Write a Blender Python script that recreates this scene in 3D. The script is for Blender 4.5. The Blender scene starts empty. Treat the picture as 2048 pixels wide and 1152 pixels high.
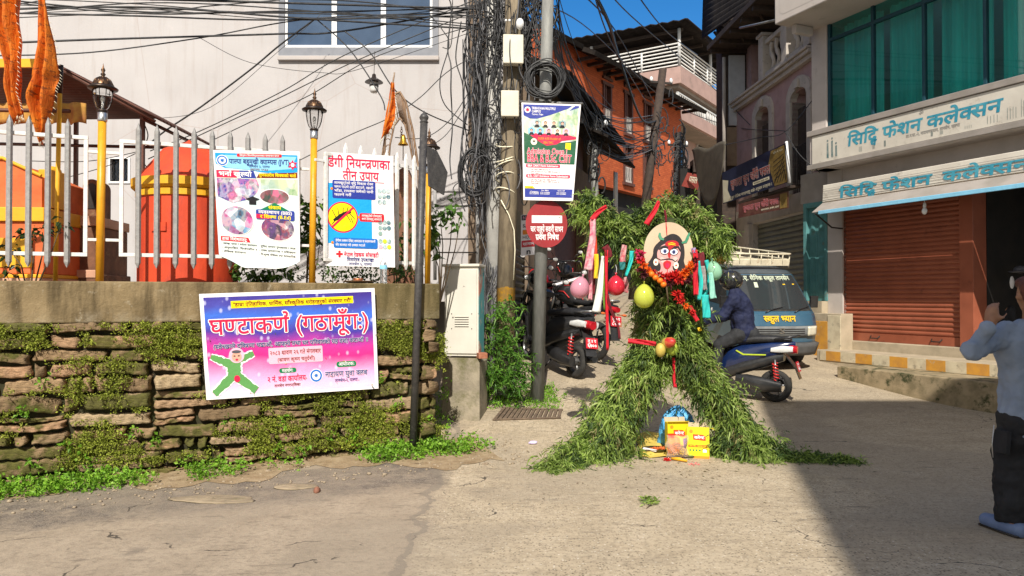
import bpy, math, random
import numpy as np
from mathutils import Vector, Matrix, Euler
from math import sin, cos, pi, radians, sqrt, atan2
random.seed(7); RNG = np.random.default_rng(7)
SC = bpy.context.scene; COL = SC.collection

# ---------------------------------------------------------------- camera, sky, sun, exposure
FPX = 1500.0; PITCH = math.atan(19/1500)
cam_d = bpy.data.cameras.new('camera'); cam_d.sensor_width = 36; cam_d.lens = 36*FPX/2048
cam_d.clip_start = .05; cam_d.clip_end = 600
CAM = bpy.data.objects.new('camera', cam_d); COL.objects.link(CAM)
CAM.location = (0, 0, 1.5); CAM.rotation_euler = (pi/2+PITCH, 0, 0); SC.camera = CAM
SUN_EL = radians(42); SUN_AZ = radians(3)          # light travels forward and a little to the right
LDIR = Vector((sin(SUN_AZ)*cos(SUN_EL), cos(SUN_AZ)*cos(SUN_EL), -sin(SUN_EL)))
W = bpy.data.worlds.new('World'); SC.world = W; W.use_nodes = True
_n = W.node_tree.nodes; _bg = _n['Background']
_sky = _n.new('ShaderNodeTexSky'); _sky.sky_type = 'NISHITA'; _sky.sun_disc = False
_sky.sun_elevation = SUN_EL; _sky.sun_rotation = atan2(-sin(SUN_AZ), -cos(SUN_AZ))
_sky.air_density = 1.0; _sky.dust_density = .3; _sky.ozone_density = 3.0; _sky.altitude = 1300
_hs = _n.new('ShaderNodeHueSaturation'); _hs.inputs['Saturation'].default_value = 1.35; _hs.inputs['Value'].default_value = 1.1; _lk = W.node_tree.links; _lk.new(_sky.outputs[0], _hs.inputs['Color'])
# bright broken cloud added to the unseen sky behind the viewpoint as fill light
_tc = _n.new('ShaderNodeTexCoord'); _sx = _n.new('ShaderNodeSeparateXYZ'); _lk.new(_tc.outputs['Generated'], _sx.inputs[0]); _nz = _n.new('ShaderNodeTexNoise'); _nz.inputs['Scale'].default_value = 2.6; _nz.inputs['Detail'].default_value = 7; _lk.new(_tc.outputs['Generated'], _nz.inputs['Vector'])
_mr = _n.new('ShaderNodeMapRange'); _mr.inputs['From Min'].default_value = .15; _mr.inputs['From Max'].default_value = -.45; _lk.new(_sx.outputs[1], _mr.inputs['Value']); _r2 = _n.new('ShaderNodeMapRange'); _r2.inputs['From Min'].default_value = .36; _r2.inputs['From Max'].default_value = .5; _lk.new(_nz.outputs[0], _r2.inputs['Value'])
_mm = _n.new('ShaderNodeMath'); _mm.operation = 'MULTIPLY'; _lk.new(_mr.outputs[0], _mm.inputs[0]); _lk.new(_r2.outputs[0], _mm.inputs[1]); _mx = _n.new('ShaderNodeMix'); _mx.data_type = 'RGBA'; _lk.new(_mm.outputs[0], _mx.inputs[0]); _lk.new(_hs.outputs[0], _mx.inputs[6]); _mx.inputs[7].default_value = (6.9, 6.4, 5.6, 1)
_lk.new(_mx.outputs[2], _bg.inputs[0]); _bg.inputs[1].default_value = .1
_sd = bpy.data.lights.new('sun', 'SUN'); _sd.energy = 4.2; _sd.angle = radians(.5); _sd.color = (1, .94, .84)
SUN = bpy.data.objects.new('sun', _sd); COL.objects.link(SUN)
SUN.rotation_euler = LDIR.to_track_quat('-Z', 'Y').to_euler(); SUN.location = (-3, -10, 14)
SC.view_settings.view_transform = 'Standard'; SC.view_settings.look = 'None'
SC.view_settings.exposure = 0.5; SC.view_settings.gamma = 1
SC.render.resolution_x = 1024; SC.render.resolution_y = 576
SC.cycles.max_bounces = 6; SC.cycles.transparent_max_bounces = 12

# ---------------------------------------------------------------- picture <-> world
def ray(px, py):
    dx, dz = (px-1024)/FPX, (576-py)/FPX
    return Vector((dx, cos(PITCH)-dz*sin(PITCH), sin(PITCH)+dz*cos(PITCH)))
EYE = Vector((0, 0, 1.5))
def at(px, py, Y):
    d = ray(px, py); return EYE + d*(Y/d.y)
def sst(a, b, t):
    t = min(1, max(0, (t-a)/(b-a))); return t*t*(3-2*t)
def sp(t): return .5*(t+sqrt(t*t+.25))-.02
def ground(x, y):
    l = .15*sp(y-7.35) if y < 22 else .15*sp(22-7.35)+(y-22)*.05
    r = .13*sp(y-10.3) if y < 22 else .13*sp(22-10.3)+(y-22)*.06
    w = sst(.9, 2.7, x)
    return l*(1-w)+r*w - .012*max(0, -x-1)*sst(9, 6, y)
def on_ground(px, py):
    d = ray(px, py); t = 2.0
    while t < 60:
        p = EYE+d*t
        if p.z <= ground(p.x, p.y): return Vector((p.x, p.y, ground(p.x, p.y)))
        t += .01
    return p
class Fr:
    """a wall-aligned frame: local x along the wall, y into it, z up"""
    def __init__(s, o, rz): s.o = Vector(o); s.rz = rz; s.u = Vector((cos(rz), sin(rz), 0)); s.n = Vector((-sin(rz), cos(rz), 0))
    def px(s, px, py, y=0):
        d = ray(px, py); p0 = s.o+s.n*y; t = (p0-EYE).dot(s.n)/d.dot(s.n)
        p = EYE+d*t-s.o; return p.dot(s.u), p.z
    def w(s, x, y, z): return s.o+s.u*x+s.n*y+Vector((0, 0, z))
    def loc(s, p): p = Vector(p)-s.o; return Vector((p.dot(s.u), p.dot(s.n), p.z))

# ---------------------------------------------------------------- materials
MATS = {}
def c4(c): return (c[0], c[1], c[2], 1)
def hexc(h):
    h = h.lstrip('#'); r = [int(h[i:i+2], 16)/255 for i in (0, 2, 4)]
    return tuple(x/12.92 if x <= .04045 else ((x+.055)/1.055)**2.4 for x in r)
class NT:
    def __init__(s, name):
        s.m = bpy.data.materials.new(name); s.m.use_nodes = True; s.t = s.m.node_tree
        s.b = s.t.nodes['Principled BSDF']; s.out = s.t.nodes['Material Output']; MATS[name] = s.m
    def n(s, typ, **k):
        nd = s.t.nodes.new('ShaderNode'+typ)
        for a, v in k.items():
            if a.startswith('i_'): nd.inputs[a[2:].replace('_', ' ')].default_value = v
            else: setattr(nd, a, v)
        return nd
    def l(s, a, b): s.t.links.new(a, b)
    def coords(s, kind='Object', scale=(1, 1, 1)):
        o = s.n('NewGeometry').outputs['Position'] if kind == 'World' else s.n('TexCoord').outputs[kind]
        mp = s.n('Mapping'); mp.inputs['Scale'].default_value = scale; s.l(o, mp.inputs[0]); return mp.outputs[0]
    def noise(s, co, scale, detail=6, rough=.55, dist=0):
        nd = s.n('TexNoise'); nd.inputs['Scale'].default_value = scale; nd.inputs['Detail'].default_value = detail
        nd.inputs['Roughness'].default_value = rough; nd.inputs['Distortion'].default_value = dist; s.l(co, nd.inputs['Vector']); return nd.outputs[0]
    def ramp(s, fac, *stops):
        r = s.n('ValToRGB'); e = r.color_ramp.elements
        while len(e) < len(stops): e.new(.5)
        for k, (p, c) in zip(e, stops):
            k.position = p; k.color = c4(c) if not isinstance(c, (int, float)) else (c, c, c, 1)
        s.l(fac, r.inputs[0]); return r.outputs[0]
    def mix(s, fac, a, b, mode='MIX'):
        m = s.n('Mix'); m.data_type = 'RGBA'; m.blend_type = mode
        for sock, v in ((m.inputs[0], fac), (m.inputs[6], a), (m.inputs[7], b)):
            if isinstance(v, (int, float)): sock.default_value = v
            elif isinstance(v, tuple): sock.default_value = c4(v)
            else: s.l(v, sock)
        return m.outputs[2]
    def math(s, op, a, b=0, clamp=False):
        m = s.n('Math'); m.operation = op; m.use_clamp = clamp
        for sock, v in ((m.inputs[0], a), (m.inputs[1], b)):
            if isinstance(v, (int, float)): sock.default_value = v
            else: s.l(v, sock)
        return m.outputs[0]
    def bump(s, h, strength=.3, dist=.02, prev=None):
        b = s.n('Bump'); b.inputs['Strength'].default_value = strength; b.inputs['Distance'].default_value = dist
        s.l(h, b.inputs['Height'])
        if prev: s.l(prev, b.inputs['Normal'])
        s.l(b.outputs[0], s.b.inputs['Normal']); return b.outputs[0]
    def base(s, c): s.l(c, s.b.inputs['Base Color']) if not isinstance(c, tuple) else setattr(s.b.inputs['Base Color'], 'default_value', c4(c))
    def set(s, rough=.7, metal=0, spec=.5, **k):
        s.b.inputs['Roughness'].default_value = rough; s.b.inputs['Metallic'].default_value = metal; s.b.inputs['Specular IOR Level'].default_value = spec
        for a, v in k.items(): s.b.inputs[a.replace('_', ' ')].default_value = v
def pm(name, c, c2=None, scale=5, lo=.38, hi=.66, rough=.7, metal=0, bump=0, bscale=60, stretch=(1, 1, 1), kind='Object', spec=.4, stain=None, stscale=2, stlo=.58, sthi=.7, **k):
    """plain worn surface: two tones by noise, an optional stain layer, an optional bump"""
    if name in MATS: return MATS[name]
    if isinstance(c, str): c = hexc(c)
    if isinstance(c2, str): c2 = hexc(c2)
    if isinstance(stain, str): stain = hexc(stain)
    t = NT(name); co = t.coords(kind, stretch)
    if c2 is None: c2 = tuple(x*.82 for x in c)
    col = t.ramp(t.noise(co, scale), (lo, c), (hi, c2))
    if stain is not None: col = t.mix(t.ramp(t.noise(co, stscale, 10, .68), (stlo, 0.), (sthi, 1.)), col, stain)
    t.base(col); t.set(rough, metal, spec, **k)
    if bump: t.bump(t.noise(co, bscale, 5), bump, .012)
    return t.m

# ---------------------------------------------------------------- mesh builder
class MB:
    def __init__(s, xf=None): s.v = []; s.f = []; s.mi = []; s.sm = []; s.mats = []; s.cur = 0; s.smooth = False; s.xf = xf
    def m(s, name):
        if name not in s.mats: s.mats.append(name)
        s.cur = s.mats.index(name); return s
    def add(s, vs, fs, smooth=None):
        o = len(s.v); s.v += [tuple(s.xf(*p)) for p in vs] if s.xf else [tuple(p) for p in vs]
        for f in fs: s.f.append([i+o for i in f]); s.mi.append(s.cur); s.sm.append(s.smooth if smooth is None else smooth)
    def poly(s, pts): s.add(pts, [list(range(len(pts)))], False)
    def box(s, x0, x1, y0, y1, z0, z1, mat=None):
        v = [(x, y, z) for x in (x0, x1) for y in (y0, y1) for z in (z0, z1)]
        f = [(0, 1, 3, 2), (4, 6, 7, 5), (0, 4, 5, 1), (2, 3, 7, 6), (0, 2, 6, 4), (1, 5, 7, 3)]
        if mat is not None: v = [tuple(mat @ Vector(p)) for p in v]
        s.add(v, f, False)
    def obox(s, c, size, rot=(0, 0, 0)):
        m = Matrix.Translation(c) @ Euler(rot).to_matrix().to_4x4(); a, b, d = [x/2 for x in size]
        s.box(-a, a, -b, b, -d, d, m)
    def prism(s, pts, lo, hi, ax='y', smooth=False):
        """2-D outline (counter-clockwise) pushed along an axis; outline coords are the other two axes in order"""
        def put(p, k): return (p[0], k, p[1]) if ax == 'y' else ((p[0], p[1], k) if ax == 'z' else (k, p[0], p[1]))
        n = len(pts); v = [put(p, lo) for p in pts]+[put(p, hi) for p in pts]
        s.add(v, [list(range(n)), list(range(2*n-1, n-1, -1))], False)
        s.add(v, [(i, i+n, (i+1) % n+n, (i+1) % n) for i in range(n)], smooth)
    def tube(s, pts, r, n=8, cap=True, smooth=True, closed=False):
        pts = [Vector(p) for p in pts]; k = len(pts); rs = r if hasattr(r, '__len__') else [r]*k
        vs = []; up = None
        for i, p in enumerate(pts):
            a = pts[(i-1) % k] if (closed or i > 0) else p; b = pts[(i+1) % k] if (closed or i < k-1) else p
            t = (b-a).normalized() if (b-a).length > 1e-9 else Vector((0, 0, 1))
            if up is None: up = Vector((0, 0, 1)) if abs(t.z) < .9 else Vector((1, 0, 0))
            x = t.cross(up)
            if x.length < 1e-4: x = t.cross(Vector((.3, 1, .2)))
            x.normalize(); y = x.cross(t); up = y
            for j in range(n):
                q = 2*pi*j/n; vs.append(p+(x*cos(q)+y*sin(q))*rs[i])
        fs = [(i*n+j, i*n+(j+1) % n, ((i+1) % k)*n+(j+1) % n, ((i+1) % k)*n+j) for i in range(k if closed else k-1) for j in range(n)]
        s.add(vs, fs, smooth)
        if cap and not closed: o = len(s.v)-len(vs); s.f += [[o+j for j in range(n-1, -1, -1)], [o+(k-1)*n+j for j in range(n)]]; s.mi += [s.cur]*2; s.sm += [False]*2
    def lathe(s, prof, c=(0, 0, 0), n=24, mat=None, smooth=True, sx=1, sy=1):
        c = Vector(c); vs = []
        for r, z in prof:
            for j in range(n):
                p = Vector((r*cos(2*pi*j/n)*sx, r*sin(2*pi*j/n)*sy, z))
                vs.append((mat @ p if mat else p)+c)
        k = len(prof)
        s.add(vs, [(i*n+j, i*n+(j+1) % n, (i+1)*n+(j+1) % n, (i+1)*n+j) for i in range(k-1) for j in range(n)], smooth)
    def ell(s, c, r, n=16, k=10, mat=None):
        r = r if hasattr(r, '__len__') else (r, r, r); prof = [(sin(pi*i/k), -cos(pi*i/k)) for i in range(k+1)]
        m = Matrix.Diagonal((r[0], r[1], r[2])).to_4x4()
        if mat is not None: m = mat.to_4x4() @ m
        prof[0] = (1e-4, -1); prof[-1] = (1e-4, 1)
        s.lathe(prof, c, n, m)
    def grid(s, fn, nu, nv, smooth=True):
        s.add([fn(i/nu, j/nv) for j in range(nv+1) for i in range(nu+1)], [(j*(nu+1)+i, j*(nu+1)+i+1, (j+1)*(nu+1)+i+1, (j+1)*(nu+1)+i) for j in range(nv) for i in range(nu)], smooth)
    def disc(s, c, r, n=24, mat=None, ry=None):
        ry = r if ry is None else ry
        s.poly([(c[0]+r*cos(2*pi*j/n), c[1], c[2]+ry*sin(2*pi*j/n)) for j in range(n)])
    def build(s, name, parent=None, label=None, cat=None, group=None, kind=None, bevel=0, loc=None, rz=0, solid=0, seg=2):
        v = np.array(s.v, dtype=float).reshape(-1, 3); o = Vector((0, 0, 0))
        if parent is None and loc is None and len(v):
            o = Vector(((v[:, 0].min()+v[:, 0].max())/2, (v[:, 1].min()+v[:, 1].max())/2, v[:, 2].min())); v = v-np.array(o)
        me = bpy.data.meshes.new(name); me.from_pydata(v.tolist(), [], s.f)
        for mn in s.mats: me.materials.append(MATS[mn])
        me.polygons.foreach_set('material_index', s.mi); me.polygons.foreach_set('use_smooth', s.sm); me.update()
        return link(me, name, parent, label, cat, group, kind, bevel, o if loc is None else loc, rz, solid, seg)
def link(me, name, parent=None, label=None, cat=None, group=None, kind=None, bevel=0, loc=(0, 0, 0), rz=0, solid=0, seg=2):
    ob = bpy.data.objects.new(name, me); COL.objects.link(ob)
    ob.parent = parent; ob.location = loc; ob.rotation_euler = (0, 0, rz)
    tag(ob, label, cat, group, kind)
    if solid: md = ob.modifiers.new('thick', 'SOLIDIFY'); md.thickness = solid; md.offset = 0
    if bevel: md = ob.modifiers.new('edge', 'BEVEL'); md.width = bevel; md.segments = seg; md.limit_method = 'ANGLE'; md.angle_limit = radians(40)
    return ob
def tag(o, label=None, cat=None, group=None, kind=None):
    for k, v in (('label', label), ('category', cat), ('group', group), ('kind', kind)):
        if v: o[k] = v
    return o
def thing(name, label, cat, loc=(0, 0, 0), rz=0, group=None):
    o = bpy.data.objects.new(name, None); COL.objects.link(o); o.empty_display_size = .1
    o.location = loc; o.rotation_euler = rz if hasattr(rz, '__len__') else (0, 0, rz); return tag(o, label, cat, group)
def copy_tree(o, loc=None, rz=None, label=None, parent=None):
    c = o.copy(); COL.objects.link(c); c.parent = parent
    if loc is not None: c.location = loc
    if rz is not None: c.rotation_euler = (0, 0, rz)
    if label: c['label'] = label
    for ch in [x for x in COL.objects if x.parent == o]: copy_tree(ch, parent=c)
    return c
def raw_mesh(name, V, F4, mats, mi=None, smooth=False):
    """numpy quads or triangles -> mesh"""
    me = bpy.data.meshes.new(name); n, k = F4.shape
    me.vertices.add(len(V)); me.vertices.foreach_set('co', V.astype(np.float32).ravel())
    me.loops.add(n*k); me.loops.foreach_set('vertex_index', F4.astype(np.int32).ravel())
    me.polygons.add(n); me.polygons.foreach_set('loop_start', np.arange(0, n*k, k, dtype=np.int32)); me.polygons.foreach_set('loop_total', np.full(n, k, dtype=np.int32))
    for m in mats: me.materials.append(MATS[m])
    if mi is not None: me.polygons.foreach_set('material_index', mi.astype(np.int32))
    me.polygons.foreach_set('use_smooth', np.full(n, smooth)); me.update(calc_edges=True); me.validate(); return me
def leaf_arrays(P, D, L, Wd, N=None, droop=.25):
    """folded lanceolate leaves: P roots, D unit directions, L lengths, Wd widths -> verts (6 each), quads"""
    n = len(P); L = np.broadcast_to(L, n)[:, None]; Wd = np.broadcast_to(Wd, n)[:, None]
    if N is None: N = RNG.normal(size=(n, 3))
    S = np.cross(D, N); S /= np.linalg.norm(S, axis=1, keepdims=True)+1e-9; U = np.cross(S, D)
    g = np.array([0, 0, -1.])*L*droop
    mid = P+D*L*.45+U*Wd*-.12; tip = P+D*L+g; a = P+D*L*.4+S*Wd*.5+U*Wd*.18; b = P+D*L*.4-S*Wd*.5+U*Wd*.18
    V = np.stack([P, a, tip, b, mid], 1).reshape(-1, 3); o = np.arange(n)[:, None]*5
    F = np.concatenate([o+np.array([0, 4, 2, 1]), o+np.array([0, 3, 2, 4])], 0)
    return V, F
def unit(a): return a/(np.linalg.norm(a, axis=-1, keepdims=True)+1e-9)
def leaf_mat(name, c1, c2, c3=None, rough=.5, scale=3., tr=.25):
    if name in MATS: return
    t = NT(name); co = t.coords('World'); f = t.noise(co, scale, 3); f2 = t.n('NewGeometry').outputs['Random Per Island']
    col = t.ramp(f2, (0, c1), (.6, c2), (1, c3 or c2)); col = t.mix(t.ramp(f, (.35, 0.), (.65, .55)), col, tuple(x*.6 for x in c1))
    t.base(col); t.set(rough, spec=.35)
    tb = t.n('BsdfTranslucent'); t.l(col, tb.inputs[0]); mx = t.n('MixShader'); mx.inputs[0].default_value = tr
    t.l(t.b.outputs[0], mx.inputs[1]); t.l(tb.outputs[0], mx.inputs[2]); t.l(mx.outputs[0], t.out.inputs[0])

# ---------------------------------------------------------------- lettering (built-in face; half letters cut by hand)
_G = {}
def _raw(ch, off):
    k = (ch, off)
    if k in _G: return _G[k]
    cu = bpy.data.curves.new('t', 'FONT'); cu.body = ch; cu.size = 1; cu.resolution_u = 2; cu.offset = off; cu.fill_mode = 'FRONT'
    o = bpy.data.objects.new('t', cu); COL.objects.link(o); bpy.context.view_layer.update(); me = o.to_mesh()
    r = ([(x.co.x, x.co.y) for x in me.vertices], [list(p.vertices) for p in me.polygons])
    o.to_mesh_clear(); bpy.data.objects.remove(o); bpy.data.curves.remove(cu); _G[k] = r; return r
def _adv(ch):
    k = ('adv', ch)
    if k not in _G:
        if ch == ' ': _G[k] = .28
        else: v = _raw(ch+'|', 0)[0]; q = [x for x, y in v if abs(y+.23) < .002]; _G[k] = (max(q) if q else max(x for x, y in v))-.168
    return _G[k]
STEM = set('खगघचजझञणतथधनपबभमयलवशषसक'); NOSTEM_CLIP = {'क': .3, 'फ': .3}
CONS = set(chr(i) for i in range(0x915, 0x93a))
def _clip(pv, pf, xc):
    ov, of = [], []
    for f in pf:
        P = [pv[i] for i in f]; R = []
        for i in range(len(P)):
            a, b = P[i], P[(i+1) % len(P)]
            if a[0] <= xc: R.append(a)
            if (a[0] <= xc) != (b[0] <= xc): t = (xc-a[0])/(b[0]-a[0]); R.append((xc, a[1]+t*(b[1]-a[1])))
        if len(R) > 2: of.append(list(range(len(ov), len(ov)+len(R)))); ov += R
    return ov, of
def shape_text(s, off=0):
    """-> list of (verts, faces) with pen positions, total width"""
    out = []; x = 0; i = 0
    def put(ch, clip=None):
        nonlocal x
        v, f = _raw(ch, off)
        if clip is not None:
            xc = max(p[0] for p in v)-clip-off*.5; v, f = _clip(v, f, xc); a = xc
        else: a = _adv(ch)
        if v: out.append(([(p[0]+x, p[1]) for p in v], f))
        x += a
    while i < len(s):
        ch = s[i]
        if ch not in CONS: put(ch) if ch != ' ' else None; x += .28 if ch == ' ' else 0; i += 1; continue
        cl = [ch]; i += 1
        while i+1 < len(s) and s[i] == '\u094d' and s[i+1] in CONS: cl.append(s[i+1]); i += 2
        post = ''
        while i < len(s) and (0x93a <= ord(s[i]) <= 0x94d or ord(s[i]) in (0x901, 0x902, 0x903)): post += s[i]; i += 1
        reph = len(cl) > 1 and cl[0] == 'र'
        if reph: cl = cl[1:]
        rak = len(cl) > 1 and cl[-1] == 'र'
        if rak: cl = cl[:-1]
        if '\u093f' in post: put('\u093f'); post = post.replace('\u093f', '')
        sub = None
        if cl == ['द', 'ध']: cl = ['द']; sub = 'ध'
        for c in cl[:-1]:
            if c in STEM: put(c, NOSTEM_CLIP.get(c, .185))
            else: put(c); put('\u094d')
        put(cl[-1])
        if sub: v, f = _raw(sub, off); out.append(([(p[0]*.55+x-.36, p[1]*.5-.27) for p in v], f))
        if rak:
            w = .045+off
            out.append(([(x-.2-.2, .02-w), (x-.19, .2-w), (x-.19, .2+w), (x-.2-.2, .02+w)], [[0, 1, 2, 3]]))
        for p in post: put(p)
        if reph:
            q = [(x-.16+.11*cos(a), .76+.1*sin(a)) for a in np.linspace(-pi*.6, pi*.75, 8)]; w = .035+off
            for a, b in zip(q, q[1:]):
                d = Vector((b[0]-a[0], b[1]-a[1])).normalized(); nx, ny = -d.y*w, d.x*w
                out.append(([(a[0]-nx, a[1]-ny), (b[0]-nx, b[1]-ny), (b[0]+nx, b[1]+ny), (a[0]+nx, a[1]+ny)], [[0, 1, 2, 3]]))
    return out, x
def text(mb, s, x, z, h, mat, y=-.004, width=None, bold=.012, align='l', slant=0, rise=0):
    """letters on the local x-z plane, h = height of a Latin capital / head-line height"""
    parts, w = shape_text(s, min(bold, .012)); k = h/.64; kx = width/w if width else k; e = bold-.012
    x0 = x if align == 'l' else (x-w*kx/2 if align == 'c' else x-w*kx)
    mb.m(mat); sh = [(0, 0)]
    if e > .001: n = 4 if e < .02 else 8; sh = [(e*cos(2*pi*(i+.5)/n), e*sin(2*pi*(i+.5)/n)) for i in range(n)]
    for i, (dx, dz) in enumerate(sh):
        for v, f in parts: mb.add([(x0+(p[0]+dx)*kx+p[1]*k*slant, y-.00012*i, z+(p[1]+dz)*k+p[0]*kx*rise) for p in v], f, False)
def on_plane(px, py, a, b, c):
    n = (b-a).cross(c-a); d = ray(px, py); return EYE+d*((a-EYE).dot(n)/d.dot(n))
def quad_xf(c00, c10, c11, c01, W, H):
    """maps (x in 0..W, y = off the sheet, z in 0..H) onto a four-cornered sheet"""
    c00, c10, c11, c01 = map(Vector, (c00, c10, c11, c01)); n = (c10-c00).cross(c01-c00).normalized()
    def f(x, y, z):
        u, v = x/W, z/H
        return c00*(1-u)*(1-v)+c10*u*(1-v)+c11*u*v+c01*(1-u)*v - n*y
    return f
from mathutils import noise as mnoise
# ---------------------------------------------------------------- the ground
FW = Fr((-4.096, 6.0, 0), atan2(1.35, 3.341))       # retaining wall: local x along the coping
def ground_mat():
    t = NT('road_surface'); P = t.coords('World')
    sep = t.n('SeparateXYZ'); t.l(P, sep.inputs[0]); X, Y = sep.outputs[0], sep.outputs[1]
    big = t.noise(P, .7, 5); mid = t.noise(P, 3.0, 8, .62); fine = t.noise(P, 42, 5, .65); grit = t.noise(P, 130, 3, .6)
    # distance in front of the retaining wall
    d = t.math('ADD', t.math('MULTIPLY', t.math('ADD', X, 4.096), .3747), t.math('MULTIPLY', t.math('SUBTRACT', Y, 6.0), -.927))
    dn = t.math('ADD', d, t.math('MULTIPLY', t.math('SUBTRACT', mid, .5), .55))
    conc = t.ramp(mid, (.25, (.36, .29, .2)), (.5, (.44, .358, .25)), (.78, (.5, .415, .3)))
    conc = t.mix(t.ramp(t.noise(P, 1.3, 9, .7), (.55, 0.), (.75, .5)), conc, (.25, .21, .16))
    vor = t.n('TexVoronoi'); vor.inputs['Scale'].default_value = 55; t.l(P, vor.inputs['Vector'])
    peb = t.math('LESS_THAN', vor.outputs['Distance'], .34)
    sepc = t.n('SeparateColor'); t.l(vor.outputs['Color'], sepc.inputs[0])
    pebc = t.ramp(sepc.outputs[0], (0, (.1, .08, .055)), (.4, (.2, .16, .11)), (.75, (.3, .25, .18)), (.82, (.55, .48, .37)), (1, (.62, .56, .46)))
    pm_ = t.math('MULTIPLY', peb, t.math('MULTIPLY', t.ramp(big, (.36, .6), (.6, 1.)), t.math('GREATER_THAN', sepc.outputs[1], .35)))
    conc = t.mix(pm_, conc, pebc)
    asp = t.ramp(mid, (.3, (.4, .325, .24)), (.7, (.3, .24, .175)))
    dark = t.mix(t.math('GREATER_THAN', grit, .56), (.115, .095, .08), (.3, .26, .215))
    band = t.math('MULTIPLY', t.ramp(dn, (.30, 0.), (.34, 1.)), t.ramp(t.math('DIVIDE', dn, 4), (.3, 1.), (.36, 0.)))
    asp = t.mix(t.math('MULTIPLY', band, t.ramp(t.noise(P, 5, 8, .7), (.38, .35), (.6, .95))), asp, dark)
    xm = t.math('ADD', X, t.math('MULTIPLY', t.math('SUBTRACT', mid, .5), .5))
    col = t.mix(t.ramp(t.math('ADD', t.math('MULTIPLY', xm, 1.0), .95), (.32, 0.), (.5, 1.)), asp, conc)
    col = t.mix(.75, col, t.ramp(t.noise(P, 24, 6, .75), (.34, .62), (.5, 1.), (.66, 1.16)), 'MULTIPLY'); col = t.mix(t.ramp(grit, (.6, 0.), (.66, .45)), col, (.16, .13, .09))
    # worn dark flecks, stretched along the traffic
    st = t.noise(t.coords('World', (1.2, 5.5, 1)), 2.2, 9, .68)
    fl = t.math('MULTIPLY', t.ramp(st, (.58, 0.), (.64, .62)), t.ramp(big, (.4, .45), (.62, 1.)))
    col = t.mix(fl, col, (.12, .098, .075))
    pt = t.noise(P, .45, 4, .5, .6); col = t.mix(t.ramp(pt, (.5, 0.), (.53, .34)), col, (.27, .225, .17)); oil = t.noise(P, 1.9, 3, .5); col = t.mix(t.ramp(oil, (.68, 0.), (.74, .5)), col, (.13, .11, .09))
    jt = t.math('ABSOLUTE', t.math('ADD', xm, .62)); col = t.mix(t.math('MULTIPLY', t.math('LESS_THAN', jt, .035), .55), col, (.2, .17, .135))
    # cracks
    wv = t.n('TexVoronoi'); wv.feature = 'DISTANCE_TO_EDGE'; wv.inputs['Scale'].default_value = .33
    wp = t.n('VectorMath'); wp.operation = 'ADD'; ns = t.n('TexNoise'); ns.inputs['Scale'].default_value = 1.6; ns.inputs['Detail'].default_value = 7; t.l(P, ns.inputs['Vector'])
    sc_ = t.n('VectorMath'); sc_.operation = 'SCALE'; sc_.inputs['Scale'].default_value = .9; t.l(ns.outputs['Color'], sc_.inputs[0]); t.l(P, wp.inputs[0]); t.l(sc_.outputs[0], wp.inputs[1]); t.l(wp.outputs[0], wv.inputs['Vector'])
    cr = t.math('MULTIPLY', t.math('LESS_THAN', wv.outputs['Distance'], .0022), t.ramp(mid, (.5, 0.), (.56, .9)))
    col = t.mix(cr, col, (.06, .05, .04))
    t.base(col); t.set(.86, spec=.25)
    b = t.bump(fine, .45, .012); t.bump(t.math('ADD', t.math('MULTIPLY', grit, .6), t.math('MULTIPLY', vor.outputs['Distance'], .35)), .35, .006, b)
ground_mat()
g = MB(); g.m('road_surface')
xs = np.concatenate([np.linspace(-40, -8, 9), np.linspace(-7.5, 9, 67), np.linspace(10, 40, 8)]); ys = np.concatenate([np.linspace(-30, 1, 9), np.linspace(1.5, 22, 83), np.linspace(24, 70, 12)])
g.add([(x, y, ground(x, y)) for y in ys for x in xs], [(j*len(xs)+i, j*len(xs)+i+1, (j+1)*len(xs)+i+1, (j+1)*len(xs)+i) for j in range(len(ys)-1) for i in range(len(xs)-1)], True)
g.build('road', kind='structure', loc=(0, 0, 0))
# bare earth along the foot of the wall
pm('dirt', (.26, .185, .11), (.36, .275, .175), scale=9, bump=.7, bscale=55, rough=.95, spec=.1, stain=(.13, .09, .055), stscale=4)
e = MB(); e.m('dirt'); N1 = 90
def verge(i, v):
    x = -5+i*9.05/N1
    w = .42+.17*sin(i*.31)+.1*sin(i*.83+1)+.06*sin(i*2.1); 
    if x > 2.2: w += .2*sst(2.2, 3.2, x)
    p = FW.w(x, .1-v*(w+.1), 0); return (p.x, p.y, ground(p.x, p.y)+.004+.035*(1-v)**2)
e.add([verge(i, v) for v in (0, .3, .6, .85, 1) for i in range(N1+1)], [(j*(N1+1)+i, (j+1)*(N1+1)+i, (j+1)*(N1+1)+i+1, j*(N1+1)+i+1) for j in range(4) for i in range(N1)], True)
e.build('dirt_verge', kind='structure')
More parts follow.
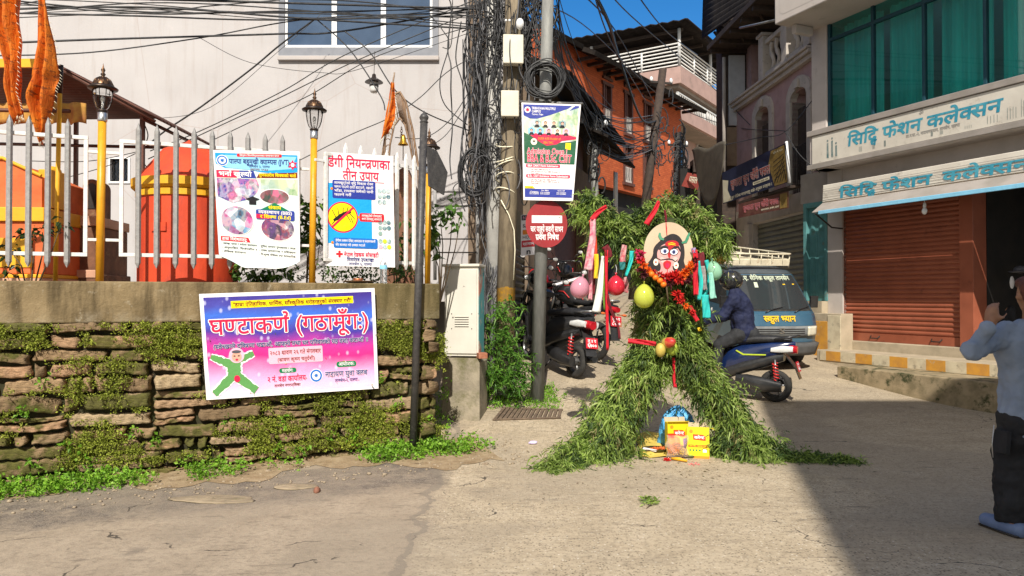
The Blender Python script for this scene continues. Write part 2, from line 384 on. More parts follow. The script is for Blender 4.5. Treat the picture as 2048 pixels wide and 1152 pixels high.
# loose pebbles on it (uncountable)
pm('pebble', (.36, .29, .2), (.22, .17, .12), scale=30, rough=.9, bump=.3)
pb = MB(); pb.m('pebble')
for k in range(620):
    x = random.uniform(-1.2, 4.4); w = random.random()**1.3*.85; p = FW.w(x, -.03-w, 0); r = random.uniform(.005, .015)*(1.5 if random.random() < .06 else 1)
    pb.ell((p.x, p.y, ground(p.x, p.y)+r*.4), (r*random.uniform(.8, 1.6), r, r*.6), 6, 4, Euler((0, 0, random.uniform(0, 3))).to_matrix())
pb.build('gravel', kind='stuff', label='loose pale pebbles along the foot of the mossy wall', cat='gravel')
def field_stone(px, py, size, seed, label, name='field_stone', mat='field_stone'):
    p = on_ground(px, py); rr = random.Random(seed); b = MB(); b.m(mat); b.smooth = True
    ph = [rr.uniform(0, 6) for _ in range(6)]
    def fn(u, v):
        a = 2*pi*u; q = pi*v-pi/2; k = 1+.12*sin(2*a+ph[0])+.08*sin(3*a+ph[1])+.06*sin(5*a+ph[2]+3*q)
        return (p.x+size[0]*k*cos(a)*cos(q), p.y+size[1]*k*sin(a)*cos(q), p.z+size[2]*(.35+sin(q)*(1+.1*sin(4*a+ph[3]))))
    b.grid(fn, 18, 10); return b.build(name, label=label, cat='stone')
pm('field_stone', (.42, .34, .24), (.27, .21, .15), scale=12, rough=.9, bump=.5, bscale=40, stain=(.12, .14, .04), stscale=9)
pm('slab_stone', (.34, .27, .18), (.23, .18, .12), scale=9, stretch=(1, 3, 1), rough=.95, bump=.8, bscale=25, stain=(.15, .14, .06), stscale=7); pm('red_stone', (.27, .12, .075), (.18, .08, .05), scale=20, rough=.85, bump=.4)
field_stone(880, 872, (.055, .05, .06), 3, 'pale rounded stone beside the foot of the black pole')
field_stone(590, 975, (.16, .1, .014), 4, 'flat sandy slab half sunk in the verge below the banner', mat='slab_stone')
field_stone(430, 1000, (.34, .11, .012), 5, 'long flat mossy slab at the edge of the asphalt', mat='slab_stone')
field_stone(634, 985, (.028, .035, .03), 6, 'small dark red stone lying on the earth verge', mat='red_stone')
field_stone(850, 890, (.16, .09, .035), 9, 'flat tan stone in front of the black pole')

# ---------------------------------------------------------------- retaining wall
def stone_mat():
    t = NT('wall_stone'); P = t.coords('World'); r = t.n('NewGeometry').outputs['Random Per Island']; n1 = t.noise(P, 7, 9, .65); n2 = t.noise(P, 2.6, 7, .6); n3 = t.noise(t.coords('World', (1, 1, 4)), 22, 7, .65)
    col = t.ramp(r, (0, (.22, .15, .085)), (.25, (.42, .28, .155)), (.45, (.29, .2, .115)), (.62, (.5, .3, .175)), (.8, (.37, .265, .16)), (1, (.52, .395, .24)))
    col = t.mix(t.ramp(n3, (.35, .0), (.7, .7)), col, (.12, .085, .05))
    m = t.math('ADD', t.math('MULTIPLY', n1, .6), t.math('MULTIPLY', n2, .6)); m = t.math('ADD', m, t.math('MULTIPLY', t.math('FRACT', t.math('MULTIPLY', r, 7.3)), .22))
    col = t.mix(t.ramp(m, (.69, 0.), (.77, .85)), col, t.ramp(n3, (.3, (.035, .045, .008)), (.7, (.12, .125, .022))))
    t.base(col); t.set(.92, spec=.2); b = t.bump(n3, .8, .02); t.bump(t.noise(P, 90, 4), .4, .005, b)
stone_mat()
def coping_mat():
    t = NT('coping_concrete'); P = t.coords('World'); S = t.coords('World', (3.5, 3.5, .6)); n = t.noise(P, 3, 9, .65); s = t.noise(S, 2.2, 8, .6)
    sep = t.n('SeparateXYZ'); t.l(P, sep.inputs[0])
    col = t.ramp(n, (.3, (.17, .125, .065)), (.55, (.25, .185, .1)), (.8, (.32, .25, .15)))
    col = t.mix(t.ramp(s, (.44, 0.), (.62, .9)), col, (.085, .062, .032))
    lo = t.ramp(t.math('SUBTRACT', sep.outputs[2], 1.27), (.0, 1.), (.14, 0.))
    col = t.mix(t.math('MULTIPLY', lo, t.ramp(t.noise(P, 4.5, 8, .7), (.45, 0.), (.6, .8))), col, (.34, .29, .21))
    col = t.mix(t.math('MULTIPLY', t.ramp(t.math('SUBTRACT', sep.outputs[0], -2.2), (0, 0.), (1, 1.)), .45), col, (.085, .075, .025))
    col = t.mix(t.ramp(t.noise(P, 14, 8, .7), (.6, 0.), (.68, .5)), col, (.40, .35, .26)); t.base(col); t.set(.9, spec=.2); t.bump(t.noise(P, 26, 8, .65), .6, .02)
coping_mat()
pm('wall_mud', (.03, .024, .014), (.045, .05, .018), scale=6, bump=.6, bscale=30, rough=1)
wall = thing('retaining_wall', 'mossy rubble stone retaining wall with a grey concrete coping', 'wall', FW.o, FW.rz)
WX0, WX1, WBACK = -5.0, 3.64, 4.5
b = MB(); b.m('wall_mud'); b.box(WX0, WX1-.07, .05, .6, -.2, 1.3); b.box(WX1-.6, WX1-.07, .6, 1.15, -.2, 1.3); b.build('core', wall)
def stone(mb, x0, x1, z0, z1, plane='f', rr=random):
    w, h = x1-x0, z1-z0; nu, nv = max(7, int(w/.022)), 8; a = [rr.uniform(0, 6) for _ in range(8)]; bul = rr.uniform(.015, .06); tl = rr.uniform(-.04, .04); sk = rr.uniform(-.12, .12); zt = rr.uniform(-.05, .05)
    def fn(u, v):
        U, V = 2*u-1, 2*v-1
        k = (1-abs(U)**(26))*(1-abs(V)**(14)); y = .075-(.075+bul)*k**.45 - tl*U + .012*sin(9*u*w*8+a[0])*sin(5*v+a[1]) + .009*sin(23*u*w*3+a[2]+v*4)
        x = x0+u*w+sk*h*V*.5+.008*sin(7*v+a[3])*(1 if abs(U) > .9 else .3)
        z = z0+v*h+zt*U*h+.006*sin(11*u*w+a[4])+.012*sin(5*u+a[5])*abs(V)
        return (x, y, z) if plane == 'f' else (WX1-.1-y, x, z)
    mb.grid(fn, nu, nv)
st = MB(); st.m('wall_stone'); rr = random.Random(21); z = -.16
while z < 1.27:
    h = min(rr.uniform(.09, .17), 1.3-z)
    if 1.3-z-h < .06: h = 1.3-z
    for plane, X0, X1 in (('f', WX0, WX1-.02), ('s', .0, 1.12)):
        x = X0-rr.uniform(0, .2)
        while x < X1:
            w = rr.uniform(.22, .6) if h < .13 else rr.uniform(.28, .7)
            if rr.random() < .2: w = rr.uniform(.08, .15)
            x1 = min(x+w, X1); g_ = rr.uniform(.004, .014)
            if x1-x > .05:
                if rr.random() < .2 and h > .13: hh = h*rr.uniform(.4, .6); stone(st, x+g_, x1-g_, z+g_, z+hh-g_*.5, plane, rr); stone(st, x+g_, x1-g_, z+hh+g_*.5, z+h-g_, plane, rr)
                else: stone(st, x+g_, x1-g_, z+g_+rr.uniform(-.006, .006), z+h-g_*.6+rr.uniform(-.01, .008), plane, rr)
            x = x1
    z += h
st.build('masonry', wall)
b = MB(); b.m('coping_concrete'); Z0, Z1 = 1.29, 1.635
b.box(WX0, WX1, -.045, .42, Z0, Z1); b.box(WX1-.42, WX1-.001, .42, 1.2, Z0, Z1-.002); b.build('coping', wall, bevel=.012)
pm('terrace_floor', (.3, .26, .2), (.22, .18, .14), scale=4, bump=.4, rough=.9)
b = MB(); b.m('terrace_floor'); b.add([(-14, 0, 1.44), (-8, 4.9, 1.44), (-4.1, 6.5, 1.44), (-1.0, 7.75, 1.44), (-1.0, 12, 1.44), (-14, 12, 1.44)], [(0, 1, 2, 3, 4, 5)]); b.build('terrace', kind='structure')

# moss, creepers and weeds: uncountable small leaves
leaf_mat('moss_leaf', (.2, .24, .03), (.36, .42, .05), (.5, .55, .09), .7)
leaf_mat('weed_leaf', (.12, .27, .02), (.24, .48, .035), (.36, .58, .07), .5)
def leaf_cloud(name, pts, nrm, size, mat, label, cat, per=7, spread=.02, droop=.2, up=.6, kind='stuff', parent=None, ratio=.6):
    pts = np.repeat(pts, per, 0); n = len(pts); nr = np.repeat(nrm, per, 0) if np.ndim(nrm) == 2 else np.broadcast_to(nrm, (n, 3))
    P = pts+RNG.normal(size=(n, 3))*spread*np.array([1, 1, .7]); D = unit(RNG.normal(size=(n, 3))*.8+nr*.7+np.array([0, 0, up])); L = RNG.uniform(size[0], size[1], n)
    V, F = leaf_arrays(P, D, L, L*ratio, None, droop); me = raw_mesh(name, V, F, [mat]); return link(me, name, parent, label, cat, kind=kind)
WN = np.array([sin(FW.rz), -cos(FW.rz), 0])
def wall_pts(n, zlo, zhi, x0=-1.0, x1=3.7, y=-.03):
    out = []
    while len(out) < n:
        x, z = random.uniform(x0, x1), random.uniform(zlo, zhi)
        q = Vector((x*1.5, z*3.2, 1.7)); f = 2.2*mnoise.noise(q)+1.5*mnoise.noise(q*3.1)+.8*mnoise.noise(q*8)+(.5 if x > 1.9 else 0)+.35*(z > .9)
        if f > random.uniform(.05, 1.2): p = FW.w(x, y-random.random()*.04, z); out.append(p[:])
    return np.array(out)
leaf_cloud('moss_creeper', wall_pts(8200, .1, 1.28), WN, (.01, .028), 'moss_leaf', 'yellow green creeper and moss spread over the rubble stones', 'moss', per=8, spread=.018)
wp = []
while len(wp) < 820:
    x = random.uniform(-1, 4.1); f = sin(x*1.9+.7)+.7*sin(x*4.3)+.5*sin(x*9)
    if f > random.uniform(-.9, 1.2): p = FW.w(x, -.03-random.random()**1.2*.36, 0); wp.append((p.x, p.y, ground(p.x, p.y)+random.random()**1.5*.11))
leaf_cloud('verge_weeds', np.array(wp), WN*.5, (.018, .05), 'weed_leaf', 'bright green low weeds growing at the foot of the rubble wall', 'weeds', per=9, spread=.035)
wp = []
for c in range(26):
    x, z = random.uniform(-.6, 3.5), random.uniform(.12, .8)
    if 1.0 < x < 2.9 and z > .5: continue
    for k in range(6): p = FW.w(x+random.gauss(0, .03), -.07, z+random.gauss(0, .03)); wp.append(p[:])
leaf_cloud('wall_seedlings', np.array(wp), WN, (.02, .055), 'weed_leaf', 'broad leaved green seedlings rooted in the joints of the rubble wall', 'weeds', per=4, spread=.02)

# ---------------------------------------------------------------- printed banners
def pr(name, c, rough=.45, **k): return pm('print_'+name, c, c, rough=rough, bump=.9, bscale=5.5, **k)
for nm, cc in (('white', '#f2eff0'), ('red', '#d3202f'), ('crimson', '#dd1d4c'), ('yellow', '#ffe500'), ('navy', '#1d2a78'), ('blue', '#1f6fc4'), ('sky', '#1aa0e4'), ('green', '#0f7a4c'), ('black', '#1c1a20'), ('brown', '#7d2a16'), ('grey', '#54545c'), ('pink', '#f3b9cc'),
               ('lime', '#c8e83a'), ('orange', '#f08a1c'), ('skin', '#e2a892'), ('royal', '#2b3a96'), ('leaf', '#5f9a56'), ('leafdark', '#2f6a3a'), ('purple', '#6a3c9c'), ('lightblue', '#8fd0f0'), ('cream', '#f4ecd0'), ('darkgreen', '#1f5c3c')): pr(nm, cc)
def grad_mat(name, stops, bokeh=0, tint=None):
    t = NT(name); g = t.coords('Generated'); s = t.n('SeparateXYZ'); t.l(g, s.inputs[0])
    n = t.noise(g, 2.6, 3); z = t.math('ADD', s.outputs[2], t.math('MULTIPLY', t.math('SUBTRACT', n, .5), .22)); col = t.ramp(z, *[(p, hexc(c)) for p, c in stops])
    if bokeh:
        v = t.n('TexVoronoi'); v.inputs['Scale'].default_value = bokeh; mp = t.n('Mapping'); mp.inputs['Scale'].default_value = (1.7, 1.7, 1); t.l(g, mp.inputs[0]); t.l(mp.outputs[0], v.inputs['Vector'])
        col = t.mix(t.ramp(v.outputs['Distance'], (.1, .55), (.26, 0.)), col, (.75, .75, .95))
    t.base(col); t.set(.42, spec=.4); t.bump(t.noise(t.coords('Object'), 5.5, 5), .9, .012); return t.m
grad_mat('banner_glow', [(.0, '#f6d2ec'), (.18, '#f3a8d4'), (.36, '#ea2f86'), (.5, '#b23a9c'), (.6, '#4a3aa0'), (.75, '#3f6fd6'), (.86, '#4a4aa8'), (1, '#42308a')], bokeh=9)
def photo_mat(name, cols, scale=9):
    t = NT(name); v = t.n('TexVoronoi'); v.inputs['Scale'].default_value = scale; mp = t.coords('Generated', (1, .4, 1.2)); t.l(mp, v.inputs['Vector'])
    s = t.n('SeparateColor'); t.l(v.outputs['Color'], s.inputs[0]); k = len(cols)
    col = t.ramp(s.outputs[0], *[((i+.5)/k, hexc(c)) for i, c in enumerate(cols)]); t.base(t.mix(.4, col, t.ramp(t.noise(mp, scale*.5), *[(.3+.4*i/k, hexc(c)) for i, c in enumerate(cols)]))); t.set(.45)
photo_mat('photo_uniforms', ['#2c3f9a', '#d9a0b8', '#e8e4ea', '#2a2a44', '#ee86b4', '#3a4aa8', '#c8d0dc'], 12)
photo_mat('photo_library', ['#5a4a44', '#3f6a5a', '#d4688c', '#8a8a88', '#b43a5c', '#2f4a44'], 12)
photo_mat('photo_hall', ['#e0b8c4', '#3a3440', '#6a4a86', '#c43a52', '#e6dede', '#54406a'], 12)
photo_mat('photo_lab', ['#e07ab4', '#2f3844', '#6fa0c4', '#e8dcd8', '#c4dae4', '#d85a9c', '#3f4a5c'], 9)
photo_mat('photo_campus', ['#aac49a', '#d8dcc0', '#7aa46e', '#c8d4dc', '#e6e2c4'], 9)
photo_mat('photo_small', ['#5a8a8a', '#c8dcdc', '#3f6a7a', '#dce8e8', '#8aa8a0'], 14)
def rrect(mb, x0, x1, z0, z1, y, mat, r=None, n=5):
    r = min(x1-x0, z1-z0)*.3 if r is None else r; mb.m(mat); P = []
    for cx, cz, a in ((x1-r, z1-r, 0), (x0+r, z1-r, pi/2), (x0+r, z0+r, pi), (x1-r, z0+r, 3*pi/2)):
        P += [(cx+r*cos(a+pi/2*i/n), y, cz+r*sin(a+pi/2*i/n)) for i in range(n+1)]
    mb.poly(P)
def star(mb, cx, cz, r, y, mat, n=6, k=.55):
    mb.m(mat); mb.add([(cx, y, cz)]+[(cx+r*(1 if i % 2 == 0 else k)*sin(pi*i/n), y, cz+r*(1 if i % 2 == 0 else k)*cos(pi*i/n)) for i in range(2*n)], [(0, i+1, (i+1) % (2*n)+1) for i in range(2*n)], False)
Q = []
for px, py in ((413, 800), (757, 777), (749, 576), (398, 588)):
    x, z = FW.px(px, py, -.115); Q.append(FW.w(x, -.115, z))
WB, HB = 1560, 900
bn = MB(quad_xf(*Q, WB, HB))
bn.m('print_white'); bn.box(0, WB, 0, .004, 0, HB); 
bnp = MB(quad_xf(*Q, WB, HB)); bnp.m('banner_glow'); bnp.poly([(32, -.002, 30), (WB-32, -.002, 30), (WB-32, -.002, HB-32), (32, -.002, HB-32)])
festival = bn.build('festival_banner', label='purple and pink festival banner fixed to the rubble wall', cat='banner')
bnp.v = [tuple(Vector(p)-festival.location) for p in bnp.v]; bnp.build('printed_field', festival, loc=(0, 0, 0))
bl = MB(quad_xf(*Q, WB, HB)); L = bl
L.m('print_yellow'); L.poly([(258, -.004, 768), (1350, -.004, 774), (1350, -.004, 836), (258, -.004, 830)])
text(L, '"हाम्रा ऐतिहासिक, धार्मिक, साँस्कृतिक धरोहरहरुको संरक्षण गरौं"', 275, 783, 30, 'print_brown', -.006, 1060, .02)
T = 'घण्टाकर्ण (गठामूँग:)'
text(L, T, 68, 548, 128, 'print_white', -.006, 1425, .055); text(L, T, 68, 548, 128, 'print_crimson', -.008, 1425, .014)
text(L, '(स्वेच्छाले दक्षिणा चढाऔं, आफ्नो तथा घर परिवारको ग्रह दशा कटाऔं ॥', 85, 428, 34, 'print_white', -.006, 1395, .05)
text(L, '(स्वेच्छाले दक्षिणा चढाऔं, आफ्नो तथा घर परिवारको ग्रह दशा कटाऔं ॥', 85, 428, 34, 'print_navy', -.008, 1395, .016)
rrect(L, 555, 1042, 272, 412, -.004, 'print_pink', 12)
text(L, '२०८३ श्रावण २६ गते मंगलबार', 565, 350, 34, 'print_brown', -.006, 460); text(L, '(श्रावण कृष्ण चतुर्दशी)', 630, 292, 28, 'print_brown', -.006, 340)
rrect(L, 640, 795, 190, 232, -.004, 'print_green', 20); text(L, 'सहयोग:', 665, 198, 25, 'print_white', -.006, 100)
text(L, '२ नं. वडा कार्यालय', 530, 118, 44, 'print_crimson', -.006, 345); text(L, 'तानसेन नगरपालिका', 590, 72, 22, 'print_brown', -.006, 235)
rrect(L, 1165, 1355, 212, 262, -.004, 'print_green', 24); text(L, 'आयोजक:', 1185, 224, 28, 'print_white', -.006, 150)
text(L, 'नारायण युवा क्लब', 1055, 135, 42, 'print_white', -.006, 400, .05); text(L, 'नारायण युवा क्लब', 1055, 135, 42, 'print_navy', -.008, 400, .014); text(L, 'तानसेन-२, पाल्पा', 1145, 82, 26, 'print_navy', -.006, 215)
L.m('print_white'); L.disc((972, -.004, 150), 60); L.m('print_blue'); L.disc((972, -.0052, 150), 54); L.m('print_white'); L.disc((972, -.0064, 150), 38); star(L, 972, 152, 26, -.0076, 'print_blue', 8, .4)
# printed green figure with arms out
def blob(mb, pts, rs, mat, y):
    mb.m(mat); P, R = [], []
    for i in range(len(pts)):
        a = Vector(pts[max(0, i-1)]); b_ = Vector(pts[min(len(pts)-1, i+1)]); d = (b_-a).normalized(); nx, nz = -d.y, d.x; k = rs[i]
        P.append((pts[i][0]+nx*k, y, pts[i][1]+nz*k)); R.append((pts[i][0]-nx*k, y, pts[i][1]-nz*k))
    for i in range(len(pts)-1): mb.add([P[i], P[i+1], R[i+1], R[i]], [(0, 3, 2, 1)], False)
def jag(a, b_, n, w0, w1, rr): return [(a[0]+(b_[0]-a[0])*i/n, a[1]+(b_[1]-a[1])*i/n) for i in range(n+1)], [w0+(w1-w0)*i/n+rr.uniform(-5, 5) for i in range(n+1)]
rj = random.Random(4)
for off, grow, mt in ((-.004, 12, 'print_white'), (-.006, 0, 'print_leaf')):
    for k, (a, b_, w0, w1) in enumerate((((215, 295), (60, 365), 34, 20), ((225, 295), (425, 375), 34, 22), ((250, 320), (250, 170), 62, 52), ((235, 190), (70, 45), 40, 28), ((265, 190), (430, 55), 40, 30))):
        pts, rs = jag(a, b_, 14, w0+grow, w1+grow, rj); blob(L, pts, rs, mt, off-.0003*k)
L.m('print_pink'); L.disc((278, -.008, 365), 66); L.m('print_skin'); L.disc((278, -.0092, 352), 42); L.m('print_grey'); L.disc((278, -.0098, 396), 40, ry=14); L.m('print_crimson'); L.disc((278, -.0105, 328), 12, ry=9); L.disc((270, -.0095, 165), 26, ry=30)
for dx in (-18, 18): L.m('print_black'); L.disc((278+dx, -.0105, 360), 10, ry=5)
L.v = [tuple(Vector(p)-festival.location) for p in L.v]; L.build('lettering', festival, loc=(0, 0, 0))
# ---------------------------------------------------------------- fence on the coping, with lamps
pm('white_paint', (.74, .73, .72), (.64, .62, .58), scale=25, rough=.5, bump=.15, stain=(.4, .3, .2), stscale=14, stlo=.66, sthi=.74)
pm('grey_paint', (.33, .32, .31), (.25, .245, .24), scale=30, rough=.5, bump=.25, bscale=90, stain=(.42, .4, .38), stscale=20)
pm('yellow_paint', (.72, .34, .015), (.62, .28, .012), scale=12, rough=.4, bump=.1, stain=(.3, .15, .03), stscale=30, stlo=.66, sthi=.74)
pm('bright_steel', (.6, .6, .6), (.45, .45, .45), scale=20, rough=.3, metal=.9)
pm('bronze', (.16, .085, .045), (.07, .045, .03), scale=30, rough=.35, metal=.8)
pm('dark_bronze', (.05, .035, .028), (.03, .022, .018), scale=30, rough=.4, metal=.6)
t = NT('lamp_glass'); t.base((.9, .9, .9)); t.set(.02, spec=.6, Transmission_Weight=1.0, IOR=1.15); 
def picket_mesh(x, z0, z1, w, mat, y=-.03):
    b = MB(); b.m(mat); h = w*.5; d = .022
    prof = [(-h, 0), (-h*.45, -d), (h*.45, -d), (h, 0), (h*.45, -d*.55), (-h*.45, -d*.55)]
    zs = [(z0, .12), (z0+.045, 1), (z1-.06, 1), (z1, .1)]
    vs = [(x+p[0]*k, y+p[1]*(.5+.5*k), z) for z, k in zs for p in prof]; n = 6
    b.add(vs, [(i*n+j, i*n+(j+1) % n, (i+1)*n+(j+1) % n, (i+1)*n+j) for i in range(3) for j in range(n)]+[tuple(range(n-1, -1, -1)), tuple(range(3*n, 4*n))], False); return b
def fence_panel(fr, x0, x1, zt, zb, pickets, pz, pw, pmat, label, inner=None, stile=.032):
    t = thing('fence_panel', label, 'fence', fr.o, fr.rz, 'white fence panels along the coping'); b = MB(); b.m('white_paint')
    b.box(x0, x1, -.015, .015, zt-.032, zt); b.box(x0, x1, -.015, .015, zb-.032, zb); b.box(x0, x0+stile, -.016, .016, zb, zt-.033); b.box(x1-stile, x1, -.016, .016, zb, zt-.033)
    for br in (inner or ()): b.box(*br)
    b.build('rail_frame', t, bevel=.003)
    for x in pickets: picket_mesh(x, pz[0], pz[1], pw, pmat).build('picket', t)
    return t
FF = Fr(FW.w(0, .2, 0), FW.rz)
def fx(px, py): return FF.px(px, py)
zt = fx(140, 270)[1]; zb = fx(140, 505)[1]
pz = (fx(100, 535)[1], fx(100, 237)[1])
x0, x1 = fx(-300, 500)[0], fx(175, 500)[0]; sp_ = fx(58, 400)[0]-fx(20, 400)[0]
c0 = fx(204, 400)[0]; zA, zB = fx(204, 302)[1], fx(204, 477)[1]
fence_panel(FF, x0, x1, zt, zb, [fx(q, 400)[0] for q in (20, 58.5, 97, 136)]+[fx(20, 400)[0]-sp_*k for k in range(1, 6)], pz, .047, 'grey_paint', 'white fence panel with grey pickets left of the first yellow post', [(x1, c0-.03, -.012, .012, zA-.025, zA), (x1, c0-.03, -.012, .012, zB-.025, zB)])
x0, x1 = fx(238, 500)[0], fx(600, 500)[0]; c1 = fx(625, 400)[0]
fence_panel(FF, x0, x1, fx(400, 290)[1], fx(300, 507)[1], [fx(q, 400)[0] for q in (277, 314, 352, 388, 424, 460, 495, 529.5, 564)], (fx(300, 537)[1], fx(350, 254)[1]), .047, 'grey_paint', 'white fence panel with grey pickets carrying the campus poster', [(c0+.03, x0, -.012, .012, zA-.025, zA), (c0+.03, x0, -.012, .012, zB-.025, zB), (x1, c1-.03, -.012, .012, zA-.06, zA-.035), (x1, c1-.03, -.012, .012, zB-.03, zB-.005)])
F3 = Fr(at(640, 568, 7.02), radians(47)); F3.o.z = 0
def f3(px, py): return F3.px(px, py)
zz = f3(700, 312)[1]
fence_panel(F3, f3(648, 500)[0], f3(848, 500)[0], zz, f3(745, 520)[1], [f3(q, 400)[0] for q in (687, 717, 745, 769, 790, 808, 824, 838)], (f3(720, 537)[1], f3(700, 289)[1]), .05, 'white_paint', 'white picketed fence panel behind the dengue poster, turning away', [(-.06, f3(648, 500)[0], -.012, .012, zz-.1, zz-.075)])
def lamp_post(px, Y, ybase, ycol, label, r, k=1.0):
    p = at(px, ybase, Y); zc = at(px, ycol, Y).z; h = zc-1.63; t = thing('lamp_post', label, 'lamp post', (p.x, p.y, 1.63), (0, radians(.6), 0), 'yellow lamp posts along the fence')
    b = MB(); b.m('yellow_paint'); b.tube([(0, 0, -.02), (0, 0, h)], r, 16); b.build('post', t)
    b = MB(); b.m('bright_steel'); b.lathe([(r*.5, h-.012), (r*1.16, h-.012), (r*1.2, h), (r*1.2, h+.06*k), (r*.9, h+.064*k), (.01, h+.066*k)], n=16); b.build('collar', t)
    z = h+.06*k; b = MB(); b.m('dark_bronze'); b.lathe([(.01, z), (.035*k, z), (.045*k, z+.02*k), (.03*k, z+.03*k), (.01, z+.03*k)], n=14); b.build('cup', t)
    b = MB(); b.m('lamp_glass'); pf = [(.034, .03), (.05, .05), (.066, .1), (.074, .155), (.078, .2)]; b.lathe([(a*k, z+q*k) for a, q in pf]+[((a-.003)*k, z+q*k) for a, q in reversed(pf)], n=20); b.build('glass', t)
    b = MB(); b.m('dark_bronze')
    for i in range(6): a = i*pi/3+.3; b.tube([((q+.003)*k*cos(a), (q+.003)*k*sin(a), z+w*k) for q, w in pf], .0035*k, 5)
    b.build('cage', t)
    b = MB(); b.m('white_paint'); b.tube([(0, 0, z+.02*k), (0, 0, z+.1*k)], .011*k, 8); b.ell((0, 0, z+.12*k), (.017*k, .017*k, .03*k), 10, 8); b.build('bulb', t)
    b = MB(); b.m('dark_bronze'); b.lathe([(.07*k, z+.197*k), (.118*k, z+.203*k), (.122*k, z+.215*k), (.085*k, z+.238*k)], n=24); b.m('bronze')
    b.lathe([(.085*k, z+.236*k), (.078*k, z+.262*k), (.056*k, z+.29*k), (.03*k, z+.305*k), (.02*k, z+.31*k)], n=24)
    for i in range(12): a = i*pi/6; b.tube([(.084*k*cos(a), .084*k*sin(a), z+.24*k), (.06*k*cos(a), .06*k*sin(a), z+.287*k), (.024*k*cos(a), .024*k*sin(a), z+.31*k)], .005*k, 4)
    b.lathe([(.02*k, z+.305*k), (.012*k, z+.32*k), (.022*k, z+.335*k), (.01*k, z+.35*k), (.018*k, z+.372*k), (.007*k, z+.395*k), (.001, z+.43*k)], n=12); b.build('cap', t); return t
lamp_post(199, FF.w(c0, 0, 0).y, 566, 240, 'yellow lamp post between the two grey picket panels', .033)
lamp_post(624, FF.w(c1, 0, 0).y, 566, 275, 'yellow lamp post between the campus and dengue posters', .031, .96)
lamp_post(855, 7.75, 566, 345, 'yellow lamp post behind the black sign plate', .03, .95)

# ---------------------------------------------------------------- posters on the fence
def poster(name, label, corners, Wd, Ht, border, cat='poster'):
    b = MB(quad_xf(*corners, Wd, Ht)); b.m(border); b.box(0, Wd, 0, .003, 0, Ht); o = b.build(name, label=label, cat=cat); return o, MB(quad_xf(*corners, Wd, Ht))
def lettering(L, o, name='lettering'): L.v = [tuple(Vector(p)-o.location) for p in L.v]; return L.build(name, o, loc=(0, 0, 0))
def pcorners(fr, y, pts): return [fr.w(fr.px(px, py, y)[0], y, fr.px(px, py, y)[1]) for px, py in pts]
grad_mat('campus_field', [(0, '#f4f2ea'), (.12, '#e8f0ea'), (.3, '#cfe6d8'), (.5, '#d4e8f2'), (.7, '#e4ead0'), (.84, '#c8e6f4'), (1, '#f0ead0')])
CP, L = poster('campus_poster', 'colourful campus admission poster tied to the grey picket fence', pcorners(FF, -.075, ((438, 508), (600, 522), (598, 303), (426, 300))), 620, 790, 'print_white')
L.m('campus_field'); L.poly([(12, -.002, 5), (608, -.002, 5), (608, -.002, 778), (12, -.002, 778)])
L.m('print_sky'); L.add([(12, -.0035, 770), (608, -.0035, 762), (608, -.0035, 640), (480, -.0035, 622), (330, -.0035, 632), (180, -.0035, 660), (80, -.0035, 655), (12, -.0035, 690)], [range(8)][0:1] and [list(range(7, -1, -1))], False)
L.m('print_lightblue'); L.poly([(80, -.005, 660), (330, -.005, 640), (560, -.005, 660), (600, -.005, 750), (80, -.005, 755)])
rrect(L, 165, 490, 742, 766, -.0065, 'print_red', 8); text(L, 'त्रिभुवन विश्वविद्यालयबाट सम्बन्धन प्राप्त', 185, 747, 12, 'print_white', -.008, 285)
text(L, 'पाल्पा बहुमुखी क्याम्पस (JVT)', 108, 690, 34, 'print_navy', -.0065, 440, .022)
text(L, 'तानसेन ३, पाल्पा', 250, 664, 16, 'print_navy', -.0065, 150); text(L, 'स्थापना: १९६४', 258, 642, 15, 'print_brown', -.0065, 130)
L.m('print_white'); L.disc((60, -.0065, 712), 42); L.m('print_blue'); L.disc((60, -.008, 712), 36); L.m('print_white'); L.disc((60, -.0095, 712), 26); star(L, 60, 712, 17, -.011, 'print_blue', 6)
star(L, 570, 690, 38, -.0065, 'print_crimson', 6); L.m('print_white'); L.disc((570, -.008, 690), 14)
L.m('print_crimson'); L.poly([(14, -.0035, 585), (170, -.0035, 585), (180, -.0035, 640), (14, -.0035, 640)]); L.m('print_royal'); L.poly([(168, -.0036, 585), (300, -.0036, 585), (280, -.0036, 640), (178, -.0036, 640)]); text(L, 'भर्ना खुल्यो', 30, 596, 32, 'print_white', -.0055, 235, .03)
L.m('print_brown'); L.poly([(300, -.0036, 588), (606, -.0036, 596), (606, -.0036, 636), (320, -.0036, 622)]); text(L, 'गुणस्तरीय शिक्षाको थलो', 320, 601, 20, 'print_yellow', -.0055, 275, .02)
L.m('photo_campus'); L.poly([(330, -.0036, 490), (606, -.0036, 470), (606, -.0036, 585), (330, -.0036, 580)]); L.m('photo_uniforms'); L.poly([(14, -.0045, 440), (120, -.0045, 395), (255, -.0045, 430), (300, -.0045, 480), (320, -.0045, 530), (300, -.0045, 578), (14, -.0045, 580)])
for cx, cz, rx, rz_, mt in ((430, 455, 108, 52, 'photo_library'), (145, 265, 118, 105, 'photo_lab'), (450, 225, 125, 88, 'photo_hall')):
    L.m('print_white'); L.disc((cx, -.005, cz), rx+6, 28, ry=rz_+6); L.m(mt); L.disc((cx, -.0065, cz), rx, 28, ry=rz_)
L.m('print_black'); L.poly([(215, -.008, 430), (265, -.008, 408), (320, -.008, 432), (268, -.008, 450)]); L.poly([(240, -.0081, 415), (240, -.0081, 390), (292, -.0081, 390), (292, -.0081, 418)])
L.m('print_green'); L.poly([(320, -.008, 355), (540, -.008, 355), (430, -.008, 410)]); text(L, 'संकाय', 382, 363, 22, 'print_yellow', -.0095, 95, .02)
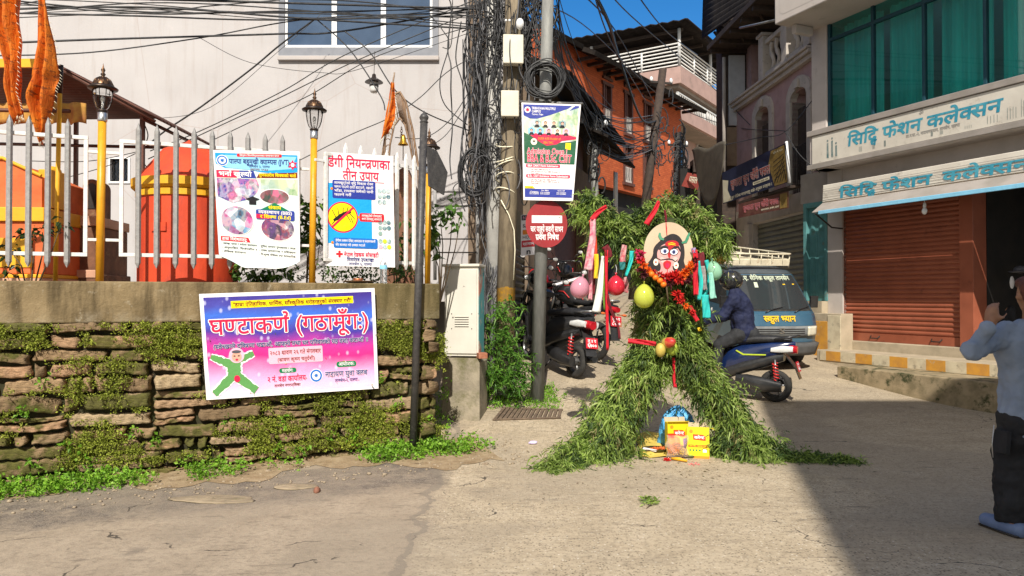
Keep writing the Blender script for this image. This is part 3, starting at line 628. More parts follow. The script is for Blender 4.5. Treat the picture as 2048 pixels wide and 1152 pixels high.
rrect(L, 288, 580, 285, 356, -.008, 'print_royal', 12); L.m('print_crimson'); L.poly([(290, -.0085, 290), (400, -.0085, 290), (380, -.0085, 322), (290, -.0085, 322)]); text(L, 'व्यवस्थापन (BBS)', 306, 327, 22, 'print_white', -.01, 255, .02); text(L, 'र शिक्षा (B.Ed)', 318, 294, 22, 'print_yellow', -.01, 235, .02)
L.m('print_red'); L.poly([(20, -.0036, 105), (240, -.0036, 105), (225, -.0036, 140), (20, -.0036, 140)]); text(L, 'हाम्रा विशेषताहरू:', 30, 112, 20, 'print_white', -.0055, 185, .02)
for i, (a, c) in enumerate((('स्वच्छ, शान्त र मनोरम वातावरण', 'सुविधा सम्पन्न पुस्तकालय र ल्याब'), ('अनुशासित, सिर्जनशील र', 'दक्ष प्राध्यापक र प्रशिक्षण'), ('शैक्षिक वातावरण', 'निःशुल्क शैक्षिक तथा व्यावसायिक'))):
    text(L, '• '+a, 22, 78-i*30, 14, 'print_black', -.004, 265 if i < 2 else 180); text(L, '• '+c, 300, 78-i*30, 14, 'print_black', -.004, 285)
lettering(L, CP)
# its loose bottom edge, curled forward
c0_, c1_ = CP.matrix_basis, None
lo0, lo1 = pcorners(FF, -.075, ((438, 508), (600, 522)))
fl = MB(); fl.m('campus_field')
def flap(u, v):
    p = lo0.lerp(lo1, u); s = sin(pi*u)**.7; return tuple(p-CP.location+Vector((0, -.11*v*s, -.135*v*s*(1-.25*v)-.002)) + Vector((.02*sin(9*u)*v, 0, .008*sin(14*u)*v)))
fl.grid(flap, 20, 6); fl.m('print_darkgreen')
def stripe(u, v): q = .62+.22*v; p = Vector(flap(.06+.88*u, q)); return (p.x, p.y-.003, p.z-.003)
fl.grid(stripe, 20, 2); fl.build('curled_hem', CP, loc=(0, 0, 0))
DP, L = poster('dengue_poster', 'white dengue prevention poster with a yellow mosquito disc', pcorners(FF, -.075, ((651, 531), (790, 535), (786, 312), (648, 304))), 500, 800, 'print_white')
text(L, 'डेंगी नियन्त्रणका', 25, 700, 62, 'print_crimson', -.003, 450, .02); text(L, 'तीन उपाय', 130, 615, 58, 'print_crimson', -.003, 260, .02); L.m('print_crimson'); L.poly([(80, -.003, 600), (430, -.003, 600), (430, -.003, 604), (80, -.003, 604)])
L.m('print_sky'); L.poly([(8, -.003, 160), (335, -.003, 160), (335, -.003, 585), (8, -.003, 585)])
rrect(L, 55, 365, 478, 608, -.0045, 'print_royal', 12)
for i, s_ in enumerate(('लामखुट्टेको वृद्धि विकास रोक्न', 'जम्न पाउने ठाउँ हटाउने, खाली', 'भाँडा, टायरमा जमेको पानी', 'फाल्ने गरौं')): text(L, s_, 68, 580-i*28, 16, 'print_white', -.006, 280 if i < 3 else 120)
L.m('print_crimson'); L.disc((125, -.0045, 345), 110, 30); L.m('print_yellow'); L.disc((125, -.006, 345), 100, 30)
L.m('print_black'); blob(L, [(60, 320), (110, 350), (150, 375), (185, 385)], [8, 17, 13, 5], 'print_black', -.0075)
for a, b_ in (((80, 335), (50, 395)), ((100, 345), (90, 410)), ((125, 360), (130, 415)), ((150, 370), (165, 420)), ((80, 330), (45, 290)), ((150, 368), (185, 310)), ((170, 380), (215, 330)), ((185, 340), (200, 300))): blob(L, [a, b_], [3, 2], 'print_black', -.0078)
L.m('print_crimson'); blob(L, [(48, 272), (202, 418)], [7, 7], 'print_crimson', -.009)
rrect(L, 245, 425, 320, 380, -.0045, 'print_red', 14); text(L, 'लामखुट्टेको टोकाइबाट', 262, 355, 14, 'print_white', -.006, 145); text(L, 'बच्ने उपायहरू अपनाउने', 262, 332, 14, 'print_white', -.006, 145)
rrect(L, 58, 375, 128, 200, -.0045, 'print_blue', 14); text(L, 'डेंगीका लक्षण देखिए अस्पताल वा स्वास्थ्यकर्मी', 72, 172, 15, 'print_white', -.006, 285); text(L, 'सँग सल्लाह गरी उपचार गराउने', 72, 142, 15, 'print_white', -.006, 210)
for z in (545, 350, 165): L.m('print_orange'); L.disc(((50 if z != 350 else 240), -.0055, z), 9)
for z, n in ((500, 8), (275, 7), (140, 6)):
    for i in range(n): L.m(('photo_small', 'print_lime', 'photo_small', 'print_pink')[i % 4 if z == 140 else 0]); L.disc((395+(i % 3)*32, -.0045, z+45-(i//3)*40), 16, 12)
L.m('print_red'); L.box(75, 122, -.0045, -.003, 78, 92); L.box(91, 106, -.0047, -.0045, 62, 108)
text(L, 'नेपाल रेडक्रस सोसाइटी', 130, 70, 26, 'print_crimson', -.0045, 250, .02); text(L, 'मिममेरव उपशाखा', 150, 35, 24, 'print_navy', -.0045, 195, .015); text(L, 'तानसेन ६, पाल्पा', 165, 8, 18, 'print_navy', -.0045, 165)
lettering(L, DP)

# ---------------------------------------------------------------- the pale house behind the shrines
pm('pale_render', (.47, .435, .42), (.43, .395, .38), scale=1.4, rough=.85, bump=.08, bscale=35, stain=(.49, .43, .405), stscale=1.3, stlo=.52, sthi=.72)
def streaks():
    t = NT('pale_wall'); co = t.coords('World'); n = t.noise(co, 1.4); col = t.ramp(n, (.38, (.475, .455, .455)), (.66, (.435, .415, .415))); s = t.noise(t.coords('World', (5, 5, .35)), 1.6, 8, .65)
    col = t.mix(t.ramp(s, (.52, 0.), (.72, .6)), col, (.37, .325, .305)); col = t.mix(t.ramp(t.noise(co, 3.3, 9, .7), (.62, 0.), (.7, .3)), col, (.57, .515, .5)); v = t.n('TexVoronoi'); v.feature = 'DISTANCE_TO_EDGE'; v.inputs['Scale'].default_value = .5; t.l(t.n('TexNoise', i_Scale=1.5).outputs['Color'], t.n('Mapping').inputs[0]); t.l(co, v.inputs['Vector'])
    col = t.mix(t.math('MULTIPLY', t.math('LESS_THAN', v.outputs['Distance'], .003), .5), col, (.38, .32, .3)); t.base(col); t.set(.85, spec=.2); t.bump(t.noise(co, 30, 6, .6), .15, .012)
streaks(); pm('grey_trim', (.24, .25, .28), (.2, .21, .24), scale=8, rough=.7)
pm('white_frame', (.82, .82, .82), (.75, .75, .75), scale=10, rough=.4)
t = NT('blue_glass'); co = t.coords('Object'); t.base(t.ramp(t.noise(co, 2.5, 4), (.3, (.035, .065, .12)), (.7, (.06, .1, .17)))); t.set(.08, spec=.7); t.bump(t.noise(co, 3), .05, .02)
t = NT('dark_glass'); t.base((.012, .014, .017)); t.set(.06, spec=.6)
pm('dark_iron', (.035, .033, .032), (.055, .045, .038), scale=20, rough=.5, metal=.4)
FH = Fr((-.3, 11.5, 0), 0)
hs = thing('pale_house', 'large pale pinkish house wall with a grey framed window behind the shrines', 'house', FH.o, 0)
def hx(px, py, y=0): return FH.px(px, py, y)
wx0, wz0 = hx(570, 96); wx1, _ = hx(865, 96); wz1 = wz0+1.55
gx0, gz0 = hx(558, 113); gx1, _ = hx(877, 113); sx0, sz0 = hx(217, 363); sx1, sz1 = hx(261, 318)
b = MB(); b.m('pale_wall')
def wall_with_holes(b, X0, X1, Z0, Z1, holes, y0, y1):
    xs = sorted({X0, X1, *[h[0] for h in holes], *[h[1] for h in holes]}); zs = sorted({Z0, Z1, *[h[2] for h in holes], *[h[3] for h in holes]})
    for i in range(len(xs)-1):
        run = None
        for j in range(len(zs)-1):
            cx, cz = (xs[i]+xs[i+1])/2, (zs[j]+zs[j+1])/2; hole = any(h[0] < cx < h[1] and h[2] < cz < h[3] for h in holes)
            if hole:
                if run is not None: b.box(xs[i], xs[i+1], y0, y1, run, zs[j]); run = None
            elif run is None: run = zs[j]
        if run is not None: b.box(xs[i], xs[i+1], y0, y1, run, zs[-1])
wall_with_holes(b, -14, .18, -.2, 9.5, [(wx0, wx1, wz0, wz1), (sx0, sx1, sz0, sz1)], 0, .25); b.box(-14, .18, .26, 7, -.2, 9.4); b.build('wall', hs)
b = MB(); b.m('grey_trim'); b.box(gx0, wx0, -.03, 0, gz0, wz1+.1); b.box(wx1, gx1, -.03, 0, gz0, wz1+.1); b.box(wx0, wx1, -.03, 0, gz0, wz0); b.box(wx0, wx1, -.03, 0, wz1, wz1+.1); wf = b.build('window_surround', hs)
b = MB(); b.m('pale_render'); b.box(gx0-.01, gx1+.01, -.06, .001, gz0-.07, gz0-.002); b.build('window_ledge', hs, bevel=.01)
b = MB(); b.m('white_frame'); ww = (wx1-wx0)/3
for i in range(4): b.box(wx0+i*ww-(.04 if i else 0), wx0+i*ww+(.04 if i < 3 else 0), -.005, .05, wz0, wz1)
b.box(wx0, wx1, -.004, .049, wz0-.002, wz0+.045); b.box(wx0, wx1, -.004, .049, wz1-.05, wz1); fr_ = b.build('window', hs, bevel=.004)
b = MB(); b.m('blue_glass'); b.box(wx0, wx1, .02, .03, wz0, wz1); b.build('pane', fr_)
b = MB(); b.m('white_frame'); 
for a in ((sx0, sx0+.03), (sx1-.03, sx1)): b.box(a[0], a[1], -.02, .05, sz0, sz1)
b.box(sx0, sx1, -.021, .051, sz0-.03, sz0); b.box(sx0, sx1, -.021, .051, sz1, sz1+.02); sw = b.build('small_window', hs)
b = MB(); b.m('dark_glass'); b.box(sx0, sx1, .06, .08, sz0, sz1); b.m('dark_iron')
for i in range(1, 6): q = sx0+(sx1-sx0)*i/6; b.tube([(q+.015*sin(z*30), .03, sz0+(sz1-sz0)*z) for z in np.linspace(0, 1, 9)], .006, 4)
b.build('grille', sw)

# ---------------------------------------------------------------- shrines on the terrace
pm('red_paint', (.66, .07, .02), (.5, .05, .018), scale=5, rough=.65, bump=.3, bscale=22, stretch=(1, 1, .5), stain=(.36, .05, .03), stscale=7, stlo=.56, sthi=.7)
pm('orange_paint', (.7, .155, .042), (.56, .11, .03), scale=5, rough=.7, bump=.3, bscale=22, stain=(.4, .1, .04), stscale=6, stlo=.58, sthi=.72)
pm('shrine_yellow', (.78, .42, .02), (.68, .34, .015), scale=4, rough=.6, bump=.1)
pm('peach_paint', (.62, .36, .24), (.5, .28, .18), scale=6, rough=.8, bump=.2)
pm('brown_stone', (.22, .1, .055), (.13, .06, .035), scale=9, rough=.85, bump=.5, bscale=30, stain=(.3, .2, .1), stscale=5)
p = at(377, 568, 7.32); dr = thing('round_shrine', 'round red shrine with a pointed roof and yellow bands', 'shrine', (p.x, p.y, 1.44))
R0 = .455; zb_ = at(377, 362, 6.88).z-1.44; za = at(395, 279, 7.3).z-1.44
b = MB(); b.m('red_paint'); b.lathe([(R0, -.02), (R0, zb_-.12)], n=48); b.build('drum', dr)
b = MB(); b.m('shrine_yellow'); b.lathe([(R0, zb_-.125), (R0+.018, zb_-.12), (R0+.018, zb_-.065), (R0, zb_-.06), (R0+.03, zb_-.052), (R0+.055, zb_-.03), (R0+.055, zb_+.045), (R0, zb_+.05)], n=48, smooth=False); b.build('cornice', dr)
b = MB(); b.m('red_paint'); b.lathe([(R0+.03, zb_+.04), (R0*.52, zb_+.36), (.04, za-.03), (.001, za)], n=48); b.m('orange_paint'); b.build('roof', dr)
b = MB(); b.m('red_paint'); a0 = atan2(-1, -.18); b.obox((R0*cos(a0), R0*sin(a0), zb_-.42), (.15, .02, .08), (0, 0, a0+pi/2)); b.build('plaque', dr)
# orange shrine at the picture's left edge
Fs = Fr((-4.9, 6.95, 1.44), radians(4)); os_ = thing('orange_shrine', 'orange and yellow painted shrine with a sloping orange top', 'shrine', Fs.o, Fs.rz)
def fs(px, py, y=0): q = Fs.px(px, py, y); return q[0], q[1]
X1 = fs(88, 500)[0]; zP = fs(40, 415)[1]-1.44*0
def zz_(py): return fs(50, py)[1]
b = MB(); b.m('orange_paint'); b.box(-1.6, X1, .0, 1.0, zz_(548), zz_(443)); b.build('body', os_, bevel=.01)
b = MB(); b.m('shrine_yellow'); b.box(-1.62, X1+.012, -.03, 1.02, zz_(443), zz_(415)); b.box(-1.62, X1+.012, -.04, 1.02, zz_(556), zz_(548)-.002); b.build('ledge', os_, bevel=.008)
b = MB(); b.m('peach_paint'); b.box(-1.65, X1+.02, -.06, 1.02, -.02, zz_(556)-.002); b.build('plinth', os_)
b = MB(); b.m('shrine_yellow'); b.box(-.9, fs(65, 500)[0], -.012, -.001, zz_(535), zz_(476)); b.build('panel', os_, bevel=.004)
b = MB(); b.m('orange_paint'); xr = fs(78, 370)[0]; b.prism([(-1.6, zz_(415)+.002), (xr, zz_(415)+.002), (xr, zz_(352)), (fs(0, 330)[0], zz_(318)), (-1.6, zz_(318))], .05, .9); b.m('shrine_yellow'); b.tube([(xr, .04, zz_(350)), (fs(0, 330)[0], .04, zz_(315)), (-1.6, .04, zz_(315))], .018, 8); b.build('sloping_top', os_, bevel=.01)
b = MB(); b.m('shrine_yellow'); b.box(fs(64, 340)[0], fs(91, 340)[0], .1, .4, zz_(412), zz_(334)); b.ell((fs(78, 340)[0], .25, zz_(334)), (.062, .1, .05), 12, 8); b.build('finial_block', os_, bevel=.01)
Fb = Fr((-3.9, 7.7, 1.44), radians(6)); bs = thing('stone_shrine', 'low brown stone shrine behind the yellow pole', 'shrine', Fb.o, Fb.rz)
def fb(px, py, y=0): return Fb.px(px, py, y)
x0, x1 = fb(100, 500)[0], fb(192, 500)[0]; zt_ = fb(150, 432)[1]
b = MB(); b.m('brown_stone'); b.box(x0, x1, 0, .8, -.02, zt_-.1); b.box(x0-.05, x1+.03, -.05, .82, -.02, fb(150, 548)[1]); b.build('body', bs, bevel=.012)
b = MB(); b.m('peach_paint'); b.box(x0-.02, x1+.02, -.02, .8, zt_-.1, zt_); b.build('cornice', bs, bevel=.008); b = MB(); b.m('peach_paint'); b.box(x0-.055, x1+.04, -.06, -.002, fb(150, 556)[1], fb(150, 540)[1]); b.build('base_ledge', bs, bevel=.008)
b = MB(); b.m('brown_stone'); 
xa, xb = fb(147, 400)[0], fb(184, 400)[0]; za_, zb2 = zt_, fb(160, 352)[1]; xm = (xa+xb)/2; rw = (xb-xa)/2
arc = [(xm+rw*cos(a), zb2-rw+rw*sin(a)) for a in np.linspace(0, pi, 12)]; b.prism([(xa, za_), (xb, za_)]+arc, .2, .45)
b.m('dark_iron'); arc2 = [(xm+rw*.45*cos(a), zb2-rw+rw*.5*sin(a)) for a in np.linspace(0, pi, 10)]; b.prism([(xm-rw*.45, za_+.1), (xm+rw*.45, za_+.1)]+arc2, .19, .2); b.build('niche', bs, bevel=.008)
for k, (px, py, s_) in enumerate(((35, 300, 1.0), (172, 268+60, .55))): pass
# round bell-shaped stone behind
p = at(25, 420, 8.3); b = MB(); b.m('brown_stone'); b.lathe([(.26, 0), (.26, .5), (.22, .75), (.12, .98), (.07, 1.05), (.09, 1.1), (.001, 1.16)], (p.x, p.y, 1.44), 24); b.build('stone_stupa', label='grey brown bell shaped stone behind the orange shrine', cat='stupa')
p = at(53, 420, 8.05); b = MB(); b.m('brown_stone'); b.lathe([(.14, 0), (.13, .7), (.09, .85), (.12, 1.0), (.13, 1.08), (.1, 1.2), (.001, 1.24)], (p.x, p.y, 1.44), 20); b.build('stone_figure', label='dark weathered stone figure under the tin canopy', cat='statue')
# tin canopy
pm('tin_brown', (.16, .07, .05), (.1, .045, .035), scale=6, rough=.55, metal=.3, bump=.2, stain=(.26, .13, .08), stscale=6)
pm('valance_cloth', (.5, .28, .06), (.38, .16, .05), scale=14, rough=.9)
cn = thing('tin_canopy', 'brown tin canopy roof on posts above the shrines', 'canopy', (at(118, 300, 7.2).x, 7.2, 1.44))
def cl(px, py, Y): q = at(px, py, Y); return (q.x-cn.location.x, q.y-7.2, q.z-1.44)
rA, rB = cl(118, 132, 7.2), cl(318, 238, 7.5); rC = (rB[0], rB[1]+1.75, rB[2]); rD = (rA[0], rA[1]+2.1, rA[2]); lA = (rA[0]-2.2, rA[1]-.1, rA[2]-.02); lD = (lA[0], rD[1], lA[2])
def sheet(a, b_, c, d, n, amp):
    a, b_, c, d = map(Vector, (a, b_, c, d))
    def fn(u, v): p = (a*(1-u)+b_*u)*(1-v)+(d*(1-u)+c*u)*v; return (p.x, p.y, p.z+amp*sin(v*n*2*pi))
    return fn
b = MB(); b.m('tin_brown'); b.grid(sheet(rA, rB, rC, rD, 22, .012), 4, 88); b.grid(sheet(lA, rA, rD, lD, 22, .012), 4, 88); b.build('roof_sheet', cn, solid=.006)
b = MB(); b.m('tin_brown'); b.tube([Vector(rA)+Vector((0, .03, -.02)), Vector(rB)+Vector((-.05, .03, -.02))], .018, 6); b.tube([(rB[0]-.2, rB[1]+.05, rB[2]+.02), (rB[0]-.2, rC[1], rC[2]+.02)], .018, 6)
b.tube([(lA[0], lA[1]+1.6, rB[2]+.01), (rB[0]-.05, rC[1]-.2, rB[2]+.01)], .02, 6); b.tube([(lA[0], lA[1]+.08, rB[2]+.03), (rA[0]+.05, rA[1]+.1, rB[2]+.03)], .02, 6); b.build('frame', cn)
for px, Y, yt in ((283, 7.75, 232), (150, 9.0, 232)):
    b = MB(); b.m('tin_brown'); q0, q1 = cl(px, 568, Y), cl(px, yt, Y); b.box(q0[0]-.02, q0[0]+.02, q0[1]-.02, q0[1]+.02, -.02, q1[2]); b.build('post', cn)
b = MB(); b.m('shrine_yellow'); b.box(lA[0], rA[0]-.02, rA[1]-.13, rA[1]-.1, rA[2]-.05, rA[2]+.03); b.build('fascia', cn)
b = MB(); b.m('valance_cloth'); zv = cl(70, 205, 7.35)[2]
def val(u, v): return (lA[0]+(rA[0]+.16-lA[0])*u, .16+.03*sin(u*70)+.01*v, zv-.22*v*(1-.12*abs(sin(u*40))))
b.grid(val, 150, 4); b.build('valance', cn, solid=.004)
# yellow pole for the flags, drooping flags
p = at(110, 568, 6.75); b = MB(); b.m('shrine_yellow'); b.tube([(p.x, p.y, 1.44), (p.x+.03, p.y, 1.44+1.9)], .02, 10); b.m('dark_bronze'); b.tube([(p.x+.03, p.y, 3.34), (p.x+.04, p.y, 3.6)], .02, 8); b.build('flag_pole', label='thin yellow pole under the drooping orange flags', cat='pole')
def flag_mat():
    t = NT('flag_cloth'); co = t.coords('Object'); v = t.noise(t.coords('Object', (9, 9, 26)), 1.3, 6, .7)
    col = t.mix(t.ramp(v, (.54, 0.), (.6, .75)), t.ramp(t.noise(co, 6, 8), (.35, (.88, .27, .02)), (.65, (.7, .13, .015))), (.2, .05, .02)); t.base(col); t.set(.7, spec=.3); t.bump(t.noise(t.coords('Object', (1, 1, .35)), 22, 6, .6, 1), 1.0, .02)
    tb = t.n('BsdfTranslucent'); t.l(col, tb.inputs[0]); mx = t.n('MixShader'); mx.inputs[0].default_value = .3; t.l(t.b.outputs[0], mx.inputs[1]); t.l(tb.outputs[0], mx.inputs[2]); t.l(mx.outputs[0], t.out.inputs[0])
flag_mat()
def hanging_flag(name, outline_l, outline_r, Y, label, folds, parent_group='orange flags drooping by the canopy', fringe=True):
    """left and right edges given top to bottom as picture points at one depth"""
    b = MB(); b.m('flag_cloth'); nv = 26; ls = [at(*q, Y) for q in outline_l]; rs = [at(*q, Y) for q in outline_r]
    def along(P, v):
        k = v*(len(P)-1); i = min(int(k), len(P)-2); return P[i].lerp(P[i+1], k-i)
    def fn(u, v):
        a, c = along(ls, v), along(rs, v); p = a.lerp(c, u); d = .055*(c-a).length/.2
        return (p.x, p.y+d*sin(u*folds*pi+2*v)+.02*sin(5*v+u)+.3*d*sin(u*17+9*v)+.2*d*sin(23*v+u*7), p.z+.012*sin(9*u+3*v))
    b.grid(fn, 24, nv)
    if fringe:
        b.m('print_cream')
        for i in range(22): q = Vector(fn(1, .15+.8*i/22)); b.tube([q, q+Vector((.022, 0, -.02))], .0015, 3)
        for i in range(20): q = Vector(fn(i/19, 1)); b.tube([q, q+Vector((.004*sin(i*3), 0, -.03))], .0016, 3)
    return b.build(name, label=label, cat='flag', group=parent_group, solid=.002)
hanging_flag('hanging_flag', [(-40, -60), (-30, 20), (2, 120), (12, 180), (28, 245)], [(30, -60), (38, 60), (42, 130), (44, 190), (50, 230)], 6.45, 'orange fringed flag hanging at the left edge, the larger one', 5)
hanging_flag('hanging_flag', [(76, -20), (70, 60), (58, 150), (54, 210), (86, 290)], [(84, -20), (98, 60), (112, 140), (108, 180), (88, 262)], 6.5, 'orange fringed flag hanging beside the yellow pole, the narrower one', 4)
# arch with bell and small flag
ar = thing('bell_arch', 'rusty lattice arch with a small brass bell behind the fence', 'arch', (at(803, 330, 8.8).x, 8.8, 1.44))
def al(px, py, Y=8.8): q = at(px, py, Y); return (q.x-ar.location.x, q.y-8.8, q.z-1.44)
pm('rusty_metal', (.3, .2, .13), (.2, .12, .07), scale=20, rough=.6, metal=.4, stain=(.5, .42, .34), stscale=8)
b = MB(); b.m('rusty_metal')
outer = [al(*q) for q in ((768, 345), (770, 280), (778, 220), (790, 188), (800, 184), (812, 205), (826, 262), (836, 330), (838, 400), (838, 560))]; inner = [al(*q) for q in ((776, 345), (780, 290), (788, 252), (800, 236), (810, 250), (820, 290), (828, 335), (831, 400), (831, 560))]
def dens(P, n):
    P = [Vector(p) for p in P]; out = []
    for i in range(len(P)-1): out += [P[i].lerp(P[i+1], k/n) for k in range(n)]
    return out+[P[-1]]
O, I = dens(outer, 4), dens(inner, 4); b.tube(O, .014, 6); b.tube(I, .012, 6)
for k in range(26): a = O[int(k/26*(len(O)-1)*.8)]; c = I[min(len(I)-1, int((k+1.3)/26*(len(I)-1)*.8))]; b.tube([a, a.lerp(c, .5)+Vector((0, 0, .02)), c], .006, 4)
b.build('arch_frame', ar)
b = MB(); b.m('rusty_metal'); q = al(803, 250); 
for k in range(4): b.lathe([(.013*cos(a)+.0, 0) for a in (0,)], n=3) if False else b.tube([(q[0]+.014*cos(a)*(1 if k % 2 else .3), q[1]+.014*cos(a)*(.3 if k % 2 else 1), q[2]-.03*k-.04+.02*sin(a)) for a in np.linspace(0, 2*pi, 9)[:-1]], .004, 4, closed=True)
b.build('chain', ar)
pm('brass', (.75, .42, .05), (.55, .3, .04), scale=15, rough=.3, metal=.85)
b = MB(); b.m('brass'); z = al(804, 270)[2]; k = .0062; b.lathe([(.001, z+.01), (.02, z), (.03, z-.03), (.038, z-.08), (.06, z-.11), (.062, z-.118), (.045, z-.115)], (q[0]+.02, q[1], 0), 20); b.m('rusty_metal'); b.tube([(q[0]+.02, q[1], z-.1), (q[0]+.02, q[1], z-.3)], .006, 5); b.build('bell', ar)
hanging_flag('faded_flag', [(782, 165), (776, 200), (768, 245), (760, 283)], [(788, 165), (791, 215), (791, 240), (784, 258)], 8.3, 'small faded orange flag tied beside the bell arch', 3, None)
b = MB(); b.m('rusty_metal'); b.tube([at(789, 145, 8.32), at(766, 300, 8.32), at(760, 345, 8.32)], .01, 6); b.build('flag_stick', label='thin stick holding the faded orange flag', cat='stick')
b = MB(); b.m('brown_stone'); q = at(795, 400, 8.95); b.prism([(q.x-.14, 1.44), (q.x+.28, 1.44), (q.x+.26, 2.7), (q.x+.1, 3.08), (q.x-.1, 2.95)], q.y, q.y+.3); b.build('rock_slab', label='tall weathered rock behind the white pickets', cat='rock', bevel=.03)
# black pole with the back of a sign plate
pm('black_paint', (.045, .042, .042), (.07, .065, .062), scale=20, rough=.45, bump=.2, stain=(.13, .12, .11), stscale=25)
pb_ = FW.w(FW.px(825, 880, -.16)[0], -.16, 0); bp = thing('sign_post', 'black iron post with the dark back of a sign plate', 'sign post', (pb_.x, pb_.y, ground(pb_.x, pb_.y)))
top = at(848, 242, pb_.y+.05)-bp.location
b = MB(); b.m('black_paint'); b.tube([(0, 0, -.05), top], .036, 14); b.build('pole', bp)
b = MB(); b.m('black_paint'); b.lathe([(.03, -.02), (.044, -.012), (.03, 0), (.042, .02), (.045, .038), (.03, .062), (.012, .075), (.01, .09), (.001, .1)], top, 14); b.build('finial', bp)
def sl(px, py, dy): q = at(px, py, pb_.y+.05+dy)-bp.location; return tuple(q)
b = MB(); b.m('black_paint'); pts = [sl(853, 292, .02), sl(856, 372, .02), sl(886, 390, .16), sl(893, 345, .2), sl(872, 302, .12)]
b.add(pts+[(p[0]+.012, p[1]+.004, p[2]) for p in pts], [(0, 1, 2, 3, 4), (9, 8, 7, 6, 5)]+[(i, i+5, (i+1) % 5+5, (i+1) % 5) for i in range(5)], False); b.build('sign_plate', bp)
# lamp hanging on a wire in front of the pale house
q = at(748, 168, 10.2); hl = thing('hanging_lamp', 'small hanging lamp with a dark hat and glass jar', 'lamp', q)
b = MB(); b.m('dark_bronze'); b.lathe([(.125, .02), (.115, .035), (.05, .075), (.03, .09), (.025, .13), (.008, .14), (.001, .16)], n=24); b.tube([(0, 0, .14), (.01, 0, .45)], .004, 5); b.lathe([(.001, .02), (.125, .02)], n=24); b.build('hat', hl)
b = MB(); b.m('white_paint'); b.lathe([(.055, .02), (.06, -.05), (.058, -.09), (.04, -.12), (.001, -.122)], n=18); b.build('jar', hl); b = MB(); b.m('black_paint'); b.lathe([(.063, -.015), (.063, -.035)], n=18); b.build('band', hl)
# water bottle, copper lamp dish on the coping
p = FW.w(FW.px(767, 568, .05)[0], .05, 1.635); wb = thing('water_bottle', 'clear plastic water bottle on the coping by the dengue poster', 'bottle', p)
t = NT('clear_plastic'); t.base((.93, .96, .98)); t.set(.05, spec=.5, Transmission_Weight=.9, IOR=1.2)
b = MB(); b.m('clear_plastic'); h = .26; pf = [(.001, .002), (.03, .0), (.036, .008)]
for i in range(6): pf += [(.036, .012+i*.018), (.033, .02+i*.018)]
pf += [(.036, .13), (.036, .19), (.03, .21), (.016, .235), (.014, .25)]; b.lathe(pf, n=20); b.build('shell', wb)
b = MB(); b.m('print_lightblue'); b.lathe([(.0368, .14), (.0368, .175)], n=20); b.build('wrapper', wb); b = MB(); b.m('white_frame'); b.lathe([(.016, .248), (.016, .268), (.001, .27)], n=14); b.build('cap', wb)
p = FW.w(FW.px(716, 566, .2)[0], .2, 1.635); b = MB(); b.m('rusty_metal'); pm('copper', (.55, .2, .09), (.4, .13, .06), scale=20, rough=.4, metal=.7)
b.lathe([(.001, .005), (.1, .006), (.15, .022), (.152, .026), (.1, .014), (.001, .012)], (0, 0, 0), 24); b.m('copper'); b.lathe([(.03, .012), (.045, .03), (.05, .05), (.046, .05), (.03, .03), (.001, .028)], (0, 0, 0), 16); b.build('offering_dish', label='wide copper dish with a small lamp on the coping', cat='dish', loc=p)
# shrubs behind the fence
leaf_mat('shrub_leaf', (.04, .1, .015), (.09, .2, .03), (.17, .3, .04), .4)
leaf_mat('dark_leaf', (.012, .03, .01), (.03, .07, .015), (.05, .1, .02), .4)
pm('twig', (.12, .08, .045), rough=.9)
def shrub(name, label, cat, items, mat, size, ratio=.55, spread=.09, base=None, droop=.35):
    """items: (px, py, Y, count)"""
    root = items[0]; b0 = base or at(root[0], 568, root[2]); t_ = thing(name, label, cat, (b0[0], b0[1], 1.44)); pts = []; tw = MB(); tw.m('twig')
    for px, py, Y, n in items:
        c = at(px, py, Y)-t_.location; tw.tube([(0, 0, 0), c*.6+Vector((.03, 0, .05)), c], [.009, .006, .003], 5); pts += [tuple(c+Vector((random.gauss(0, spread), random.gauss(0, spread), random.gauss(0, spread*.8)))) for _ in range(n)]
    tw.build('stems', t_); pts = np.array(pts); o = leaf_cloud('foliage', pts, np.array([0, -.5, .2]), size, mat, None, None, per=3, spread=.03, droop=droop, up=.1, kind=None, parent=t_, ratio=ratio)
    return t_
shrub('leafy_bush', 'broad leaved green bush behind the lamp post between posters', 'bush', [(612, 430, 7.4, 16), (606, 470, 7.4, 16), (640, 480, 7.5, 10), (632, 420, 7.5, 6)], 'shrub_leaf', (.07, .14))
shrub('low_hedge_bush', 'low dark green bush under the dengue poster', 'bush', [(660, 545, 7.5, 40), (700, 548, 7.6, 40), (740, 548, 7.7, 40), (600, 550, 7.4, 26), (800, 545, 7.9, 40), (830, 535, 8.0, 20)], 'shrub_leaf', (.025, .055), spread=.07)
shrub('large_leaf_plant', 'large leaved green plant under the campus poster', 'plant', [(490, 545, 7.2, 14), (520, 552, 7.2, 12), (550, 548, 7.3, 12)], 'shrub_leaf', (.06, .12), spread=.06)
shrub('rose_branch', 'dark leafy rose branch crossing the pickets at left', 'plant', [(60, 470, 6.35, 12), (20, 500, 6.35, 12), (90, 460, 6.35, 8), (10, 540, 6.4, 8), (120, 455, 6.3, 5)], 'dark_leaf', (.035, .07), spread=.04)
shrub('creeper_plant', 'green leafy creeper hanging beside the black post', 'plant', [(880, 430, 8.0, 10), (905, 425, 8.0, 8), (870, 460, 8.0, 10), (920, 445, 8.05, 5), (865, 500, 8.0, 8)], 'shrub_leaf', (.06, .13), spread=.06)
shrub('slab_fern', 'dark green plants growing around the weathered rock', 'plant', [(790, 480, 8.3, 20), (800, 520, 8.3, 20), (775, 440, 8.4, 10), (845, 470, 8.4, 14)], 'shrub_leaf', (.04, .1), spread=.08)
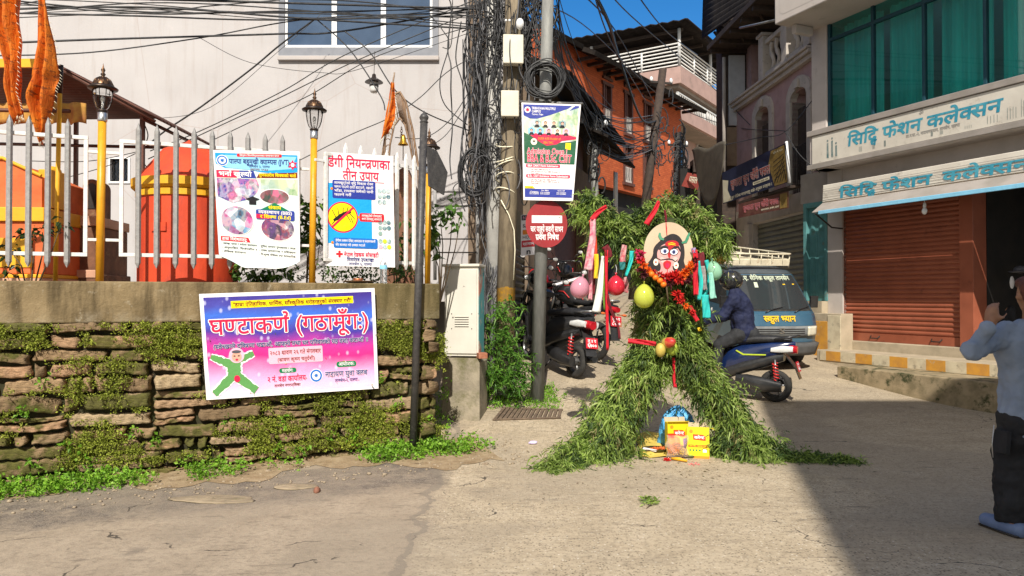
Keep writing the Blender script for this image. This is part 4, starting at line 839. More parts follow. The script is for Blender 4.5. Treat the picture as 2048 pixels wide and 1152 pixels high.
# black stair railing against the house
rl = thing('stair_railing', 'thin black iron railing against the pale house wall', 'railing', (at(910, 500, 9.7).x, 9.7, 1.44)); b = MB(); b.m('dark_iron')
def rr_(px, py): q = at(px, py, 9.7)-rl.location; return tuple(q)
for py in (384, 412, 478, 505): b = MB(); b.m('dark_iron'); b.tube([rr_(872, py), rr_(957, py)], .01, 6); b.build('rail', rl)
for px in (870, 955): b = MB(); b.m('grey_paint'); b.tube([rr_(px, 380), rr_(px, 560)], .022, 8); b.build('post', rl)
for k in range(5): b = MB(); b.m('dark_iron'); cx = 885+k*15; b.tube([rr_(cx+5*cos(a), 395+6*sin(a)) for a in np.linspace(0, pi, 8)], .005, 4); b.build('scroll', rl)
# ---------------------------------------------------------------- cabinet, utility poles, cables
pm('cabinet_paint', (.68, .65, .57), (.6, .57, .5), scale=3, rough=.5, bump=.08, stain=(.12, .1, .08), stscale=11, stlo=.665, sthi=.69)
pm('old_concrete', (.35, .3, .22), (.22, .19, .14), scale=5, rough=.9, bump=.5, bscale=35, stain=(.11, .11, .035), stscale=3, stlo=.5, sthi=.66)
pm('mural_paint', (.12, .42, .46), (.55, .26, .2), scale=3.4, lo=.47, hi=.52, rough=.6, stain=(.55, .5, .42), stscale=6, stlo=.55, sthi=.6)
Fc = Fr(at(888, 600, 8.35), radians(-9)); Fc.o.z = 0
def cx(px, py, y=0): return Fc.px(px, py, y)
gz = ground(Fc.o.x, 8.3)-.03
zc1 = cx(920, 716)[1]; x1 = cx(978, 760)[0]; zt = cx(920, 530)[1]; xa, xb = cx(886, 600)[0], cx(957, 600)[0]
b = MB(); b.m('old_concrete'); b.prism([(-.02, gz), (x1-.1, gz), (x1-.1, zc1-.05), (x1-.13, zc1), (.02, zc1), (-.01, zc1-.1)], -.03, .42); b.m('old_concrete'); pl = b.build('concrete_plinth', label='stained concrete plinth under the pale metal cabinet', cat='plinth', loc=Fc.o, rz=Fc.rz, bevel=.015)
cb = thing('utility_cabinet', 'pale chipped metal utility cabinet with louvres on a plinth', 'cabinet', Fc.w(0, 0, zc1), Fc.rz); H = zt-zc1; D_ = .33
b = MB(); b.m('cabinet_paint'); b.box(xa+.015, xb-.004, .012, D_, .02, H-.02); b.build('body', cb, bevel=.004)
b = MB(); b.m('mural_paint'); b.box(xb-.004, xb, .03, D_-.01, .03, H-.03); b.build('painted_side', cb)
b = MB(); b.m('cabinet_paint'); dx0, dx1 = xa+.045, xb-.02; b.box(dx0, dx1, -.004, .012, .05, H-.05)
for i in range(5): z = .35+i*.026; b.box(dx0+.09, dx1-.09, -.012, -.004, z, z+.008)
d = b.build('door', cb, bevel=.002); b = MB(); b.m('dark_iron')
for i in range(5): z = .35+i*.026; b.box(dx0+.09, dx1-.09, -.0065, -.0041, z-.007, z-.001)
for qx in (.055, .075+dx1-dx0-.13):
    for qz in (.325, .49): b.ell((dx0+qx, -.006, qz), .006, 8, 5)
b.ell((dx0+.07, -.006, .45), .008, 8, 5); b.build('louvre_slots', d)
b = MB(); b.m('cabinet_paint'); b.box(xa-.012, xb+.012, -.015, D_+.02, H-.018, H+.012); b.build('lid', cb, bevel=.006)
pm('brick_red', (.42, .17, .1), (.3, .11, .06), scale=20, rough=.9, bump=.4)
q = Fc.w(cx(962, 708)[0], .02, zc1); b = MB(); b.m('brick_red'); b.obox((q.x, q.y, q.z+.03), (.1, .16, .06), (0, 0, .3)); b.build('loose_brick', label='single red brick lying on the plinth beside the cabinet', cat='brick', bevel=.004)
# drain cover
pm('rusty_grate', (.17, .12, .08), (.1, .07, .05), scale=15, rough=.85, bump=.4)
p0, p1, p2, p3 = on_ground(985, 842), on_ground(1122, 838), on_ground(1126, 822), on_ground(1005, 818)
b = MB(); b.m('rusty_grate')
for i in range(14):
    a, c = p0.lerp(p1, (i+.15)/14), p3.lerp(p2, (i+.15)/14); a2, c2 = p0.lerp(p1, (i+.8)/14), p3.lerp(p2, (i+.8)/14)
    b.add([(v.x, v.y, v.z+o) for o in (.0, .022) for v in (a, a2, c2, c)], [(3, 2, 1, 0), (4, 5, 6, 7), (0, 1, 5, 4), (1, 2, 6, 5), (2, 3, 7, 6), (3, 0, 4, 7)], False)
for a, c in ((p0, p1), (p3, p2)): b.tube([a+Vector((0, 0, .012)), c+Vector((0, 0, .012))], .012, 5)
b.build('drain_grate', label='rusty iron drain grate in the pavement near the steel pole', cat='drain grate')
# poles
def pole_mat(name, c1, c2, bands=None):
    t = NT(name); P = t.coords('World', (1, 1, .22)); n = t.noise(P, 22, 8, .65); col = t.ramp(n, (.35, c1), (.65, c2))
    if bands:
        s = t.n('SeparateXYZ'); t.l(t.coords('World'), s.inputs[0]); z = t.math('ADD', s.outputs[2], t.math('MULTIPLY', t.math('SUBTRACT', t.noise(t.coords('World'), 9, 6, .7), .5), .12))
        for z0, z1, c in bands: col = t.mix(t.math('MULTIPLY', t.math('MULTIPLY', t.math('GREATER_THAN', z, z0), t.math('LESS_THAN', z, z1)), t.ramp(t.noise(t.coords('World'), 20, 6, .7), (.4, 1.), (.52, .55))), col, c)
    t.base(col); t.set(.8, spec=.3); t.bump(n, .5, .01)
pole_mat('pole_wood', (.26, .21, .14), (.14, .11, .075), [(.3, .78, (.62, .58, .5)), (.78, 1.02, (.24, .19, .12)), (1.02, 1.3, (.62, .5, .3)), (1.3, 1.5, (.3, .24, .15)), (1.45, 1.62, (.64, .33, .03))])
pole_mat('pole_steel', (.3, .3, .28), (.21, .21, .2)); MATS['pole_steel'].node_tree.nodes['Principled BSDF'].inputs['Metallic'].default_value = .35
pm('pole_concrete', (.5, .49, .46), (.38, .37, .35), scale=6, rough=.85, bump=.3)
pm('bare_metal', (.33, .32, .3), (.22, .215, .2), scale=18, rough=.45, metal=.7, stain=(.5, .5, .48), stscale=9, stlo=.6, sthi=.62)
def pole(name, label, bottom, Y, top, r0, r1, mat, Yt=None):
    a = at(*bottom, Y); c = at(*top, Yt or Y); g_ = ground(a.x, a.y); k = (g_-.1-a.z)/(c.z-a.z); a2 = a.lerp(c, k); c2 = c+(c-a).normalized()*1.6
    t_ = thing(name, label, 'pole', (a2.x, a2.y, g_)); b = MB(); b.m(mat); b.tube([(0, 0, -.1), c2-Vector((a2.x, a2.y, g_))], [r0, r1], 20); b.build('shaft', t_); return t_, a2, c2
wp_, wa, wc = pole('wooden_pole', 'weathered wooden utility pole with yellow and white painted foot', (1008, 720), 9.25, (1024, 130), .12, .1, 'pole_wood')
b = MB(); b.m('print_cream')
for k, py in enumerate((290, 318, 330, 355, 385)):
    c = at(1012+.0*k, py, 9.25)-Vector((wa.x, wa.y, ground(wa.x, wa.y))); b.tube([(c.x+.128*cos(a), c.y+.128*sin(a), c.z+.05*sin(a+k)) for a in np.linspace(0, 2*pi, 18)[:-1]], .008, 5, closed=True)
c = [at(px, py, 9.12)-Vector((wa.x, wa.y, ground(wa.x, wa.y))) for px, py in ((1002, 400), (1018, 430), (1028, 460), (1030, 500), (1027, 560))]; b.tube(c, .007, 5); b.build('cream_cord', wp_)
cp_, ca, cc = pole('concrete_pole', 'pale concrete utility pole wrapped in hanging cables', (990, 720), 9.5, (986, 60), .105, .09, 'pole_concrete')
sp2, sa, sc2 = pole('steel_pole', 'grey steel pole carrying the no entry sign and campus poster', (1074, 795), 9.0, (1095, 30), .083, .066, 'pole_steel')
b = MB(); b.m('bare_metal'); q = at(1074, 795, 9.0)-Vector((sa.x, sa.y, ground(sa.x, sa.y))); b.lathe([(.07, 2.95), (.088, 2.97), (.088, 3.05), (.07, 3.07)], (.06, 0, 0), 20); b.build('clamp', sp2)
# boxes on the wooden pole
pm('box_cream', (.7, .66, .54), (.6, .56, .45), scale=5, rough=.5, bump=.05, stain=(.3, .25, .16), stscale=9, stlo=.66, sthi=.74)
def jbox(x0, y0, x1, y1, Y, label, dep=.14):
    a, c = at(x0, y1, Y), at(x1, y0, Y); t_ = thing('junction_box', label, 'junction box', ((a.x+c.x)/2, Y, a.z), .06, 'cream junction boxes on the poles'); w, h = c.x-a.x, c.z-a.z
    b = MB(); b.m('box_cream'); b.box(-w/2, w/2, .02, dep, 0, h); b.build('body', t_, bevel=.012); b = MB(); b.m('box_cream'); b.box(-w/2-.006, w/2+.006, -.012, .02, -.006, h+.006); b.build('lid', t_, bevel=.01)
    b = MB(); b.m('dark_iron')
    for i in range(4): b.box(w/2+.007, w/2+.02, -.005, .015, h*(.15+.22*i), h*(.15+.22*i)+.025)
    b.tube([(-w*.2, .05, h), (-w*.1, .05, h+.05), (w*.1, .05, h+.05), (w*.2, .05, h)], .007, 5); b.build('clips', t_)
jbox(1007, 70, 1046, 126, 9.0, 'cream junction box, the upper and larger one on the wooden pole')
jbox(1003, 182, 1037, 232, 9.0, 'cream junction box, the lower and smaller one on the wooden pole')
# cables
pm('cable_black', (.022, .022, .024), (.05, .05, .052), scale=20, rough=.45); pm('cable_grey', (.16, .16, .17), (.1, .1, .11), scale=20, rough=.5)
def wire(pts, r=.007, label=None, sag=0, mat='cable_black', group='overhead cables', name='overhead_cable'):
    P = [at(*q) for q in pts]
    if len(P) == 2: a, c = P; P = [a.lerp(c, i/20)-Vector((0, 0, sag*4*(i/20)*(1-i/20))) for i in range(21)]
    else:
        Q_ = []
        for i in range(len(P)-1):
            p0_, p1_, p2_, p3_ = P[max(0, i-1)], P[i], P[i+1], P[min(len(P)-1, i+2)]
            for k in range(8):
                t_ = k/8; Q_.append(.5*((2*p1_)+(p2_-p0_)*t_+(2*p0_-5*p1_+4*p2_-p3_)*t_*t_+(3*p1_-p0_-3*p2_+p3_)*t_**3))
        P = Q_+[P[-1]]
    b = MB(); b.m(mat); b.tube(P, r, 5, cap=False); return b.build(name, label=label, cat='cable', group=group)
GL = 'black overhead cable in the bundle crossing the pale house wall'
for pts, r in (([(-40, 20, 7.6), (300, 15, 8.2), (620, 38, 8.8), (985, 60, 9.5)], .012), ([(-40, 25, 7.4), (270, 32, 8.0), (560, 40, 8.7), (985, 30, 9.5)], .010), ([(-40, 88, 7.6), (230, 78, 8.1), (560, 68, 8.8), (690, 62, 9.1), (985, 10, 9.5)], .012),
               ([(-40, 112, 7.8), (180, 105, 8.2), (400, 76, 8.6), (640, 36, 9.0), (985, 25, 9.5)], .008), ([(-40, -5, 7.8), (280, 24, 8.3), (420, 12, 8.5), (560, 0, 8.8)], .007), ([(-40, 20, 7.8), (60, 5, 8.0), (140, -10, 8.1)], .007), ([(150, -5, 8), (500, 4, 8.6), (985, 19, 9.5)], .014), ([(300, 0, 8.2), (700, 2, 9), (985, 40, 9.4)], .009)):
    wire(pts, r, GL)
for k in range(7): wire([(-30, random.uniform(-8, 40), 7.6), (300, random.uniform(5, 30), 8.2), (640, random.uniform(15, 42), 8.9), (985, random.uniform(5, 70), 9.5)], random.uniform(.004, .008), GL)
GD = 'thin dark cable slanting down across the pale house wall'
for pts, r in (([(630, 38, 9.2), (560, 90, 9.3), (500, 140, 9.4), (400, 215, 9.5), (330, 262, 9.6), (290, 296, 9.6)], .011), ([(985, -15, 9.6), (700, 105, 9.6), (560, 185, 9.6), (400, 262, 9.6), (300, 302, 9.5)], .007), ([(985, 8, 9.6), (720, 118, 9.6), (560, 195, 9.6), (400, 270, 9.6), (296, 318, 9.5)], .007),
               ([(985, 40, 9.6), (760, 110, 9.5), (620, 190, 9.5), (520, 235, 9.5), (430, 278, 9.5)], .006), ([(630, 36, 9), (700, 100, 9), (760, 190, 9), (770, 220, 8.9)], .008), ([(690, 63, 9), (740, 105, 9), (790, 180, 9), (850, 225, 9.1), (940, 262, 9.4)], .008),
               ([(400, 76, 9.6), (500, 125, 9.7), (640, 145, 9.8), (720, 138, 9.8), (985, 50, 9.6)], .004), ([(985, 95, 9.5), (900, 140, 9.4), (840, 195, 9.2), (780, 235, 9.1), (700, 270, 9.1), (600, 320, 9)], .006), ([(860, 30, 9.3), (885, 60, 9.2), (898, 90, 9.2), (880, 160, 9.2), (890, 210, 9.3), (935, 250, 9.4)], .007),
               ([(905, 0, 9.4), (905, 60, 9.3), (900, 95, 9.3), (885, 95, 9.3)], .006), ([(940, 180, 9.4), (900, 240, 9.2), (850, 275, 9.1), (790, 275, 9.0)], .006), ([(955, 170, 9.5), (900, 260, 9.4), (865, 290, 9.3)], .005), ([(300, 238, 10.5), (420, 215, 10.6), (560, 100, 10.8), (640, 30, 11)], .004), ([(60, 322, 9), (180, 322, 9.2), (290, 300, 9.4)], .005), ([(100, 364, 9), (220, 330, 9.2), (300, 292, 9.4)], .005), ([(282, 235, 7.8), (296, 270, 7.9), (286, 300, 7.9), (290, 330, 7.9), (310, 338, 8)], .006)):
    wire(pts, r, GD)
GS = 'black overhead cable fanning out against the blue sky above the street'
for pts, r in (([(1095, -60, 9), (1230, 60, 14), (1320, 230, 24)], .012), ([(1150, -80, 9), (1215, 40, 12), (1240, 120, 16), (1285, 240, 20), (1325, 235, 22)], .03), ([(1190, -60, 9), (1260, 30, 14), (1400, 150, 22), (1500, 250, 17)], .012), ([(1240, -60, 10), (1330, 60, 16), (1395, 110, 22)], .012), ([(1180, -40, 9), (1225, 90, 14), (1290, 200, 22)], .012),
               ([(1060, 0, 9.2), (1180, 60, 16), (1330, 200, 24), (1450, 250, 20), (1570, 262, 14.2)], .011), ([(1450, 290, 16), (1520, 275, 15), (1570, 264, 14.2), (1625, 200, 14)], .009), ([(1570, 264, 14.2), (1600, 310, 13.8), (1640, 345, 13.5)], .009), ([(1095, 20, 9), (1130, 150, 12), (1190, 300, 17)], .01)):
    wire(pts, r, GS)
rw = random.Random(5)
for k in range(16):
    x0_ = rw.uniform(1085, 1125); y0_ = rw.uniform(-30, 90); wire([(x0_, y0_, 9.1), (rw.uniform(1110, 1150), rw.uniform(90, 170), 12), (rw.uniform(1170, 1235), rw.uniform(220, 290), 19)], rw.uniform(.006, .011), 'black cable sweeping from the steel pole towards the brick house')
for k in range(20):
    y0_ = rw.uniform(225, 300); wire([(rw.uniform(1185, 1195), y0_, 18), (1250, y0_+rw.uniform(0, 40), 20), (rw.uniform(1305, 1330), rw.uniform(215, 330), 22)], rw.uniform(.008, .016), 'black cable strung between the two street poles before the brick house', mat='cable_grey' if rw.random() < .3 else 'cable_black')
# the tangle around the poles: nobody could count it
tg = MB()
def strand(P, r, mat): tg.m(mat); tg.tube(P, r, 4, cap=False)
def spl(P, k=6):
    out = []
    for i in range(len(P)-1):
        p0_, p1_, p2_, p3_ = P[max(0, i-1)], P[i], P[i+1], P[min(len(P)-1, i+2)]
        for j in range(k): t_ = j/k; out.append(.5*((2*p1_)+(p2_-p0_)*t_+(2*p0_-5*p1_+4*p2_-p3_)*t_*t_+(3*p1_-p0_-3*p2_+p3_)*t_**3))
    return out+[P[-1]]
for k in range(108):          # hanging along the poles
    xc = rw.gauss(962, 25) if k < 70 else rw.gauss(1030, 16); P = []; y_ = rw.uniform(-80, 120); y1_ = rw.uniform(240, 420) if rw.random() < .6 else rw.uniform(420, 520); drift = rw.uniform(-10, 14)
    if k >= 70: y1_ = rw.uniform(100, 300)
    Y0 = rw.uniform(9.15, 9.9) if k < 70 else rw.uniform(9.0, 9.4)
    while y_ < y1_: P.append(at(xc+drift*(y_/400)+rw.gauss(0, 7), y_, Y0+rw.gauss(0, .04))); y_ += rw.uniform(35, 80)
    if len(P) > 2: strand(spl(P), rw.uniform(.004, .011), 'cable_black' if rw.random() < .6 else 'cable_grey')
for k in range(30):           # down the pale pillar to the cabinet
    x0_ = rw.gauss(975, 10); P = [at(x0_+rw.gauss(0, 4), 400, 9.5), at(x0_+rw.gauss(8, 9), 470, 9.5), at(x0_+rw.gauss(14, 9), 540, 9.4), at(rw.gauss(985, 12), 610, 9.4), at(rw.gauss(990, 12), 700, 9.35)]; strand(spl(P), rw.uniform(.004, .009), 'cable_black' if rw.random() < .6 else 'cable_grey')
for k in range(90):           # loops
    c_ = (rw.gauss(985, 26), rw.uniform(-20, 380)); rr_x, rr_y = rw.uniform(8, 34), rw.uniform(14, 60); a0 = rw.uniform(0, 6); n_ = rw.uniform(2.5, 5.8); Y0 = rw.uniform(9.05, 9.6)
    strand([at(c_[0]+rr_x*cos(a0+n_*i/14)+i*.6, c_[1]+rr_y*sin(a0+n_*i/14), Y0+.03*sin(i)) for i in range(15)], rw.uniform(.004, .009), 'cable_black' if rw.random() < .8 else 'cable_grey')
for k in range(75):           # between the poles and up out of the picture
    P = [at(rw.gauss(985, 20), rw.uniform(-60, 120), 9.5), at(rw.gauss(1020, 18), rw.uniform(-60, 160), 9.3), at(rw.gauss(1060, 22), rw.uniform(-60, 140), 9.2), at(rw.gauss(1090, 12), rw.uniform(-80, 160), 9.1)]; strand(spl(P), rw.uniform(.004, .01), 'cable_black')
tg.build('cable_tangle', label='dense tangle of black and grey cables wrapped around the poles', cat='cables', kind='stuff')
for px, py, rx, ry, Y, n_, lb in ((1090, 160, 38, 36, 8.82, 34, 'thick coil of black cable hung on the steel pole above the poster'), (948, 345, 30, 46, 9.25, 13, 'oval coil of black cable hung on the concrete pole')):
    b = MB(); b.m('cable_black'); c = at(px, py, Y); k = Y/FPX
    for i in range(n_):
        q = rw.uniform(.74, 1.08) if n_ > 20 else rw.uniform(.9, 1.06); o = (rw.gauss(0, 2.2), rw.gauss(0, 2.2)); yo = rw.uniform(-.04, .04); ph = rw.uniform(0, 6)
        b.tube([(c.x+k*(rx*q*cos(a)+o[0]+1.2*sin(3*a+ph)), c.y+yo+.01*sin(2*a+ph), c.z+k*(ry*q*sin(a)+o[1]+1.2*cos(4*a+ph))) for a in np.linspace(0, 2*pi, 30)[:-1]], .0065, 5, closed=True)
    b.build('cable_coil', label=lb, cat='cable coil')
# insulators at the top
b = MB(); b.m('white_frame')
for px in (1012, 1019): b.ell(at(px, 41, 8.95), .016, 10, 8)
b.ell(at(1040, 48, 9.0), (.05, .05, .07), 12, 8); b.build('insulator_set', label='white insulators in the cable tangle at the top of the wooden pole', cat='insulators')
# no-entry sign and campus poster on the steel pole
pm('sign_red', (.34, .03, .035), (.27, .026, .03), scale=6, rough=.4, stain=(.42, .12, .1), stscale=6, stlo=.6, sthi=.75)
c = at(1093, 448, 8.86); R = .248; ne = thing('no_entry_sign', 'round red no entry sign on the steel pole', 'sign', c, radians(4))
b = MB(); b.m('sign_red'); ring = [(R*cos(a), R*1.13*sin(a)) for a in np.linspace(0, 2*pi, 49)[:-1]]; b.prism(ring, -.004, .004); b.build('plate', ne)
b = MB(); b.m('print_white'); b.box(-.175, .185, -.0065, -.0045, .012, .1); b.build('white_bar', ne); b = MB(); text(b, 'चार पाङ्ग्रे सवारी साधन', -.19, -.092, .062, 'print_white', -.0065, .385, .02); text(b, 'प्रवेश निषेध', -.13, -.188, .062, 'print_white', -.0065, .275, .025); b.build('lettering', ne)
b = MB(); b.m('bare_metal'); b.box(-.12, .06, .005, .03, .02, .05); b.build('bracket', ne)
Wp, Hp = 420, 690
TP, L = poster('pole_poster', 'tall campus admission poster tied to the steel pole', [at(1047, 400, 8.8), at(1146, 402, 8.8), at(1162, 209, 8.8), at(1043, 205, 8.8)], Wp, Hp, 'print_white')
L.m('photo_campus'); L.poly([(12, -.002, 430), (408, -.002, 430), (408, -.002, 670), (12, -.002, 670)])
L.m('print_royal'); L.poly([(12, -.003, 600), (60, -.003, 578), (110, -.003, 578), (200, -.003, 605), (330, -.003, 655), (360, -.003, 678), (12, -.003, 678)]); L.poly([(340, -.003, 640), (408, -.003, 665), (408, -.003, 678), (380, -.003, 678)])
L.m('print_white'); L.disc((42, -.0042, 640), 22); star(L, 42, 640, 17, -.0054, 'print_crimson', 6); text(L, 'TRIBHUVAN MULTIPLE', 72, 644, 16, 'print_white', -.0045, 170, .02); text(L, 'CAMPUS', 72, 622, 16, 'print_white', -.0045, 65, .02); text(L, 'Tansen, Palpa', 72, 604, 11, 'print_white', -.0045, 82)
L.m('print_darkgreen'); L.poly([(12, -.003, 260), (408, -.003, 260), (408, -.003, 430), (200, -.003, 400), (12, -.003, 480)])
L.m('print_crimson'); L.poly([(60, -.0042, 460), (130, -.0042, 415), (185, -.0042, 388), (260, -.0042, 400), (300, -.0042, 425), (405, -.0042, 440), (405, -.0042, 455), (330, -.0042, 470), (80, -.0042, 475)])
for i in range(9):
    x_, z_ = (110+62*i, 545) if i < 4 else (70+64*(i-4), 490); L.m(('photo_small', 'print_cream', 'photo_campus', 'photo_small', 'print_lightblue', 'print_lightblue', 'print_pink', 'print_cream', 'print_pink')[i]); 
    L.poly([(x_+30*cos(pi*k/3+pi/6), -.0054, z_+30*sin(pi*k/3+pi/6)) for k in range(6)]); L.m('print_black'); L.disc((x_, -.0062, z_+6), 12, 12); L.poly([(x_-20, -.0063, z_-27), (x_+20, -.0063, z_-27), (x_+11, -.0063, z_-8), (x_-11, -.0063, z_-8)]); L.m('print_skin'); L.disc((x_, -.007, z_+3), 9, 12)
L.m('print_cream'); L.disc((88, -.0054, 415), 24); L.m('print_black'); L.disc((88, -.0066, 418), 11, 4, ry=8)
text(L, 'SGPA 4.00 Holder of', 118, 430, 17, 'print_orange', -.0055, 170, .02); text(L, 'BBA TMC', 160, 402, 16, 'print_orange', -.0055, 75, .02); L.m('print_yellow'); L.poly([(328, -.0056, 370), (368, -.0056, 362), (368, -.0056, 412), (328, -.0056, 412)])
text(L, 'Admission Open !', 35, 330, 38, 'print_white', -.0045, 310, .05); text(L, 'Admission Open !', 35, 330, 38, 'print_crimson', -.006, 310, .02)
text(L, 'BBA & B.Sc. CSIT', 35, 272, 50, 'print_white', -.0045, 345, .05); text(L, 'BBA & B.Sc. CSIT', 35, 272, 50, 'print_crimson', -.006, 345, .025)
for z_, w_, s_ in ((232, 260, 'BBA CMAT Form Submission'), (160, 345, 'B.Sc. CSIT Entrance Form Submission')): rrect(L, 25, 35+w_, z_, z_+24, -.003, 'print_crimson', 8); text(L, s_, 38, z_+5, 14, 'print_white', -.0045, w_-18, .025)
for z_, s_ in ((214, 'Last Date: 2083 Shrawan 9'), (199, 'Date of Entrance Test: 2083 Shrawan 13'), (184, 'Time: 8:00 a.m.'), (142, 'Last Day: August 9th: 2083 Shrawan 9'), (128, 'Date of Entrance Exam: 2083 Shrawan 24'), (114, 'Time: 8:00 a.m.')): text(L, s_, 62, z_, 9, 'print_brown', -.003, len(s_)*6.2)
L.m('print_royal'); L.poly([(12, -.003, 22), (408, -.003, 22), (408, -.003, 82), (12, -.003, 82)]); L.m('print_yellow'); L.poly([(12, -.0036, 84), (95, -.0036, 84), (80, -.0036, 100), (12, -.0036, 100)]); text(L, 'For more details', 18, 88, 9, 'print_brown', -.0048, 60)
for x_, s_ in ((150, 'For BBA'), (285, 'For B.Sc. CSIT'), (60, 'Campus')): text(L, s_, x_, 66 if x_ > 100 else 56, 9, 'print_white', -.0045, 60); [text(L, '075-520000', x_-8, 52-10*j, 7, 'print_white', -.0045, 78) for j in range(2)]
lettering(L, TP)
b = MB(); b.m('bare_metal'); q0, q1 = at(1040, 203, 8.86), at(1166, 207, 8.86); b.tube([q0, q1], .012, 6); b.build('batten', TP, loc=-TP.location)
# ferns and grass round the pole feet
leaf_mat('fern_leaf', (.05, .14, .015), (.11, .26, .03), (.2, .36, .05), .45)
fp = []
for cxp, cyp, Y, n_, s_ in ((1000, 640, 8.95, 60, .1), (1005, 700, 8.85, 70, .12), (1030, 740, 8.8, 60, .12), (985, 745, 8.7, 30, .07), (1015, 770, 8.75, 60, .12)):
    c = at(cxp, cyp, Y); fp += [(c.x+random.gauss(0, s_), c.y+random.gauss(0, .08), c.z+random.gauss(0, s_)) for _ in range(n_)]
leaf_cloud('roadside_ferns', np.array(fp), np.array([.3, -.7, .3]), (.05, .13), 'fern_leaf', 'bright green feathery ferns between the plinth and the wooden pole', 'ferns', per=7, spread=.02, droop=.5, ratio=.22)
wp = []
for k in range(420):
    px, py = random.uniform(970, 1110), random.uniform(775, 818); px = px+(py-790)*.3; p = on_ground(px, py) if k % 3 == 0 else p+Vector((random.gauss(0, .05), random.gauss(0, .05), 0)); wp.append((p.x, p.y, ground(p.x, p.y)+random.random()*.04))
for k in range(160): p = on_ground(random.uniform(845, 905), random.uniform(720, 850)); wp.append((p.x, 7.75+random.random()*.35, random.uniform(.1, .6)*random.random()+.1))
leaf_cloud('pavement_grass', np.array(wp), np.array([0, -.2, .6]), (.02, .06), 'weed_leaf', 'short green grass around the feet of the poles', 'grass', per=6, spread=.025, ratio=.35)
# ---------------------------------------------------------------- tall block behind the camera whose shade lies on the road
pm('shade_block_wall', (.5, .44, .36), (.42, .37, .3), scale=2, rough=.9, bump=.1)
sb = thing('apartment_block', 'plain plastered apartment block behind the viewpoint, shading the road', 'building', (2.66, -5.0, 0))
b = MB(); b.m('shade_block_wall'); H = 14.1; b.prism([(0, 0), (-2.3, -9), (16, -9), (16, 0)][::-1], 0, H, 'z'); b.build('walls', sb)
wmb = MB(); wmb.m('dark_glass')
for i in range(6):
    for j in range(4): wmb.box(1+i*2.5, 2.3+i*2.5, .005, .02, 1.6+j*3.1, 3.2+j*3.1)
wmb.build('window_panes', sb)

# ---------------------------------------------------------------- fashion shop on the right
pm('shop_white', (.56, .5, .46), (.48, .43, .39), scale=2, rough=.75, bump=.1, stain=(.3, .26, .22), stscale=2.5, stlo=.6, sthi=.75)
pm('shop_grey', (.36, .32, .29), (.28, .25, .22), scale=3, rough=.85, bump=.2)
pm('shutter_brown', (.33, .1, .055), (.27, .08, .044), scale=3, rough=.3, bump=.05, stain=(.2, .06, .035), stscale=5)
pm('teal_frame', (.015, .06, .085), (.02, .075, .1), scale=8, rough=.4)
pm('kerb_yellow', (.62, .3, .04), (.5, .24, .05), scale=9, rough=.85, bump=.2, stain=(.42, .37, .28), stscale=8, stlo=.6, sthi=.66)
pm('kerb_white', (.62, .54, .38), (.5, .42, .29), scale=9, rough=.85, bump=.2, stain=(.3, .26, .19), stscale=8, stlo=.56, sthi=.66)
pm('step_concrete', (.46, .38, .27), (.36, .3, .21), scale=5, rough=.9, bump=.35)
pm('step_mossy', (.36, .28, .17), (.2, .16, .09), scale=6, rough=.95, bump=.5, stain=(.05, .055, .02), stscale=4, stlo=.52, sthi=.62)
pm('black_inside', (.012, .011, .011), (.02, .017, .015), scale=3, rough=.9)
t = NT('teal_glass'); tr = t.n('BsdfTransparent'); tr.inputs[0].default_value = (.17, .7, .68, 1); gl = t.n('BsdfGlossy'); gl.inputs['Roughness'].default_value = .02; gl.inputs[0].default_value = (.75, .9, .95, 1); lw = t.n('LayerWeight'); lw.inputs[0].default_value = .22
mx = t.n('MixShader'); t.l(t.math('ADD', t.math('MULTIPLY', lw.outputs['Facing'], .5), .05), mx.inputs[0]); t.l(tr.outputs[0], mx.inputs[1]); t.l(gl.outputs[0], mx.inputs[2]); t.l(mx.outputs[0], t.out.inputs[0])
pm('curtain_cloth', (.72, .8, .74), (.42, .52, .5), scale=1.2, stretch=(4, 4, .3), rough=.9)
FR = Fr((5.75, 14.0, 0), atan2(-.919, .395)); R = lambda px, py, y=0: FR.px(px, py, y)
fs_ = thing('fashion_shop', 'white shop building with teal windows above a brown roller shutter', 'shop', FR.o, FR.rz)
UP = -.35                                            # upper floor overhang
X0 = R(1656, 600)[0]; XS0, XS1 = R(1685, 600)[0], R(1919, 600)[0]; XJ = R(1947, 600)[0]; XE = 7.2
zsh = R(1800, 687)[1]; zst = R(1800, 400)[1]+.35; zb0 = R(1800, 306, UP)[1]; zb1 = R(1800, 219, UP)[1]; XU0 = R(1623, 300, UP)[0]
b = MB(); b.m('shop_white'); b.box(X0, XS0, 0, .3, 0, zb0+.05); b.box(XS0, XE, .02, .3, zst, zb0+.05); b.box(5.6, XE, 0, .3, 0, zst); b.build('ground_walls', fs_)
b = MB(); b.m('shop_white'); b.box(XU0, R(1653, 200, UP)[0], UP, .6, zb0, zb1+2.2); b.box(XU0, XE, UP-.05, .3, zb0, zb1); b.box(XU0, XE, .9, 1.2, zb1, zb1+2.4); b.build('upper_walls', fs_, bevel=.02)
b = MB(); b.m('shop_grey'); 
for a in ((zb0, zb0+.09), (zb1-.09, zb1+.01)): b.box(XU0-.02, XE, UP-.1, UP-.051, *a)
b.build('band_moulding', fs_, bevel=.008)
sill = zb1; wx = [R(q, 200, UP)[0] for q in (1656, 1743, 1845, 1968)]+[R(2100, 200, UP)[0], R(2250, 200, UP)[0]]; zt2 = R(1700, 62, UP)[1]; ztop = zb1+2.1
b = MB(); b.m('teal_frame')
for x in wx: b.box(x-.025, x+.025, UP+.02, UP+.09, sill, ztop)
b.box(wx[0], wx[-1], UP+.022, UP+.088, sill, sill+.05); b.box(wx[0], wx[-1], UP+.021, UP+.089, zt2-.03, zt2+.03); win = b.build('window', fs_, bevel=.004)
